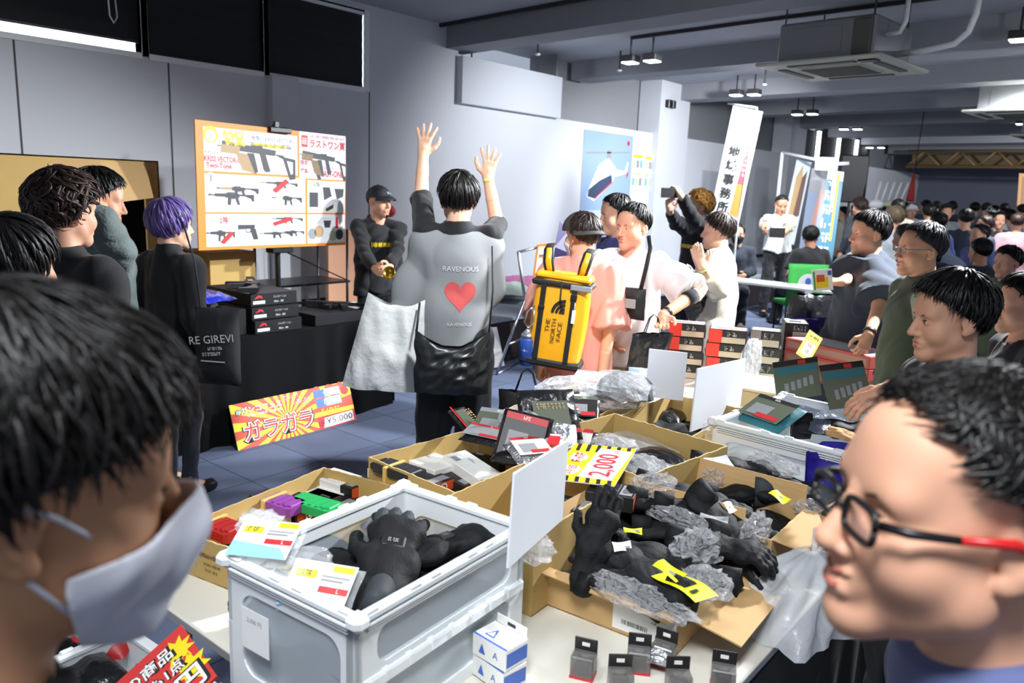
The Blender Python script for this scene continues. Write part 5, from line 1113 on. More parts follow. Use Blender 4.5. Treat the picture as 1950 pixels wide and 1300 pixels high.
# 1 --- man in grey T-shirt, arms up
t, K, RM, fw, sd, up, W2, s = place('person with black bowl hair in grey T-shirt, both arms raised, seen from behind', 874, 324, 4.15, 44, hair='bowl', hm=h_blk, skn=sk_b, hands={'L': (806, 294, 4.45, (-0.25, 1, -0.3)), 'R': (929, 338, 4.45, (0.30, 1, -0.3))},
    J=dict(shR=(.160, .0, 1.42), shL=(-.160, .0, 1.42), neck=(0, -.01, 1.45)), top=dict(m=c_blk, sleeve='long', len=0.04, loose=0.004, hem=-0.05, collar=0.45, name='inner_shirt', fold=0.003),
    bot=dict(m=c_jean, loose=0.03), shoes=m_shoe, handL=dict(d=(0.10, 0.0, 1), n=(0.15, 1, 0.0), curl=0.10, spread=0.28, thumb=0.1), handR=dict(d=(0.10, 0.0, 1), n=(0.1, 1, 0.0), curl=0.10, spread=0.28, thumb=0.1), seed=3, vox=0.008, hvox=0.004, face=dict(), hyaw=4)
G = []
for g_ in (-1, 1):
    shp = K['shR'] if g_ > 0 else K['shL']
    G += [C_(K['neck']-up*0.045, shp-up*0.05-g_*sd*0.01, 0.066, 0.078, k=0.05), C_(K['chest']+g_*sd*0.045+up*0.02, K['waist']+g_*sd*0.055, 0.150, 0.145, 0.06, (fw, 0.95)), C_(K['waist']+g_*sd*0.055-sd*0.02, K['hip']+g_*sd*0.05-up*0.04-sd*0.02, 0.145, 0.140, 0.05, (fw, 0.92), fb=True)]
G += [C_(K['shL']-up*0.06, K['shL']-up*0.44-sd*0.10-fw*0.04, 0.072, 0.100, 0.05, (fw, 0.62), fb=True), C_(K['shR']-up*0.06, K['shR']-up*0.30+sd*0.02-fw*0.03, 0.070, 0.070, 0.05, (fw, 0.7))]
v, f = solid(G, 0.008, disp=fold(0.012, 8, 9)); MB().add(v, f, c_gry, True).build('t_shirt', t); LAST['g'] = (v, f)
band(t, K, 'R', m_wst, 0.95, 0.030, 0.022)
q = MB(); q.tube([K['neck']+sd*0.062*math.cos(a)+fw*0.062*math.sin(a)+up*0.035 for a in np.linspace(math.pi*1.02, math.pi*1.98, 22)], 0.004, m_chrome, 6); q.build('necklace', t)
chest_print(t, K, fw, sd, up, False, [('RAVENOUS', 0.02, 0.0, 0.026, mat('print_white', '#cfd2d2', 0.7)), ('RAVENOUS', 0.02, -0.29, 0.018, MATS['print_white'])], 0.0, 0.148)
q = MB(); N_ = 34; c0 = K['chest']-up*0.135-sd*0.0; P_ = []; F_ = []
for j in range(9):
    for i in range(N_):
        a = 2*math.pi*i/N_; X = 16*math.sin(a)**3/17; Zz = (13*math.cos(a)-5*math.cos(2*a)-2*math.cos(3*a)-math.cos(4*a))/17; P_.append(c0+sd*(X*0.088*j/8+0.02)+up*(Zz*0.095*j/8))
F_ = [(j*N_+i, j*N_+(i+1) % N_, (j+1)*N_+(i+1) % N_, (j+1)*N_+i) for j in range(8) for i in range(N_)]
q.add(drape(P_, -fw, *LAST['g']), F_, mat('heart_red', '#c2504e', 0.8), True); q.build('heart_print', t)
# his bags
def hang_bag(name, label, c, w, h, d, m, yaw, cat='bag', seed=0, skew=0.0, amp=0.015, handle=None, taper=0.0, n=26, sag=0.0):
    o = thing(name, label, cat, c, math.radians(yaw)); q = MB(); rs = np.random.RandomState(seed); K_ = rs.normal(size=(5, 2))*6; ph = rs.rand(5)*6
    def g(sg):
        def f(u, v):
            x = (u-0.5)*w*(1-taper*(1-v)); e = (1-abs(2*u-1)**4)*(1-(1-v)**6*0.5)*(0.35+0.65*(1-v)**0.5)
            r = sum(math.sin(K_[i, 0]*u*2+K_[i, 1]*v*2+ph[i]) for i in range(5))/5
            return (x+skew*(1-v)+0.01*r, sg*d/2*e+amp*(1-2*abs(r))*e*sg, -h*(1-v)-0.02*h*r-sag*v*v*(1-(2*u-1)**2))
        return f
    q.grid(g(1), n, n, m); q.grid(g(-1), n, n, m)
    q.build('bag_body', o)
    if handle:
        hq = MB()
        for sg in (-1, 1): hq.tube([(-w*0.22, sg*d*0.1, -0.01), (-w*0.1, sg*d*0.05, handle*0.8), (0.0, 0, handle), (w*0.1, sg*d*0.05, handle*0.8), (w*0.22, sg*d*0.1, -0.01)], 0.003, m_blk, 6)
        hq.build('cord_handle', o)
    return o
pb = atD(862, 628, 4.0); o = hang_bag('shoulder_bag', 'big black leather shoulder bag on the back of the person in the grey T-shirt', pb, 0.38, 0.33, 0.14, m_leath, 42, seed=2, amp=0.016, sag=0.09)
q = MB(); q.tube([(-0.185, 0.03, -0.02), (-0.175, 0.10, 0.12)], 0.006, m_strap, 6); q.tube([(0.185, 0.03, -0.02), (0.20, 0.08, 0.2), (0.19, 0.14, 0.42)], 0.005, m_strap, 6); q.build('strap', o)
pb = atD(762, 560, 4.15); hang_bag('plastic_bag', 'big pale grey plastic bag hanging beside the person in the grey T-shirt', pb, 0.34, 0.52, 0.12, mat('pale_bag', '#e2e6e3', 0.4, bump=(9, 0.6, 0.03)), 35, seed=9, skew=-0.10, amp=0.03, sag=0.06, taper=-0.25)
# 2 --- staff man in cap behind the booth table
t, K, RM, fw, sd, up, W2, s = place('person in black cap and open black jacket holding a brass bell behind the booth', 722, 349, 6.7, 238, hair='crop', hm=h_blk, hyaw=36, hands={'R': (720, 528, 6.35, (1, -0.3, -0.6)), 'L': (738, 530, 6.35, (-1, -0.3, -0.6))}, hairtop=0.03,
    top=dict(m=c_blk2, sleeve='none', loose=0.004), bot=dict(m=c_jean), seed=12, vox=0.010, hvox=0.005, face=dict(smile=0.8), handL=dict(d=(0.5, 0.6, -0.1), n=(0.5, -0.3, 0), curl=0.9), handR=dict(d=(-0.2, 0.8, -0.1), n=(-0.8, 0, 0), curl=0.9))
G = []
for a, g_ in (('R', 1), ('L', -1)):
    sh, el, wr = K['sh'+a], K['el'+a], K['wr'+a]
    G += [C_(K['neck']-up*0.04+g_*sd*0.04, sh, 0.062, 0.066, 0.04), C_(sh, el, 0.060, 0.052, 0.03), C_(el, el+(wr-el)*0.92, 0.052, 0.042, 0.02, fb=True),
          C_(K['chest']+g_*sd*0.10-fw*0.02, K['waist']+g_*sd*0.11-fw*0.01, 0.095, 0.090, 0.04), C_(K['waist']+g_*sd*0.11-fw*0.01, K['hip']+g_*sd*0.11-up*0.12, 0.090, 0.100, 0.04, fb=True)]
G += [C_(K['chest']-fw*0.05, K['hip']-fw*0.05-up*0.1, 0.11, 0.12, 0.04), C_(K['neck']-fw*0.06+sd*0.05, K['neck']-fw*0.06-sd*0.05, 0.045, 0.045, 0.04)]
v, f = solid(G, 0.010, disp=fold(0.008, 5)); MB().add(v, f, c_blk, True).build('jacket', t)
chest_print(t, K, fw, sd, up, True, [('ーーーー', 0.02, -0.03, 0.02, m_yel)], 0.0, 0.135)
cap_part(t, RM, mat('cap_black', '#1c2028', 0.7, bump=(200, 0.3, 0.002)))
q = MB(RM); q.text('~~~', 0.0, 0.0, 0.02, m_wht, Tm((0.0, 0.106, 0.085)) @ Matrix.Rotation(math.pi, 4, 'Z') @ Matrix.Rotation(math.pi/2-0.35, 4, 'X'), 0.006); q.build('cap_lettering', t)
q = MB(RM); q.sphere((0, 0.088, -0.100), (0.020, 0.018, 0.020), h_blk, 10); q.build('goatee', t)
bl = W2(atD(745, 525, 6.28)); bell = thing('hand_bell', 'brass hand bell held by the person in the black cap', 'bell', atD(748, 524, 6.25), 0.4); bell.rotation_euler[0] = math.radians(70)
q = MB(); q.lathe([(0.006, 0.0), (0.018, 0.004), (0.028, 0.02), (0.034, 0.05), (0.050, 0.075), (0.054, 0.080), (0.048, 0.078), (0.030, 0.05), (0.01, 0.01)], mat('brass', '#b59a45', 0.3, metal=0.9), 28); q.build('bell_cup', bell); q = MB(); q.tube([(0, 0, 0), (0, 0, -0.10)], 0.012, m_blk, 10); q.build('handle', bell)
# 3 --- salmon shirt with yellow backpack
t, K, RM, fw, sd, up, W2, s = place('person in salmon shirt and dark cap seen from behind, wearing a mask', 1112, 401, 4.25, 24, hair='short', hm=h_brn, hyaw=48, hairtop=0.02, skn=sk_a, hands={'L': (1022, 722, 4.15, (-1, -0.5, 0)), 'R': (1146, 712, 4.25, (1, -0.5, 0))},
    top=dict(m=c_salm, sleeve='short', len=0.95, loose=0.034, hem=0.14, fold=0.010), bot=dict(m=c_khaki, loose=0.02), shoes=m_shoe, seed=21, vox=0.009, hvox=0.0045, handL=dict(d=(0.0, 0.2, -1), curl=1.2), handR=dict(d=(0, 0.1, -1), curl=0.4), wide=1.1)
m_cap2 = mat('cap_charcoal', '#3a3836', 0.75, bump=(200, 0.3, 0.002))
RB = RM @ Matrix.Rotation(math.pi, 4, 'Z')
cap_part(t, RB @ Matrix.Translation((0, -0.018, 0)), m_cap2)
q = MB(RB); v_, f_ = text_geo('Laylax'); v_ = v_.copy(); hh = v_[:, 1].max()-v_[:, 1].min(); v_ *= 0.030/hh
P_ = np.stack([-v_[:, 0], 0.106-4.5*(v_[:, 0])**2-0.35*v_[:, 1], 0.085+v_[:, 1]], 1); q.add(P_+V3(0.0, 0.004, 0), f_, m_wht); q.build('cap_lettering', t)
mask_part(t, RM, head_prims(), m_mask)
bp = thing('backpack', 'yellow box backpack with black straps on the back of the salmon shirt', 'backpack', tuple(atD(1066, 606, 4.02)), math.radians(26)); bp.rotation_euler[1] = math.radians(5); bp.scale = (0.92, 0.92, 0.96)
q = MB()
def sup(u, v, a=0.155, b=0.085, e=5):
    th = u*2*math.pi; c, s_ = math.cos(th), math.sin(th); r = (abs(c)**e+abs(s_)**e)**(-1/e); tp = 1-0.10*abs(v-0.5)**2*4
    return (a*r*c*tp, b*r*s_*tp, -0.24+0.48*v)
q.grid(sup, 40, 14, m_yp); q.add([sup(i/40, 0) for i in range(40)], [tuple(range(40))[::-1]], m_strap); q.add([sup(i/40, 1) for i in range(40)], [tuple(range(40))], m_yp); q.build('bag_body', bp)
q = MB(); q.box((-0.158, -0.09, -0.255), (0.158, 0.085, -0.215), m_strap, c=0.01); q.build('bottom_panel', bp)
q = MB(); q.box((-0.165, -0.095, 0.175), (0.165, 0.085, 0.205), m_strap, c=0.008); q.box((-0.155, -0.088, 0.205), (0.155, 0.08, 0.245), m_yp, c=0.015); q.box((0.05, -0.10, 0.17), (0.165, -0.085, 0.20), m_gry, c=0.004); q.build('lid', bp)
for x in (-0.095, 0.075): q = MB(); q.box((x-0.014, -0.094, -0.22), (x+0.014, -0.084, 0.19), m_strap, c=0.002); q.box((x-0.018, -0.099, 0.12 if x > 0 else 0.05), (x+0.018, -0.092, 0.15 if x > 0 else 0.07), m_blk, c=0.003); q.build('front_strap', bp)
TF = Tm((0, -0.0885, 0)) @ Matrix.Rotation(math.pi/2, 4, 'X'); q = MB()
for i, w_ in enumerate(('THE', 'NORTH', 'FACE')): q.text(w_, -0.048+0.034*i, -0.055 if i != 0 else -0.03, 0.024, m_ink, TF, 0.0012, rot=math.pi/2, w=(0.07, 0.125, 0.10)[i])
for i, (r1, r2) in enumerate(((0.075, 0.058), (0.052, 0.038), (0.032, 0.0))):
    A = np.linspace(0, math.pi/2, 14); cx, cz = 0.035, 0.04
    q.poly([(cx-r1*math.cos(a), cz+r1*math.sin(a)) for a in A]+[(cx-r2*math.cos(a), cz+r2*math.sin(a)) for a in A[::-1]], m_ink, TF, 0.0012)
q.build('logo_lettering', bp)
q = MB(); q.box((0.078, -0.104, 0.0), (0.096, -0.098, 0.07), m_paper, c=0.001); q.tube([(0.087, -0.10, 0.07), (0.087, -0.10, 0.11)], 0.002, m_wht, 5); q.build('luggage_tag', bp)
for sx in (-1, 1):
    q = MB(); q.tube([(sx*0.085, 0.0, 0.22), (sx*0.10, -0.03, 0.29), (sx*0.11, 0.0, 0.355), (sx*0.115, 0.08, 0.375)], [0.026, 0.03, 0.030, 0.028], m_strap, 8, flat=0.25, up=(0, -1, 0.3)); q.tube([(sx*0.085, -0.010, 0.225), (sx*0.10, -0.040, 0.295), (sx*0.11, -0.008, 0.362)], [0.014, 0.016, 0.014], m_yp, 8, flat=0.25, up=(0, -1, 0.3)); q.build('shoulder_strap', bp)
q = MB(); q.tube([(-0.13, -0.10, 0.06), (-0.165, -0.11, 0.03), (-0.175, -0.11, -0.03), (-0.15, -0.11, -0.06), (-0.125, -0.105, -0.03), (-0.13, -0.10, 0.05)], 0.0045, m_chrome, 8); q.build('carabiner', bp)
q = MB(); q.tube([(0.0, -0.10, 0.21), (0.005, -0.105, 0.12), (0.02, -0.10, 0.07)], 0.004, m_strap, 6); q.build('draw_cord', bp)
bt = thing('bottle_pouch', 'blue bottle pouch with silver top clipped to the yellow backpack', 'bottle pouch', atD(1005, 668, 4.05), 0.3); q = MB(); q.lathe([(0.03, -0.075), (0.042, -0.07), (0.044, 0.06), (0.040, 0.07)], mat('pouch_blue', '#2c4fa3', 0.45, bump=(60, 0.3, 0.003)), 20); q.build('pouch', bt)
q = MB(); q.lathe([(0.040, 0.07), (0.036, 0.09), (0.018, 0.105), (0.014, 0.115)], m_foil, 16); q.build('silver_top', bt); q = MB(); q.lathe([(0.0445, -0.05), (0.0445, -0.035)], m_strap, 20); q.text('~~~~', 0, 0, 0.012, m_wht, Tm((0.0, -0.0455, 0.01)) @ Matrix.Rotation(math.pi/2, 4, 'X')); q.build('band', bt)
pb = atD(1003, 748, 4.1); hang_bag('paper_bag', 'black paper bag with cord handles low beside the salmon shirt', pb, 0.30, 0.36, 0.14, m_blk, 20, amp=0.004, handle=0.13, seed=5)
# 4 --- white T-shirt man
t, K, RM, fw, sd, up, W2, s = place('smiling person in white T-shirt turned to the left with a black shoulder pouch', 1209, 383, 4.5, 188, hair='short', hm=h_blk, hyaw=-18, hpitch=-3, skn=sk_a, hands={'L': (1263, 600, 4.2, (-1, -0.6, 0.0)), 'R': (1158, 640, 4.6, (1, -0.5, 0))},
    top=dict(m=c_white, sleeve='short', len=0.95, loose=0.03, hem=0.12, fold=0.010), bot=dict(m=c_beige, loose=0.03), shoes=m_shoe, seed=31, face=dict(full=0.9, smile=1.2), handL=dict(d=(-0.3, 0.8, -0.6), n=(0.2, -0.2, 1), curl=0.55), wide=1.03, hvox=0.004)
q = MB(); q.tube([K['elL']+(K['wrL']-K['elL'])*f_ for f_ in (-0.02, 0.12, 0.25)], [0.048, 0.046, 0.042], c_blk, 14); q.build('elbow_sleeve', t)
band(t, K, 'L', m_blk, 0.88, 0.032, 0.018, 'wrist_strap')
sb = thing('shoulder_pouch', 'black shoulder pouch hanging on the front of the white T-shirt', 'bag', atD(1197, 577, 4.22), math.radians(188)); q = MB(); pillow(q, 0.19, 0.17, 0.10, m_strap, Matrix.Rotation(math.pi/2, 4, 'X'), 3, 0.004); q.build('pouch_body', sb)
q = MB(); q.box((-0.06, 0.046, -0.02), (0.0, 0.052, 0.03), m_gry, c=0.003); q.text('~~~~', -0.03, 0.0, 0.010, m_wht, Tm((0, 0.054, 0.005)) @ Matrix.Rotation(math.pi, 4, 'Z') @ Matrix.Rotation(math.pi/2, 4, 'X')); q.build('patch', sb)
q = MB(); q.tube([(-0.06, 0, 0.06), (-0.09, 0.01, 0.20), (-0.09, -0.03, 0.30), (-0.06, -0.07, 0.36)], 0.012, m_strap, 8, flat=0.2, up=(0, 1, 0)); q.build('strap', sb)
pb = atD(1243, 634, 4.15); hang_bag('paper_bag', 'black glossy paper bag with cord handles held by the person in the white T-shirt', pb, 0.24, 0.34, 0.10, m_gloss, 60, amp=0.006, handle=0.10, seed=6, skew=-0.05)
# 5 --- man behind him
place('person with short black hair behind the white T-shirt, looking left', 1177, 366, 5.3, 150, hair='short', hm=h_blk, hyaw=-10, hpitch=-8, top=dict(m=c_purp, sleeve='short'), bot=dict(m=c_jean), seed=33, vox=0.011, hvox=0.005)
q = MB(); a_ = atD(1068, 420, 4.7); v = [atD(1066, 420, 4.7), atD(1082, 440, 4.75), atD(1090, 428, 4.8), atD(1092, 485, 4.75), atD(1055, 490, 4.7), atD(1056, 470, 4.68)]
bk = [p+V3(-0.03, 0.05, 0) for p in v]; q.add(v+bk, [(0, 1, 2, 3, 4, 5), (11, 10, 9, 8, 7, 6)]+[(i, (i+1) % 6, (i+1) % 6+6, i+6) for i in range(6)], mat('navy_bag', '#25224f', 0.5)); tag(q.build('folded_bag'), 'dark navy folded bag sticking up left of the charcoal cap', 'bag')
# 6 --- gold hair with phone
t, K, RM, fw, sd, up, W2, s = place('person with gold hair in black T-shirt holding up a phone with both hands', 1334, 361, 7.3, 150, hair='messy', hm=h_gold, hyaw=-20, hpitch=6, skn=sk_b, hands={'R': (1262, 388, 6.9, (0.2, 0.3, -1)), 'L': (1296, 372, 6.9, (-0.6, 0.2, -1))},
    top=dict(m=c_blk, sleeve='long', len=0.90, loose=0.02, hem=0.15), bot=dict(m=c_jean), shoes=m_shoe, seed=41, vox=0.011, hvox=0.0055, handR=dict(d=(-0.1, 0.2, 1), n=(-1, 0.3, 0), curl=0.8), handL=dict(d=(0.6, 0.2, 0.8), n=(0.8, 0.4, -0.5), curl=0.9))
chest_print(t, K, fw, sd, up, True, [('~~~~~~~~', 0.0, -0.03, 0.05, m_yel)], 0.0, 0.15)
ph = thing('smartphone', 'black smartphone held up sideways by the gold-haired person', 'phone', atD(1275, 367, 6.88), math.radians(60)); q = MB(); q.box((-0.085, -0.005, -0.042), (0.085, 0.005, 0.042), m_blk, c=0.004); q.build('case', ph); q = MB(); q.box((-0.08, 0.0045, -0.038), (0.08, 0.006, 0.038), m_gloss); q.build('screen', ph)
# 7 --- cream sweater
t, K, RM, fw, sd, up, W2, s = place('person in cream sweater with hands pressed together, brown bag at the side', 1371, 402, 5.5, 112, hair='short_fringe', hm=h_brn, hyaw=-8, skn=sk_b, hands={'L': (1337, 508, 5.05, (-1, -0.2, -0.9)), 'R': (1322, 512, 5.15, (1, -0.2, -0.9))},
    top=dict(m=c_cream, sleeve='long', len=0.55, loose=0.05, hem=0.16, fold=0.012), bot=dict(m=c_beige), shoes=m_shoe, seed=51, vox=0.010, hvox=0.005, handL=dict(d=(0.0, 0.35, 1), n=(1, 0, 0), curl=0.08, spread=0.03, thumb=0), handR=dict(d=(0.0, 0.35, 1), n=(-1, 0, 0), curl=0.08, spread=0.03, thumb=0))
band(t, K, 'L', m_wst, 0.93, 0.033, 0.028)
sbg = thing('shoulder_bag', 'dark brown slouchy shoulder bag on the person in the cream sweater', 'bag', atD(1312, 560, 5.2), math.radians(100)); q = MB(); pillow(q, 0.42, 0.24, 0.16, mat('brown_leather', '#2b211c', 0.45, bump=(10, 0.8, 0.03)), Matrix.Rotation(0.6, 4, 'Y') @ Matrix.Rotation(math.pi/2, 4, 'X'), 8, 0.02); q.build('bag_body', sbg)

# 8,9,10 --- far seated and uniformed
SIT = dict(hip=(0, 0, .50), waist=(0, 0.02, .65), chest=(0, 0.04, .85), neck=(0, .03, 1.01), head=(0, .06, 1.15), shR=(.17, .03, .94), elR=(.21, .06, .70), wrR=(.12, .28, .66), shL=(-.17, .03, .94), elL=(-.21, .06, .70), wrL=(-.12, .28, .66),
           hpR=(.09, 0.02, .48), knR=(.12, .44, .47), anR=(.12, .42, .09), hpL=(-.09, 0.02, .48), knL=(-.12, .44, .47), anL=(-.12, .50, .09))
def seated(label, px, py, dep, yaw, **kw):
    pt = atD(px, py, dep); H = (pt[2]-0.02)/1.282*1.72; return person(label, (pt[0], pt[1], 0), math.radians(yaw), J=kw.pop('J', SIT), H=min(H, 1.9), **kw)
t, K, RM, fw, sd, up = seated('seated person in dark suit and black mask at the far white table', 1406, 424, 11.0, 205, hair='short', hm=h_blk, hyaw=5, top=dict(m=c_suit, sleeve='long', loose=0.025, hem=0.05), bot=dict(m=c_suit), shoes=m_shoep, seed=61, vox=0.014, hvox=0.007)
mask_part(t, RM, head_prims(), m_maskk, vox=0.006)
t, K, RM, fw, sd, up, W2, s = place('uniformed person in pale short-sleeved shirt looking down at a dark booklet', 1490, 369, 11.7, 215, hair='crop', hm=h_blk, skn=sk_c, hpitch=-22, hands={'R': (1455, 440, 11.3, (1, -0.3, -0.8)), 'L': (1490, 447, 11.3, (-1, -0.3, -0.8))}, top=dict(m=c_shirtw, sleeve='short', loose=0.02, hem=0.0), bot=dict(m=cloth('uniform_trousers', '#16181f')), shoes=m_shoe, seed=62, vox=0.012, hvox=0.006, wide=1.1)
q = MB()
for g_ in (-1, 1): q.box(tuple(K['sh'+('R' if g_ > 0 else 'L')]+V3(-0.05, -0.03, 0.062)), tuple(K['sh'+('R' if g_ > 0 else 'L')]+V3(0.04, 0.03, 0.072)), m_blk, c=0.003)
q.build('epaulettes', t); q = MB(); q.tube([K['shR']+V3(0.05, 0.02, -0.04), K['elR']*0.6+K['shR']*0.4+V3(0.03, 0.02, 0)], 0.045, m_org, 10); q.build('armband', t)
bk = thing('booklet', 'dark open booklet in the hands of the uniformed person', 'booklet', atD(1480, 443, 11.2), math.radians(215)); bk.scale = (0.9, 1, 1); q = MB(); q.box((-0.12, -0.01, -0.07), (0.12, 0.01, 0.07), m_blk, c=0.004); q.build('cover', bk)
t, K, RM, fw, sd, up = seated('seated person in black T-shirt seen from behind on the green covered chair', 1551, 430, 10.6, 50, hair='short_fringe', hm=h_blk, hyaw=-35, skn=sk_c, top=dict(m=c_blk2, sleeve='short', loose=0.03, hem=0.06), bot=dict(m=c_jean), shoes=m_shoe, seed=63, vox=0.014, hvox=0.007, wide=1.15,
   J=dict(SIT, elR=(.27, .10, .72), wrR=(.12, .16, .96)))
# 11 --- navy
t, K, RM, fw, sd, up, W2, s = place('person in dark navy T-shirt over black at the table, profile to the left', 1662, 398, 4.75, 128, hair='short_fringe', hm=h_blk, hyaw=4, hpitch=-2, skn=sk_a, hands={'L': (1652, 650, 4.3, (-0.6, -1, 0)), 'R': (1598, 540, 4.5, (0.6, -0.4, -1))}, wide=1.12,
    top=dict(m=c_navy, sleeve='short', len=0.98, loose=0.055, hem=0.16, fold=0.010), bot=dict(m=c_olive, loose=0.03), shoes=m_shoe, seed=71, face=dict(full=0.8), handL=dict(d=(0, 0.3, -1), curl=0.7), handR=dict(d=(0.2, 0.9, -0.1), n=(0, 0, 1), curl=0.6), hvox=0.0045)
band(t, K, 'L', m_blk, 0.93, 0.034, 0.022, 'watch')
pm = thing('leaflet', 'white leaflet with orange and yellow picture held by the person in navy', 'leaflet', atD(1566, 533, 4.45), math.radians(35)); pm.scale = (0.62, 1, 0.5); q = MB(); q.box((-0.09, -0.001, -0.12), (0.09, 0.001, 0.12), m_paper, Matrix.Rotation(-0.15, 4, 'Y')); T_ = Matrix.Rotation(-0.15, 4, 'Y') @ Tm((0, -0.0015, 0)) @ Matrix.Rotation(math.pi/2, 4, 'X')
q.rect(-0.06, -0.09, 0.05, 0.03, m_yel, T_, 0.0003); q.rect(-0.05, -0.02, 0.02, 0.06, m_org, T_, 0.0006); q.rect(-0.08, -0.11, -0.065, 0.1, m_grn, T_, 0.0004); q.rect(0.05, 0.05, 0.085, 0.1, m_blu, T_, 0.0004); q.build('sheet', pm)
hang_bag('plastic_bag', 'huge black plastic bag bulging beside the person in navy', atD(1548, 560, 5.3), 0.36, 0.62, 0.24, mat('black_plastic', '#101013', 0.3, spec=0.6, bump=(10, 0.6, 0.03)), 60, seed=14, amp=0.02, skew=-0.05)
hang_bag('plastic_bag', 'violet plastic bag showing under the huge black one', atD(1540, 605, 5.1), 0.26, 0.30, 0.08, mat('violet_plastic', '#2f2578', 0.35, spec=0.6, bump=(10, 0.6, 0.03)), 50, seed=15, amp=0.02, skew=-0.12)
# 12 --- olive with glasses
def sq(c): return math.copysign(abs(c)**0.5, c)
def glasses(t, RM, m, temple=None, w=1.0):
    q = MB(RM)
    for sx in (-1, 1):
        q.tube([(sx*(0.033+0.025*sq(math.cos(a))), 0.106-0.10*abs(sx*(0.033+0.025*sq(math.cos(a))))**1.5, 0.004+0.015*sq(math.sin(a))) for a in np.linspace(0, 2*math.pi, 30)], 0.0022*w, m, 6)
    q.tube([(-0.009, 0.108, 0.008), (0, 0.111, 0.010), (0.009, 0.108, 0.008)], 0.002*w, m, 6); q.build('frame_front', t)
    for sx in (-1, 1):
        q = MB(RM); q.tube([(sx*0.057, 0.100, 0.010), (sx*0.074, 0.085, 0.012), (sx*0.080, 0.045, 0.012)], [0.0028*w, 0.003*w, 0.0026*w], m, 8); q.tube([(sx*0.080, 0.045, 0.012), (sx*0.084, 0.0, 0.014), (sx*0.082, -0.022, 0.004)], [0.0026*w, 0.0032*w, 0.0028*w], temple or m, 8); q.build('temple', t)
    for sx in (-1, 1):
        q = MB(RM); q.poly([(sx*0.033+0.022*math.cos(a), 0.004+0.015*math.sin(a)) for a in np.linspace(0, 2*math.pi, 20)[:-1]], mat('lens_glass', '#e6ecf0', 0.05, alpha=0.12, spec=0.8), Matrix.Translation((0, 0.103, 0)) @ Matrix.Rotation(math.pi/2, 4, 'X')); q.build('lens', t)
t, K, RM, fw, sd, up, W2, s = place('person in olive sweater and sage vest with glasses, profile to the left', 1762, 418, 3.75, 122, hair='short', hm=h_gry, hyaw=8, skn=sk_a, top=dict(m=c_olive, sleeve='long', loose=0.03, hem=0.1, collar=0.2), bot=dict(m=c_jean), shoes=m_shoe, seed=72, hvox=0.0045)
glasses(t, RM, m_gry)
G = [C_(K['chest']-fw*0.07, K['waist']-fw*0.06, 0.14, 0.14, 0.05), C_(K['shL'], K['elL'], 0.080, 0.070, 0.04, fb=True), C_(K['shR'], K['elR'], 0.080, 0.070, 0.04, fb=True), C_(K['neck']-up*0.06-fw*0.04+sd*0.06, K['neck']-up*0.06-fw*0.04-sd*0.06, 0.055, 0.055, 0.04)]
v, f = solid(G, 0.011, disp=fold(0.008, 5)); MB().add(v, f, c_sage, True).build('vest', t)
# 13 --- man in profile handling pouches
t, K, RM, fw, sd, up, W2, s = place('person with thick black hair in dark shirt, close profile looking left', 1825, 511, 2.15, 124, hair='bowl', hm=h_blk, hyaw=4, hpitch=-6, skn=sk_a, hands={'L': (1690, 745, 2.35, (-1, -0.2, -0.5)), 'R': (1700, 735, 2.6, (1, -0.2, -0.5))},
    top=dict(m=c_blk2, sleeve='long', len=0.55, loose=0.03, hem=0.1), bot=dict(m=c_jean), shoes=m_shoe, seed=73, hvox=0.0034, vox=0.007, hairn=1.3, handL=dict(d=(0.2, 0.8, -0.5), n=(0.4, 0.2, -1), curl=0.35, spread=0.2), handR=dict(d=(0.2, 0.8, -0.5), n=(-0.6, 0.2, -1), curl=0.5))
# 14 --- person cut by the right edge
place('person cut by the right edge behind the close profile, black hair, dark top', 1962, 515, 3.0, 118, hair='bowl', hm=h_blk, top=dict(m=c_blk, sleeve='long'), bot=dict(m=c_jean), seed=74, vox=0.012, hvox=0.005)
# 17-20 --- left group
place('person with big dark brown hair and black jacket at the left, seen from behind', 118, 324, 2.85, 20, hair=dict(HAIR['messy'], th=0.034), hm=h_bry, skn=sk_a, top=dict(m=c_blk, sleeve='long', loose=0.035, collar=0.25), bot=dict(m=c_jean), shoes=m_shoe, seed=81, hvox=0.005, hairn=1.3)
t, K, RM, fw, sd, up, W2, s = place('person behind the brown-haired one, grey-green sleeve raised to the chin', 182, 318, 3.7, 8, hair='bowl', hm=h_blk, hyaw=-30, hpitch=-10, skn=sk_a, hands={'R': (196, 412, 3.62, (1, -0.2, -1.2))}, top=dict(m=c_gcam, sleeve='long', loose=0.03), bot=dict(m=c_jean), shoes=m_shoe, seed=82, hvox=0.0055, handR=dict(d=(-0.6, 0.2, 0.7), n=(-1, 0, 0), curl=0.9))
q = MB(); q.grid(lambda u, v: tuple(K['neck']+sd*(0.02+0.12*u)+fw*(0.10+0.03*v-0.05*u)+up*(0.03-0.30*v)), 6, 8, c_white); q.build('white_scarf', t)
place('person at the left edge with long straight black hair, lower than the others', 22, 408, 2.1, 25, hair='long', hm=h_blk, top=dict(m=c_blk, sleeve='long'), bot=dict(m=c_jean), seed=83, hvox=0.006, shoes=m_shoe)
t, K, RM, fw, sd, up, W2, s = place('person with purple bob hair in black hooded top, black jacket tied at the side', 324, 379, 4.2, 8, hair='bob', hm=h_pur, hyaw=-14, skn=sk_b, top=dict(m=c_blk, sleeve='long', loose=0.03, collar=0.55, hem=0.10), bot=dict(m=c_leg, loose=-0.008, name='leggings'), shoes=m_shoe, seed=84, hvox=0.0045, wide=0.95, hairn=1.4)
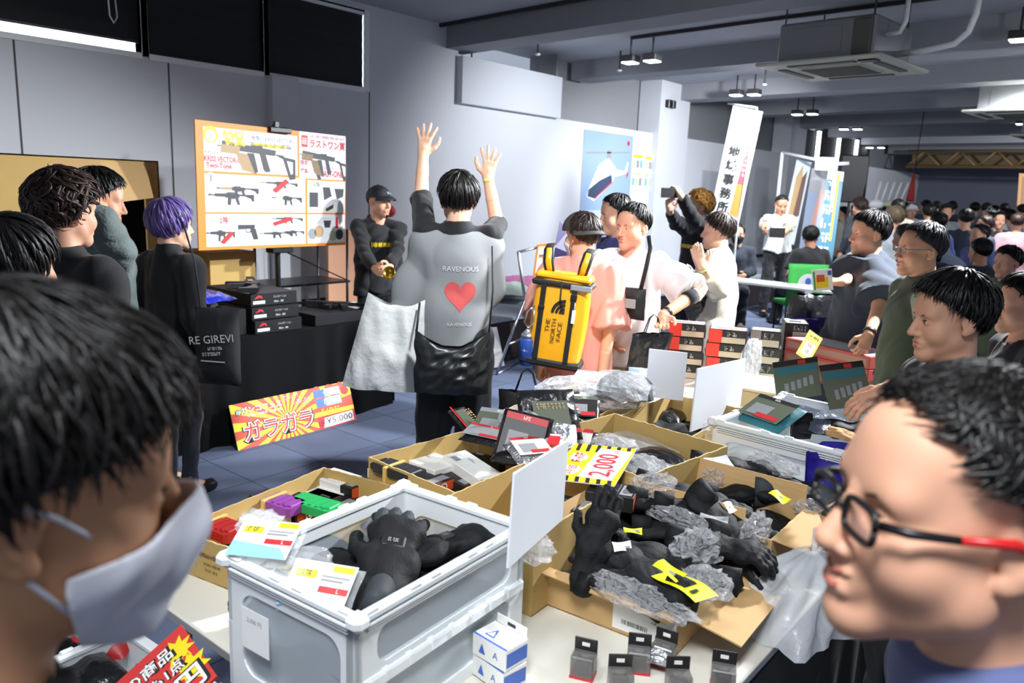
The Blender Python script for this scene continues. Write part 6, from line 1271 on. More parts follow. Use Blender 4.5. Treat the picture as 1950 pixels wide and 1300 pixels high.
tb = thing('tote_bag', 'long black tote bag with white lettering behind the purple-haired person', 'bag', atD(416, 660, 4.0), math.radians(30)); q = MB(); pillow(q, 0.24, 0.40, 0.10, c_blk, Matrix.Rotation(math.pi/2, 4, 'X'), 4, 0.01); q.build('bag_body', tb)
q = MB(); TT = Tm((0, -0.066, 0)) @ Matrix.Rotation(math.pi/2, 4, 'X'); q.text('RE GIREVI', 0.0, 0.05, 0.040, m_wht, TT, rot=0.12); q.tube([(-0.09, 0, 0.19), (-0.13, 0.03, 0.42), (-0.20, 0.05, 0.62)], 0.005, c_blk, 6, flat=0.5); q.text('~~~~~~~~', 0.02, 0.005, 0.016, m_wht, TT, rot=0.12); q.text('~~~~~~~~~', 0.0, -0.025, 0.018, m_wht, TT, rot=0.12); q.rect(-0.06, -0.065, 0.07, -0.060, m_wht, TT); q.build('lettering', tb)

# 15 --- near man, right, with glasses
t, K, RM, fw, sd, up, W2, s = place('near person at the right edge in profile, short black hair, black and red glasses, smiling', 1862, 688, 0.69, 132, headsc=1.05, hair=dict(end=hl(66, 88, 98, 124), n=1300, r=0.0032, th=0.010, mess=0.2, ln=(0.2, 0.4)), hm=h_blk, hyaw=0, hpitch=4, skn=skin('skin_near', '#dba588'), face=dict(full=0.9, smile=1.2, nose=0.95), top=dict(m=cloth('cloth_blue_grey', '#5b6690'), sleeve='long', loose=0.02, collar=0.1), bot=dict(m=c_jean), shoes=m_shoe,
    seed=91, hvox=0.0022, vox=0.007, hairn=3.0, wide=1.05, J=dict(neck=(0, -.045, 1.43), chest=(0, -.13, 1.22), waist=(0, -.13, 1.05), hip=(0, -.12, .92), shR=(.165, -.13, 1.33), shL=(-.165, -.13, 1.33), elR=(.23, -.14, 1.08), elL=(-.23, -.14, 1.08)))
glasses(t, RM, mat('glasses_black', '#131316', 0.4), mat('glasses_red', '#c3201f', 0.35), w=1.5)
# 16 --- near man, left, masked
t, K, RM, fw, sd, up, W2, s = place('near person at the left edge, thick black hair, white mask, looking down to the right', 100, 492, 0.58, -16, center=(48, 945, 0.59), hair=dict(end=hl(94, 104, 108, 132), n=3200, r=0.0028, th=0.032, mess=0.10, droop=0.012), hm=h_blk, hyaw=0, hpitch=-8, skn=skin('skin_near_left', '#c9946f'), top=dict(m=c_blk, sleeve='long', loose=0.02), bot=dict(m=c_jean), shoes=m_shoe,
    seed=92, hvox=0.0022, vox=0.007, J=dict(neck=(0, -.045, 1.43), chest=(0, -.13, 1.22), waist=(0, -.13, 1.05), hip=(0, -.12, .92), shR=(.165, -.13, 1.33), shL=(-.165, -.13, 1.33), elR=(.23, -.14, 1.08), elL=(-.23, -.14, 1.08)))
mask_part(t, RM, head_prims(), m_mask, vox=0.0022)
# ================================================================== booth
# outlines of the printed / real gun models, muzzle at the left, length 1
RIFLE = [('b', [(0, .50), (.30, .50), (.30, .535), (0, .535)]), ('b', [(.02, .535), (.05, .56), (.06, .535)]), ('h', [(.14, .48), (.36, .47), (.36, .565), (.14, .56)]), ('b', [(.36, .45), (.66, .45), (.68, .50), (.66, .565), (.36, .57)]),
         ('b', [(.40, .57), (.56, .57), (.56, .60), (.40, .60)]), ('b', [(.42, .46), (.50, .46), (.48, .25), (.41, .27)]), ('b', [(.57, .46), (.64, .46), (.685, .27), (.63, .26)]), ('b', [(.66, .50), (.80, .50), (.80, .545), (.66, .545)]),
         ('b', [(.78, .54), (1.0, .545), (1.0, .36), (.95, .36), (.93, .43), (.80, .49)]), ('b', [(.50, .45), (.57, .45), (.57, .43), (.51, .41)])]
VECTOR = [('b', [(0, .70), (.06, .70), (.06, .72), (0, .72)]), ('b', [(.06, .66), (.72, .60), (.74, .70), (.06, .80)]), ('h', [(.04, .60), (.26, .58), (.28, .72), (.05, .74)]), ('h', [(.22, .62), (.38, .60), (.46, .26), (.30, .32)]),
          ('b', [(.36, .62), (.45, .62), (.50, .30), (.46, .26)]), ('b', [(.52, .62), (.60, .61), (.66, .32), (.60, .30), (.57, .34)]), ('b', [(.40, .70), (.56, .72), (.56, .76), (.42, .76)]), ('b', [(.70, .64), (.84, .62), (.86, .55), (.80, .57)]),
          ('b', [(.82, .60), (1.0, .56), (1.0, .20), (.92, .18), (.90, .26)]), ('w', [(.88, .53), (.965, .51), (.965, .30), (.935, .28)])]
PISTOL = [('b', [(0, .62), (.70, .66), (.72, .86), (0, .86)]), ('b', [(.50, .66), (.74, .66), (.86, .10), (.64, .08)]), ('b', [(.30, .62), (.34, .62), (.36, .50), (.50, .50), (.52, .62), (.56, .62), (.54, .45), (.34, .45)])]
def gun2(q, shape, x, y, w, h, mb, mh=None, z=0.0012, T=None, rot=0.0):
    c, s = math.cos(rot), math.sin(rot); k = 0
    for key, pts in shape:
        m = {'b': mb, 'h': mh or mb, 'w': m_wht}[key]; pp = []
        for (a, b) in pts:
            X, Y = (a-0.5)*w, (b-0.5)*h; pp.append((x+X*c-Y*s, y+X*s+Y*c))
        q.poly(pp, m, T, z+k*0.00015); k += 1
m_tan = mat('print_tan', '#a98c62', 0.5); m_gunp = mat('print_gun', '#3a3c40', 0.5); m_lg = mat('print_light_grey', '#c9cdd2', 0.5); m_frame = mat('sign_orange', '#f08a24', 0.5); m_grnl = mat('print_pale_green', '#b9c0a0', 0.5)
mat('sign_white', '#e9ebee', 0.35, coat=0.3); mat('banner_white', '#f2f4f8', 0.7)
def drawSign(q, W, h):
    U = lambda x: W*x; Vv = lambda y: h*y
    q.rect(0, 0, W, h, m_frame, None, 0.0004)
    def cell(x0, y0, x1, y1): q.rect(U(x0), Vv(y0), U(x1), Vv(y1), mat('sign_white', '#e9ebee', 0.35, coat=0.3), None, 0.0008)
    cell(.045, .62, .635, .955); cell(.65, .60, 1.0, 1.0); cell(.045, .30, .69, .60); cell(.705, .30, .995, .585); cell(.045, .025, .69, .285); cell(.705, .025, .995, .285)
    ci = lambda cx, cy, r, m, z: q.poly([(U(cx)+r*h*math.cos(a), Vv(cy)+r*h*math.sin(a)) for a in np.linspace(0, 6.283, 26)[:-1]], m, None, z)
    t = lambda s, x, y, hh, m, w=None, z=.0016, **k: q.text(s, U(x), Vv(y), h*hh, m, None, z, w=(W*w if w else None), **k)
    ci(.085, .90, .065, m_yel, .0012); ci(.085, .89, .045, mat('sign_white', ''), .0014); t('金', .085, .895, .06, m_gry)
    t('特賞', .225, .885, .115, m_yel, bold=.07, z=.0014); t('特賞', .225, .885, .10, mat('yellow_dark', '#d8b400', 0.5), z=.0018); t('衝撃のKRISS VECTOR', .465, .905, .045, m_gunp, w=.27); q.rect(U(.335), Vv(.835), U(.55), Vv(.865), m_yel, None, .0012); t('~~~~~~~~~~~~~~~~~~~~~~~~~~~~~~', .46, .852, .035, m_gunp, w=.27)
    gun2(q, VECTOR, U(.37), Vv(.725), W*.50, h*.46, m_gunp, m_tan)
    t('KRISS VECTOR-GBB', .17, .715, .044, m_red, w=.25, bold=.03); t('Two-Tone', .13, .665, .042, m_red, w=.15, bold=.03); t('KRYTAC', .10, .765, .02, m_gunp, w=.10); t('¥86,900', .45, .635, .018, m_gry)
    q.rect(U(.665), Vv(.87), U(.71), Vv(.97), m_red, None, .0012); t('最', .687, .92, .06, m_wht); t('ラストワン賞', .86, .905, .075, m_red, w=.27, bold=.03); t('~~~~~~~~~~~~~~~~~~~~~~', .86, .968, .022, m_red, w=.26)
    gun2(q, VECTOR, U(.83), Vv(.72), W*.36, h*.40, m_gunp, mat('print_camo', '#80694a', 0.5, var=0.5, vscale=60)); q.poly([(U(.755), Vv(.69)), (U(.785), Vv(.70)), (U(.81), Vv(.60)), (U(.785), Vv(.59))], m_gunp, None, .0016)
    t('限定', .685, .735, .045, m_red, bold=.03); t('塗装', .685, .665, .045, m_red, bold=.03); t('LAST-ONE', .895, .65, .06, m_red, w=.17, bold=.03); t('KRISS VECTOR', .895, .70, .022, m_red, w=.17)
    ci(.08, .57, .042, m_lg, .0011); ci(.175, .565, .03, m_lg, .0011); t('1', .08, .565, .05, m_gunp)
    gun2(q, RIFLE, U(.24), Vv(.485), W*.26, h*.24, m_gunp, m_tan); gun2(q, RIFLE, U(.20), Vv(.43), W*.28, h*.30, m_gunp); gun2(q, RIFLE, U(.51), Vv(.545), W*.25, h*.16, m_gunp); gun2(q, RIFLE, U(.56), Vv(.42), W*.21, h*.24, m_gunp, m_grnl)
    q.poly([(U(.46), Vv(.49)), (U(.485), Vv(.465)), (U(.575), Vv(.56)), (U(.55), Vv(.585))], m_red, None, .004)
    for (x, y, w_) in ((.15, .33, .2), (.30, .33, .07), (.48, .475, .2), (.45, .33, .14), (.63, .33, .06), (.64, .46, .06), (.20, .16, .14), (.34, .245, .12), (.45, .21, .12), (.52, .045, .14), (.36, .05, .06), (.80, .55, .1), (.92, .55, .08), (.93, .42, .07), (.92, .05, .08), (.76, .22, .1), (.86, .25, .08)): t('~~~~~~~~~~~~~~', x, y, .006, m_gry, w=w_); t('~~~~~~~~', x-.01, y-.016, .005, m_lg, w=w_*.8)
    t('③', .735, .55, .05, m_gunp); t('3等', .775, .55, .05, m_gunp)
    q.rect(U(.72), Vv(.35), U(.785), Vv(.48), m_gunp, None, .0012); q.poly([(U(.82), Vv(.53)), (U(.875), Vv(.53)), (U(.89), Vv(.45)), (U(.83), Vv(.41))], m_gunp, None, .0012); q.poly([(U(.91), Vv(.52)), (U(.985), Vv(.52)), (U(.98), Vv(.45)), (U(.93), Vv(.42))], m_gunp, None, .0012)
    q.poly([(U(.84), Vv(.335)), (U(.905), Vv(.38)), (U(.90), Vv(.34)), (U(.85), Vv(.31))], m_gunp, None, .0012)
    t('②', .085, .235, .05, m_red); t('2等', .15, .235, .055, m_red, bold=.02)
    gun2(q, RIFLE, U(.13), Vv(.13), W*.17, h*.26, m_gunp); gun2(q, PISTOL, U(.31), Vv(.14), W*.15, h*.16, m_gunp); gun2(q, RIFLE, U(.56), Vv(.245), W*.22, h*.16, m_gunp); gun2(q, RIFLE, U(.48), Vv(.12), W*.22, h*.17, m_gunp); gun2(q, RIFLE, U(.60), Vv(.13), W*.16, h*.16, m_gunp)
    q.poly([(U(.46), Vv(.215)), (U(.47), Vv(.185)), (U(.60), Vv(.235)), (U(.585), Vv(.265))], m_red, None, .004); q.poly([(U(.125), Vv(.06)), (U(.15), Vv(.045)), (U(.21), Vv(.125)), (U(.185), Vv(.145))], m_red, None, .004)
    q.poly([(U(.825), Vv(.23)), (U(.885), Vv(.23)), (U(.875), Vv(.165)), (U(.835), Vv(.165))], m_gunp, None, .0012); ci(.74, .11, .05, m_gry, .0012); ci(.79, .13, .055, m_tan, .0012); ci(.90, .09, .05, m_grnl, .0012); ci(.95, .10, .048, m_gunp, .0012); q.rect(U(.92), Vv(.16), U(.94), Vv(.26), m_red, None, .0012)
TLb = atD(369, 227, 5.6); TRb = atD(657, 262, 6.78)
sg, Msg, Wsg = board('prize_sign', 'large white prize board with orange frames and pictures of guns on a black stand', TLb, TRb, 0.93, m=m_frame, draw=drawSign, th=0.012, cat='sign')
mid = (np.array(TLb)+np.array(TRb))/2
st = thing('sign_stand', 'black stand holding the prize board with two clips', 'stand', (mid[0]-0.05, mid[1]+0.02, 0)); zt = TLb[2]
q = MB(); q.tube([(0, 0, 0.0), (0, 0, zt+0.03)], 0.022, m_blackm, 10); q.tube([(0, 0, 0.03), (0.3, 0.25, 0.0)], 0.015, m_blackm); q.tube([(0, 0, 0.03), (-0.3, 0.2, 0.0)], 0.015, m_blackm); q.tube([(0, 0, 0.03), (0.0, -0.35, 0.0)], 0.015, m_blackm); q.build('pole', st)
for zz in (zt-0.01, zt-0.95):
    q = MB(); q.box((-0.02, -0.10, zz-0.03), (0.085, 0.10, zz+0.015), m_blackm, c=0.008); q.box((0.0, -0.02, zz), (0.03, 0.02, zz+0.06), m_blackm, c=0.004); q.build('clip', st)
# black covered table
m_bcl = mat('black_cloth_cover', '#08090b', 0.9, spec=0.15, bump=(12, 0.3, 0.01)); m_bx = mat('black_box', '#141518', 0.5, spec=0.3)
TX0, TX1, TY0, TY1 = 1.72, 2.30, 0.9, 4.25
t = thing('covered_table', 'long booth table under a black cloth reaching to the floor', 'table', (0, 0, 0)); q = MB(); q.box((TX0, TY0, 0.69), (TX1, TY1, 0.715), m_top); q.build('tabletop', t)
q = MB(); q.box((TX0-0.005, TY0-0.005, 0.716), (TX1+0.005, TY1+0.005, 0.722), m_bcl)
q.grid(lambda u, v: (TX1+0.006+(0.012+0.03*v)*(0.5+0.5*math.sin(u*70+math.sin(u*23)*2)), TY0+(TY1-TY0)*u, 0.72-0.71*v), 220, 12, m_bcl)
q.grid(lambda u, v: (TX1+0.006-(TX1-TX0)*u, TY1+0.006+(0.01+0.02*v)*(0.5+0.5*math.sin(u*30)), 0.72-0.70*v), 40, 10, m_bcl); q.build('tablecloth', t)
for x in (TX0+0.05, TX1-0.06):
    for y in (TY0+0.1, TY1-0.1): MB().tube([(x, y, 0), (x, y, 0.69)], 0.014, m_chrome).build('leg', t)
def blackbox(label, x0, x1, y0, y1, z, h, logo=True, group='black boxes on the booth table'):
    t = thing('black_box', label, 'box', ((x0+x1)/2, (y0+y1)/2, z), 0.03*random.uniform(-1, 1), group); a, b = (x1-x0)/2, (y1-y0)/2
    q = MB(); q.box((-a, -b, 0), (a, b, h-0.002), m_bx, c=0.003); q.build('carton', t)
    T = Matrix.Translation((a+0.0006, 0, 0)) @ Matrix.Rotation(math.pi/2, 4, 'Z') @ Matrix.Rotation(math.pi/2, 4, 'X'); q = MB()
    if logo:
        q.poly([(-b*0.85, h*.55), (-b*0.70, h*.85), (-b*0.55, h*.8), (-b*0.5, h*.55), (-b*0.62, h*.68)], m_red, T, .0004); q.rect(-b*.9, h*.18, -b*.4, h*.42, m_wht, T, .0004); q.text('~~~~~~~', -b*.65, h*.3, h*.12, m_ink, T, .0008); q.text('~~~~~~~~~~~~', b*.25, h*.65, h*.16, m_gry, T, .0004); q.text('~~~~~~~~~~', b*.2, h*.28, h*.14, m_lg, T, .0004)
    T = Matrix.Translation((0, -b-0.0006, 0)) @ Matrix.Rotation(math.pi/2, 4, 'X'); q.rect(-a*.72, h*.28, -a*.38, h*.75, m_lg, T, .0004); q.build('label', t); return t
for i in range(3): blackbox(('lowest', 'middle', 'top')[i]+' long black box with red logo in the stack under the rifle', 1.58+0.02*i, 2.27-0.03*i, 3.02, 3.40, 0.724+0.092*i, 0.09)
blackbox('small black box with white labels left of the long box stack', 1.95, 2.25, 2.60, 2.86, 0.724, 0.17, False); blackbox('small black box standing between the labelled box and the long stack', 2.0, 2.22, 2.88, 2.98, 0.724, 0.18, False)
blackbox('flat black box at the right end of the booth table, under the second rifle', 1.85, 2.27, 3.52, 4.18, 0.724, 0.085, False)
for i in range(4): blackbox(('lowest', 'second', 'third', 'top')[i]+' black box with white label behind the shoulder of the purple-haired person', 1.80, 2.25, 1.75, 2.25, 0.724+0.095*i, 0.093, False)
q = MB(); zt_ = 0.724+0.095*4
for k, (x, y, r) in enumerate(((2.1, 1.85, 0.2), (2.0, 2.0, -0.3), (2.12, 2.12, 0.1))): q.box((-0.15, -0.05, 0.001), (0.15, 0.05, 0.012+0.006*k), (m_org, m_lg, m_org)[k], Tm((x, y, zt_+0.006*k), r), c=0.002)
tag(q.build('orange_packets'), 'orange and white flat packets on the black boxes at the left', 'packet')
def gun3(name, label, p, rz, L, shape=RIFLE, tilt=0.0, acc=None):
    t = thing(name, label, 'replica gun', p, rz); t.rotation_euler[0] = tilt; parts = ['barrel', 'front_sight', 'handguard', 'receiver', 'rail', 'magazine', 'grip', 'buffer_tube', 'stock', 'trigger_guard'] if shape is RIFLE else []
    m = mat('gun_polymer', '#17181b', 0.4, bump=(90, 0.2, 0.001)); wds = (0.010, 0.008, 0.022, 0.019, 0.012, 0.012, 0.014, 0.014, 0.016, 0.008)
    for k, (key, pts) in enumerate(shape):
        if k >= len(parts): break
        q = MB(); w_ = wds[k]; q.poly([((a-.5)*L, (b-.5)*L*0.95) for a, b in pts], m, None, -w_, 2*w_); q.build(parts[k], t)
    if acc: q = MB(); q.box((-0.03, -0.02, 0.02), (0.03, 0.02, 0.03), acc, c=0.004); q.build('orange_tag', t)
    return t
gun3('replica_rifle', 'black replica rifle with tan chain lying on the stack of long black boxes', (1.93, 3.2, 0.724+0.276+0.03), -0.5, 0.72, acc=m_tan)
gun3('replica_rifle', 'black replica rifle lying on the flat box at the right end of the booth table', (2.05, 3.86, 0.724+0.086+0.025), 0.75, 0.62)
q = MB(); q.box((1.92, 3.95, 0.8115), (2.2, 4.16, 0.8125), m_paper); tag(q.build('paper_sheet'), 'white sheet under the second rifle on the booth table', 'paper')
pack('blue_bag', 'shiny blue plastic bag lying on the small black boxes of the booth', (2.0, 2.72, 0.96), 0.42, 0.40, 0.10, mat('shiny_blue_bag', '#1c2a9c', 0.18, spec=0.9, bump=(9, 0.8, 0.03)), 15, 0, 0, 91, crum=0.02, cat='bag')
# gara-gara sign on the floor
def drawGara(q, W, h):
    q.rect(0, 0, W, h, m_yel, None, 0.0004); n = 22; cx, cy = W*0.42, h*0.40; md = mat('gara_red', '#c8452a', 0.5)
    def clip(p):
        return (min(max(p[0], 0), W), min(max(p[1], 0), h))
    for k in range(n):
        a0 = 2*math.pi*k/n; a1 = a0+math.pi/n; R = 3.0
        def edge(a):
            d = (math.cos(a), math.sin(a)); ts = [((W-cx)/d[0]) if d[0] > 1e-6 else (-cx/d[0] if d[0] < -1e-6 else 9), ((h-cy)/d[1]) if d[1] > 1e-6 else (-cy/d[1] if d[1] < -1e-6 else 9)]; s = min(ts); return (cx+d[0]*s, cy+d[1]*s)
        q.poly([(cx, cy), edge(a0), edge(a1)], md, None, 0.0008)
    for i in range(9): q.poly([(W*(.70+.035*(i % 8))+h*.12*math.cos(a), h*(.92-.13*(i % 3))+h*.10*math.sin(a)) for a in np.linspace(0, 6.28, 14)[:-1]], (md, m_red, m_org)[i % 3], None, 0.0012+0.0001*i)
    q.rect(W*.66, 0, W, h*.30, m_red, None, .0012)
    q.rect(W*.665, h*.75, W*.90, h*.93, m_sky, None, .0024); q.rect(W*.665, h*.75, W*.76, h*.93, m_blu, None, .0026); q.rect(W*.675, h*.52, W*.90, h*.72, m_sky, None, .0024); q.rect(W*.675, h*.52, W*.76, h*.72, m_blu, None, .0026)
    q.text('~~~~~~', W*.82, h*.84, h*.13, m_wht, None, .003); q.text('~~~~~~', W*.82, h*.62, h*.13, m_wht, None, .003)
    q.text('#ガンコフェス', W*.215, h*.82, h*.17, m_ink, None, .0024, w=W*.37, bold=.06); q.text('#ガンコフェス', W*.215, h*.82, h*.15, m_lg, None, .003, w=W*.36, bold=.03)
    q.text('~~~~~~~~~~~~', W*.25, h*.69, h*.05, m_lg, None, .003, w=W*.28)
    q.text('~~~~~~', W*.48, h*.90, h*.11, m_pnk, None, .003, bold=.03); q.text('~~~~~~~~', W*.56, h*.77, h*.11, m_pnk, None, .003, bold=.03)
    q.text('ガラガラ', W*.345, h*.34, h*.50, m_ink, None, .0024, w=W*.60, bold=.075); q.text('ガラガラ', W*.345, h*.345, h*.46, m_wht, None, .003, w=W*.575, bold=.045); q.text('ガラガラ', W*.345, h*.345, h*.41, mat('gara_text', '#c01d20', 0.4), None, .0036, w=W*.55, bold=.012)
    q.poly([(W*.70, h*.02), (W*.98, h*.04), (W*.98, h*.28), (W*.72, h*.24)], m_wht, None, .002); q.text('1回', W*.695, h*.13, h*.14, m_ink, None, .003); q.text('¥5,000', W*.85, h*.15, h*.17, m_ink, None, .003, w=W*.24)
    q.text('~~~~~~~~', W*.80, h*.40, h*.12, m_yel, None, .003)
card('floor_sign', 'yellow and red raffle sign with big katakana leaning on the black tablecloth', V3(*atZ(454, 858, 0.002)), V3(*atZ(679, 800, 0.002)), V3(*atX(431, 773, 2.37)), drawGara, cat='sign', th=0.006)
# boxes and shelf behind
_cb = carton('cardboard_box', 'closed cardboard box behind the purple-haired person, left of the sign stand', (1.00, 2.95), 0.45, 0.42, 0.45, 0, z0=0.74, group=None, tears=False)
q = MB(); q.box((-0.225, -0.21, 0.445), (0.225, 0.21, 0.452), m_card); o = q.build('top_flaps', _cb)
_cb = carton('cardboard_box', 'second closed cardboard box just left of the black sign stand', (1.00, 3.48), 0.45, 0.42, 0.45, 4, z0=0.74, tears=False)
q = MB(); q.box((-0.225, -0.21, 0.445), (0.225, 0.21, 0.452), m_card); o = q.build('top_flaps', _cb)
q = MB(); q.box((0.76, 2.65, 0), (1.24, 3.72, 0.738), m_dark, c=0.01); tag(q.build('dark_chest'), 'long dark chest on the floor carrying the two closed cardboard boxes', 'trunk')
sh = thing('wire_rack', 'black metal rack with one shelf behind the prize board', 'rack', (0.95, 4.25, 0))
for x in (-0.22, 0.22):
    for y in (-0.52, 0.45): MB().tube([(x, y, 0), (x, y, 1.35)], 0.012, m_blackm, 8).build('post', sh)
MB().box((-0.24, -0.54, 0.86), (0.24, 0.47, 0.88), m_blackm, c=0.003).build('shelf', sh); MB().box((-0.24, -0.54, 0.30), (0.24, 0.47, 0.32), m_blackm, c=0.003).build('shelf', sh)
q = MB(); q.tube([(0.22, -0.52, 1.3), (0.22, 0.45, 0.88)], 0.006, m_blackm, 6); q.build('brace', sh)
tag(MB().box((0.25, 5.0, 0.47), (0.30, 5.62, 1.30), mat('peach_panel', '#d9a583', 0.7), Tm((0.2, 0, 0)), c=0.003).build('plywood_panel'), 'peach coloured upright panel behind the black rack', 'panel')
# big open carton at the far left
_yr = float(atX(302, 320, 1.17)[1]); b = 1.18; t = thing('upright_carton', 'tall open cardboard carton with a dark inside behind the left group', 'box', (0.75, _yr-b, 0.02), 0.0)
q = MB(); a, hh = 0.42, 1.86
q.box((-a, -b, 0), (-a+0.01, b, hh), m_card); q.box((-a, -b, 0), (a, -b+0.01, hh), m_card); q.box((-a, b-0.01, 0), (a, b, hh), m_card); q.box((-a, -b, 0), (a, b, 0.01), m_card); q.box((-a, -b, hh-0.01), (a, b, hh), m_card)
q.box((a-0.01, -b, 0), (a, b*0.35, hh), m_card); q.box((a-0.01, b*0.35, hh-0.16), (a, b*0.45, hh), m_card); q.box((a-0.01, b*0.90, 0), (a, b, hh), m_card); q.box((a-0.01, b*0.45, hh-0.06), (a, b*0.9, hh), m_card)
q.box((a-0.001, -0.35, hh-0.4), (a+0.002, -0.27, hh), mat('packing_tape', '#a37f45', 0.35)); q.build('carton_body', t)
q = MB(); q.box((-a+0.012, -b+0.012, 0.012), (-a+0.02, b-0.012, hh-0.012), m_dark); q.box((-a+0.02, b-0.022, 0.012), (a-0.02, b-0.012, hh-0.07), m_dark); q.build('dark_lining', t)  # dark panels added to paint the shade inside the open carton
q = MB(); q.grid(lambda u, v: (a+0.02+0.10*v-0.06*abs(u-0.5), b*0.36+b*0.56*u, hh-0.02-0.33*v*(1-0.25*u)), 8, 6, m_card2, smooth=False); q.build('folded_flap', t, solid=0.005)
q = MB(); T = Matrix.Translation((a+0.003, -0.75, 1.2)) @ Matrix.Rotation(math.pi/2, 4, 'Z') @ Matrix.Rotation(math.pi/2, 4, 'X'); q.text('~~~~~~~~', 0, 0, 0.09, m_ink, T, rot=math.pi/2); q.text('~~~', 0.35, -0.1, 0.06, m_ink, T); q.build('stamp', t)
# red ball above the staff man's shoulder
p = atX(742, 402, 0.06); q = MB(); q.sphere(p, 0.07, mat('red_ball', '#d83a35', 0.5), 16); q.tube([p, (0, p[1], p[2])], 0.01, m_dark); tag(q.build('red_ball'), 'round red knob on the wall beside the face under the black cap', 'knob')
# ---- stage goods
SZ = 0.462
pack('pink_bag', 'large pink bag lying on the stage by the wall', tuple(atZ(975, 560, SZ)+V3(0.15, 0.0, 0.11)), 0.75, 0.45, 0.24, mat('pink_cloth', '#c873a6', 0.6, bump=(14, 0.5, 0.02)), 60, 0, 0, 95, cat='bag', crum=0.02)
pack('clothes', 'white and pale green clothes bundled on the stage beside the pink bag', tuple(atZ(962, 572, SZ)+V3(0, 0, 0.10)), 0.55, 0.50, 0.20, mat('pale_green_cloth', '#d6e8dc', 0.8, bump=(20, 0.8, 0.02)), 30, 0, 0, 96, cat='clothes', crum=0.03)
pack('blue_packet', 'blue packet on the stage edge beside the grey T-shirt', tuple(atZ(937, 575, SZ)+V3(0, 0, 0.04)), 0.22, 0.30, 0.05, m_blu, 20, 0, 0, 97)
q = MB(); a_ = atX(925, 620, 1.93); q.add([(1.93, a_[1]-0.25, 0.42), (1.93, a_[1]+0.17, 0.40), (2.05, a_[1]+0.17, 0.02), (2.05, a_[1]-0.25, 0.02)], [(0, 1, 2, 3)], m_paper); tag(q.build('white_sheet', solid=0.004), 'blank white sheet leaning on the dark stage front', 'sheet')
# folding A stand with a small poster
t = thing('poster_stand', 'silver folding stand with a small copy of the gun poster, left of the salmon shirt', 'stand', (0, 0, 0))
A1, A2 = V3(*atD(987, 480, 7.2)), V3(*atD(1052, 464, 7.6)); B1, B2 = V3(*atZ(1018, 700, 0.01)), V3(*atZ(1075, 690, 0.01)); C1, C2 = V3(*atZ(946, 712, 0.01)), V3(*atZ(990, 690, 0.01))
for s_ in ((A1, B1), (A2, B2)): MB().tube(s_, 0.016, m_chrome, 8).build('front_rail', t)
m1, m2 = A1*0.62+B1*0.38, A2*0.62+B2*0.38
for s_ in ((m1, C1), (m2, C2)): MB().tube(s_, 0.014, m_chrome, 8).build('rear_leg', t)
for s_ in ((C1, C2), (C1*0.6+m1*0.4, C2*0.6+m2*0.4), (A1, A2), (B1, B2)): MB().tube(s_, 0.012, m_chrome, 8).build('cross_bar', t)
D1, D2 = A1*0.45+B1*0.55, A2*0.45+B2*0.55
M = frame(D1, D2-D1, A1-D1); q = MB(M); W_, h_ = np.linalg.norm(D2-D1), np.linalg.norm(A1-D1); q.box((0, 0, -0.006), (W_, h_, 0), m_frame); q.rect(W_*.04, h_*.03, W_*.96, h_*.97, m_wht, None, .001)
gun2(q, VECTOR, W_*.35, h_*.8, W_*.6, h_*.22, m_gunp, m_tan, .002); gun2(q, RIFLE, W_*.4, h_*.5, W_*.7, h_*.2, m_gunp, None, .002); gun2(q, RIFLE, W_*.45, h_*.25, W_*.7, h_*.2, m_gunp, None, .002); q.text('特賞', W_*.3, h_*.92, h_*.05, m_yel, None, .002); q.text('ラストワン賞', W_*.7, h_*.92, h_*.04, m_red, None, .002); q.build('poster', t)
# ---- wall posters
def wall_poster(name, label, pts, draw, X=0.012, group=None):
    (x0, y0), (x1, y1), yb = pts; a = atX(x0, y0, X); b = atX(x1, y1, X); zb = atX(x0, yb, X)[2]
    q = MB(Matrix(((0, 0, 1, X), (1, 0, 0, a[1]), (0, 1, 0, zb), (0, 0, 0, 1)))); W, h = b[1]-a[1], a[2]-zb
    q.box((0, 0, -0.004), (W, h, 0), m_paper); draw(q, W, h); return tag(q.build(name), label, 'poster', group)
def drawHeli(q, W, h):
    q.rect(0, 0, W, h, mat('poster_sky', '#8fa6c6', 0.3), None, .001); q.rect(0, 0, W, h*.32, mat('poster_haze', '#b4c6da', 0.3), None, .0014)
    q.poly([(W*.15, h*.52), (W*.10, h*.44), (W*.25, h*.40), (W*.62, h*.58), (W*.66, h*.70), (W*.50, h*.78), (W*.32, h*.72)], mat('heli_white', '#e2e7ee', 0.3), None, .002)
    q.poly([(W*.14, h*.50), (W*.12, h*.44), (W*.28, h*.42), (W*.60, h*.58), (W*.58, h*.64), (W*.34, h*.58)], mat('heli_navy', '#3b4763', 0.3), None, .0026); q.poly([(W*.26, h*.415), (W*.60, h*.565), (W*.60, h*.58), (W*.27, h*.43)], m_red, None, .003)
    q.poly([(W*.64, h*.62), (W*.90, h*.66), (W*.93, h*.76), (W*.90, h*.76), (W*.86, h*.68), (W*.64, h*.69)], MATS['heli_white'], None, .002); q.poly([(W*.90, h*.60), (W*.94, h*.66), (W*.90, h*.67)], m_red, None, .0026)
    q.poly([(W*.05, h*.80), (W*.95, h*.845), (W*.95, h*.855), (W*.05, h*.815)], m_gry, None, .0024); q.poly([(W*.45, h*.78), (W*.55, h*.78), (W*.54, h*.85), (W*.47, h*.85)], m_gry, None, .0024); q.poly([(W*.90+.04*math.cos(a), h*.93+.04*math.sin(a)) for a in np.linspace(0, 6.28, 14)[:-1]], m_red, None, .0024)
    for k in range(5): q.rect(W*(.05+.18*k), h*.05, W*(.12+.18*k), h*(.20+.02*(k % 2)), mat('poster_blue', '#7fb3cf', 0.4), None, .002)
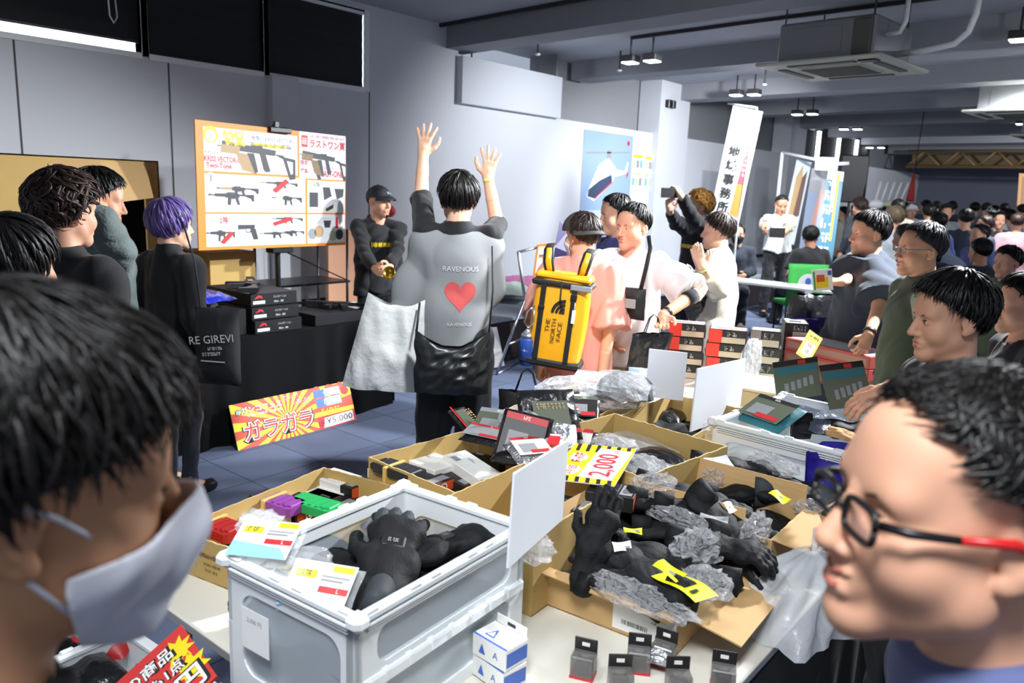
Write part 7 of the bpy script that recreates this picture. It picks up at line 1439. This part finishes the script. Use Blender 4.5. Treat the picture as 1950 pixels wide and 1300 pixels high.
wall_poster('helicopter_poster', 'large pale blue helicopter poster on the white wall', ((1113, 246), (1206, 262), 470), drawHeli)
def drawS(q, W, h):
    for r in range(2):
        for c in range(3): q.rect(W*(.08+.30*c), h*(.10+.46*r), W*(.32+.30*c), h*(.30+.46*r), (MATS['poster_blue'], m_grnl, m_gry)[(r+c) % 3], None, .001)
        q.rect(W*.08, h*(.36+.46*r), W*.9, h*(.44+.46*r), m_yel if r else m_grnl, None, .001)
for i, (x0, y0, x1, y1, yb) in enumerate(((1205, 286, 1227, 290, 360), (1229, 290, 1250, 293, 361), (1252, 293, 1273, 296, 362), (1243, 364, 1262, 366, 396))):
    wall_poster('small_poster', ('first', 'second', 'third')[i]+' small poster right of the helicopter one, counted from it' if i < 3 else 'small blue poster below the row of three on the wall', ((x0, y0), (x1, y1), yb), drawS, group='small wall posters')
q = MB(); a = atX(1338, 305, 0.01); b = atX(1440, 300, 0.01); q.box((0, a[1], 0.46), (0.03, a[1]+2.2, 2.25), mat('door_grey', '#a9adb6', 0.6), c=0.004); struct('door_1', q)
# ---- nobori banner
def drawN(q, W, h):
    q.rect(0, 0, W, h, mat('banner_white', '#f2f4f8', 0.7), None, .0005)
    q.poly([(W*.66, h*.30), (W*.90, h*.30), (W*.90, h*.98), (W*.80, h*.98)], mat('banner_red', '#dc5a66', 0.7), None, .001); q.poly([(W*.62, h*.02), (W*.90, h*.02), (W*.90, h*.32), (W*.66, h*.32)], mat('banner_orange', '#ef9a44', 0.7), None, .0012)
    for i, c in enumerate('地域事務所'): q.text(c, W*.36, h*(.60-.128*i), h*.10, m_ink, None, .006, bold=.025)
    q.text('人', W*.36, h*.80, h*.05, m_ink, None, .0016)
    for i, c in enumerate(['~~']*8): q.text(c, W*.80, h*(.72-.045*i), h*.026, m_wht, None, .0018)
BD = 10.5
card('nobori_banner', 'tall white vertical banner with black lettering and a red to orange stripe', atD(1352, 408, BD), atD(1408, 420, BD), atD(1385, 199, BD), drawN, m=mat('banner_white', ''), cat='banner')
q = MB(); a_ = V3(*atD(1441, 205, BD)); q.tube([atD(1386, 197, BD), a_], 0.012, m_white, 8); b_ = V3(*atD(1404, 430, BD)); q.tube([a_, b_, V3(b_[0], b_[1], 0.0)], 0.016, m_white, 8); q.tube([(b_[0]-0.2, b_[1], 0.02), (b_[0]+0.2, b_[1], 0.02)], 0.02, m_dark); tag(q.build('banner_pole'), 'white pole and foot of the tall vertical banner', 'pole')
# ---- far information corner
t = thing('folding_table', 'far white table where the person in the suit sits', 'table', (3.3, 9.85, 0), 0.0); q = MB(); q.box((-0.75, -0.25, 0.69), (0.78, 0.25, 0.72), m_wht, c=0.004); q.build('tabletop', t)
for x in (-0.7, 0.7):
    for y in (-0.2, 0.2): MB().tube([(x, y, 0), (x, y, 0.69)], 0.013, m_blackm).build('leg', t)
t = thing('folding_table', 'second far white table behind the green covered chair', 'table', (3.6, 12.4, 0), 0.0); q = MB(); q.box((-0.9, -0.25, 0.69), (0.9, 0.25, 0.72), m_wht, c=0.004); q.build('tabletop', t)
for x in (-0.85, 0.85):
    for y in (-0.2, 0.2): MB().tube([(x, y, 0), (x, y, 0.69)], 0.013, m_blackm).build('leg', t)
p = atD(1537, 520, 10.1); t = thing('covered_chair', 'chair with a bright green seat cover bearing a pale round emblem', 'chair', (p[0], p[1], 0), math.radians(42)); q = MB()
q.grid(lambda u, v: (-0.26+0.52*u, -0.02-0.03*math.sin(v*3), 0.42+0.55*v), 8, 8, mat('chair_green', '#3fae4e', 0.7)); q.box((-0.24, 0.0, 0.42), (0.24, 0.42, 0.47), MATS['chair_green'], c=0.01); T = Tm((0, -0.055, 0.72)) @ Matrix.Rotation(math.pi/2, 4, 'X')
q.poly([(0.13*math.cos(a), 0.13*math.sin(a)) for a in np.linspace(0, 6.28, 24)[:-1]], m_lg, T); q.poly([(0.04*math.cos(a), 0.05*math.sin(a)+0.03) for a in np.linspace(0, 6.28, 12)[:-1]], m_blu, T, .001); q.build('cover', t, solid=0.004)
for x in (-0.22, 0.22):
    for y in (0.02, 0.38): MB().tube([(x, y, 0), (x, y, 0.43)], 0.012, m_blackm).build('leg', t)
def tall_panel(name, label, x0, y0, x1, y1, yb, dep, draw, cat='poster panel'):
    return card(name, label, V3(*atD(x0-6, yb, dep)), V3(*atD(x1-6, yb+(y1-y0), dep)), V3(*atD(x0, y0, dep)), draw, cat=cat, th=0.01)
def dA(q, W, h): q.rect(0, 0, W, h, mat('panel_pale', '#c9d4e4', 0.4), None, .0005); q.poly([(W*.2, h*.2), (W*.6, h*.15), (W*.75, h*.6), (W*.5, h*.95), (W*.2, h*.8)], mat('panel_gold', '#b89a6c', 0.5), None, .001); q.poly([(W*.5, h*.3), (W*.9, h*.35), (W*.85, h*.9), (W*.6, h*.8)], mat('panel_brown', '#6d5148', 0.5), None, .0014)
def dB(q, W, h): q.rect(0, 0, W, h, mat('panel_slate', '#8592a8', 0.4), None, .0005); q.rect(0, h*.75, W, h, m_gry, None, .0008); q.poly([(W*.1, h*.0), (W*.4, h*.05), (W*.75, h*.75), (W*.55, h*.8)], mat('panel_flesh', '#b58a80', 0.5), None, .001); q.rect(W*.6, 0, W, h*.4, mat('panel_slate2', '#5a6a8c', 0.4), None, .001)
def dC(q, W, h):
    q.rect(0, 0, W, h, mat('panel_teal', '#2f6d86', 0.4), None, .0005); q.rect(W*.62, h*.25, W*.75, h*.98, m_yel, None, .001)
    for i, c in enumerate(['~~']*6): q.text(c, W*.36, h*(.88-.15*i), h*.10, m_wht, None, .001)
    q.rect(0, h*.9, W, h, m_wht, None, .0008)
tall_panel('display_banner', 'tall panel with brown and gold figures at the left of the display frame', 1490, 300, 1518, 306, 460, 13.5, dA)
tall_panel('display_banner', 'wide slate panel with a pinkish leaning figure behind the uniformed person', 1524, 318, 1562, 324, 500, 13.2, dB)
tall_panel('display_banner', 'teal vertical banner with white lettering and a yellow stripe', 1560, 322, 1590, 326, 500, 12.8, dC)
t = thing('tube_stand', 'white tube frame round the tall panels with a bright top box', 'frame', (0, 0, 0)); P1, P2, P3 = V3(*atD(1592, 312, 12.7)), V3(*atD(1571, 500, 12.7)), V3(*atD(1490, 290, 13.6))
MB().tube([P1, V3(P1[0], P1[1], 0)], 0.035, m_white, 10).build('post', t); MB().tube([P3, V3(P3[0], P3[1], 0)], 0.03, m_white, 10).build('post', t); MB().tube([P1, V3(*atD(1616, 311, 12.7))], 0.03, m_white, 10).build('cross_bar', t); MB().tube([P1, P3], 0.025, m_white, 10).build('cross_bar', t)
pp = atD(1573, 312, 12.9); MB().box((-0.14, -0.12, -0.1), (0.14, 0.12, 0.1), m_lens if False else mat('light_box', '#e8f0fb', 0.5, emit=1.6), Tm(pp, 0.7), c=0.02).build('light_box', t)
pp = atD(1618, 375, 14.5); tag(MB().box((-0.25, -0.1, -0.1), (0.25, 0.1, 0.75), m_blackm, Tm((pp[0], pp[1], pp[2]), 0.6), c=0.02).box((-0.02, -0.02, -pp[2]), (0.02, 0.02, -0.1), m_blackm, Tm(pp, 0.6)).build('loudspeaker'), 'black loudspeaker on a pole right of the display frame', 'speaker')
# white glowing rods and red pennant over the crowd
t = thing('rod_display', 'white display of upright rods above the heads of the crowd', 'display', atD(1680, 385, 14)); rot = MB()
for i in range(5): q = MB(); q.tube([(-0.12+0.09*i, 0.05*i, 0.0), (-0.06+0.10*i, 0.05*i, 0.36)], 0.022, m_white, 8); q.build('rod', t)
q = MB(); q.sphere((-0.1, 0, -0.04), (0.14, 0.1, 0.09), m_white, 12); q.sphere((0.15, 0.05, -0.03), (0.2, 0.1, 0.06), mat('pale_khaki', '#b9bda0', 0.6), 12); q.tube([(0, 0, -0.1), (0, 0, -atD(1680, 385, 14)[2])], 0.03, m_dark); q.build('mount', t)
a_ = V3(*atD(1750, 290, 15)); b_ = V3(*atD(1741, 330, 15)); c_ = V3(*atD(1733, 382, 15)); q = MB(); q.tube([V3(a_[0], a_[1], 3.66), b_], 0.01, m_dark, 6); q.tube([b_, c_], [0.02, 0.075], mat('pennant_red', '#c23a35', 0.7), 6); tag(q.build('pennant'), 'narrow red pennant hanging on a thin line from the ceiling', 'pennant')
def dO(q, W, h): q.rect(0, 0, W, h, mat('orange_banner', '#b9813a', 0.6), None, .0005); q.rect(W*.2, h*.1, W*.6, h*.9, mat('orange_banner2', '#8a5a26', 0.6), None, .001)
card('wall_banner', 'orange-brown vertical banner at the right edge near the far wall', atD(1936, 400, 18), atD(1966, 402, 18), atD(1944, 330, 18), dO, cat='banner')
# ---- crowd
CR = [(1608, 392, 15, 100, 'short', h_blk, '#b9b7a8', 'pale shirt'), (1640, 376, 13, 60, 'messy', h_bry, '#30343c', 'dark top, tousled hair'), (1708, 392, 9.5, 40, 'long', hairmat('hair_ash', '#7a6a54'), '#aab2ba', 'long ash-brown hair, pale grey backpack'), (1712, 378, 12, 30, 'short', h_blk, '#9a9484', 'short black hair, tan top'),
      (1738, 385, 14, 200, 'short', h_bry, '#c8cdd4', 'white top, facing forward'), (1772, 388, 12, 20, 'short_fringe', h_blk, '#1b1d22', 'black top, seen from behind'), (1790, 402, 9.5, 60, 'short', h_blk, '#4a4fa0', 'violet shirt'), (1803, 388, 13, 210, 'bowl', h_gry, '#8a8f96', 'grey hair and pale face'),
      (1842, 396, 9.5, 20, 'short', h_blk, '#1c2b3a', 'dark blue jacket, broad back'), (1828, 430, 7.6, 70, 'short', h_gry, '#7d8aa0', 'grey-blue shirt, leaning'), (1880, 410, 10.5, 120, 'short', h_bry, '#3a4258', 'navy shirt'), (1893, 389, 13, 40, 'short', h_blk, '#d4d8dc', 'white top'), (1905, 402, 12, 200, 'short', h_blk, '#26292e', 'black top, facing forward'),
      (1925, 398, 13, 30, 'short_fringe', h_blk, '#8893a0', 'slate shirt'), (1940, 405, 11, 10, 'short', h_bry, '#c1929b', 'pinkish top'), (1870, 425, 8.6, 140, 'short', h_blk, '#4f5a8c', 'blue-violet shirt, profile left'), (1925, 470, 5.6, 150, 'short_fringe', h_blk, '#5f6b4e', 'camouflage green jacket'),
      (1815, 470, 5.8, 30, 'short', h_blk, '#202a3a', 'black hair bent low, navy jacket'), (1870, 465, 5.4, 50, 'short', h_blk, '#27323f', 'dark slate jacket'), (1858, 384, 16, 20, 'short', h_blk, '#56606c', 'grey coat'), (1765, 380, 17, 50, 'short', h_blk, '#3b3f48', 'charcoal coat'), (1680, 384, 16, 30, 'short', h_blk, '#23262c', 'dark coat'), (1655, 385, 17, 10, 'short', h_gry, '#8a8578', 'beige coat'),
      (1815, 382, 17, 30, 'short', h_blk, '#2a3140', 'navy coat'), (1880, 385, 17, 10, 'short', h_bry, '#474b55', 'slate coat'), (1915, 386, 18, 20, 'short', h_blk, '#5a4f4a', 'brown coat'), (1948, 388, 17, 40, 'short', h_blk, '#d0ccc6', 'cream coat'), (1630, 388, 18, 60, 'short', h_blk, '#7a8088', 'grey jacket'), (1725, 384, 18, 0, 'short', h_blk, '#1d2026', 'black jacket'), (1785, 382, 19, 30, 'short', h_bry, '#6a7078', 'ash jacket')]
_pp = []
for i, (px, py, dep, yw, hr, hm_, col, what) in enumerate(CR):
    J = None
    while any(math.hypot(*(atD(px, py, dep)[:2]-o_)) < 0.62 for o_ in _pp): dep += 0.2
    _pp.append(atD(px, py, dep)[:2])
    if 'leaning' in what or 'bent' in what:
        J = dict(chest=(0, .22, 1.19), neck=(0, .40, 1.26), head=(0, .52, 1.32), shR=(.165, .33, 1.22), shL=(-.165, .33, 1.22), elR=(.22, .42, .98), elL=(-.22, .42, .98), wrR=(.15, .58, .85), wrL=(-.15, .58, .85), waist=(0, .04, 1.04))
    pt = atD(px, py, dep)
    H_ = min(max((pt[2]-0.02)/(1.717 if J is None else 1.46)*1.72, 1.5), 1.9)
    t, K, RM, *_ = person('person in the far crowd: '+what, (pt[0], pt[1], 0), math.radians(yw), J=J, H=H_, hair=hr, hm=hm_, top=dict(m=cloth('crowd_%s' % col[1:], col), sleeve='long', loose=0.03), bot=dict(m=c_jean), shoes=None, seed=200+i, vox=0.018 if dep > 7 else 0.013, hvox=0.009 if dep > 7 else 0.006,
                          eyes=dep < 11, hairn=0.5, group='people in the far crowd')
    if i in (11, 4): cap_part(t, RM, m_paper)
for k, (x, y) in enumerate(((4.2, 17.0), (6.6, 12.0))):
    t = thing('folding_table', ('dark topped sales table among the far crowd', 'dark topped sales table in front of the far crowd at the right')[k], 'table', (x, y, 0)); MB().box((-0.9, -0.3, 0.70), (0.9, 0.3, 0.73), m_dark, c=0.004).build('tabletop', t)
    for a in (-0.85, 0.85):
        for b in (-0.25, 0.25): MB().tube([(a, b, 0), (a, b, 0.70)], 0.013, m_blackm).build('leg', t)
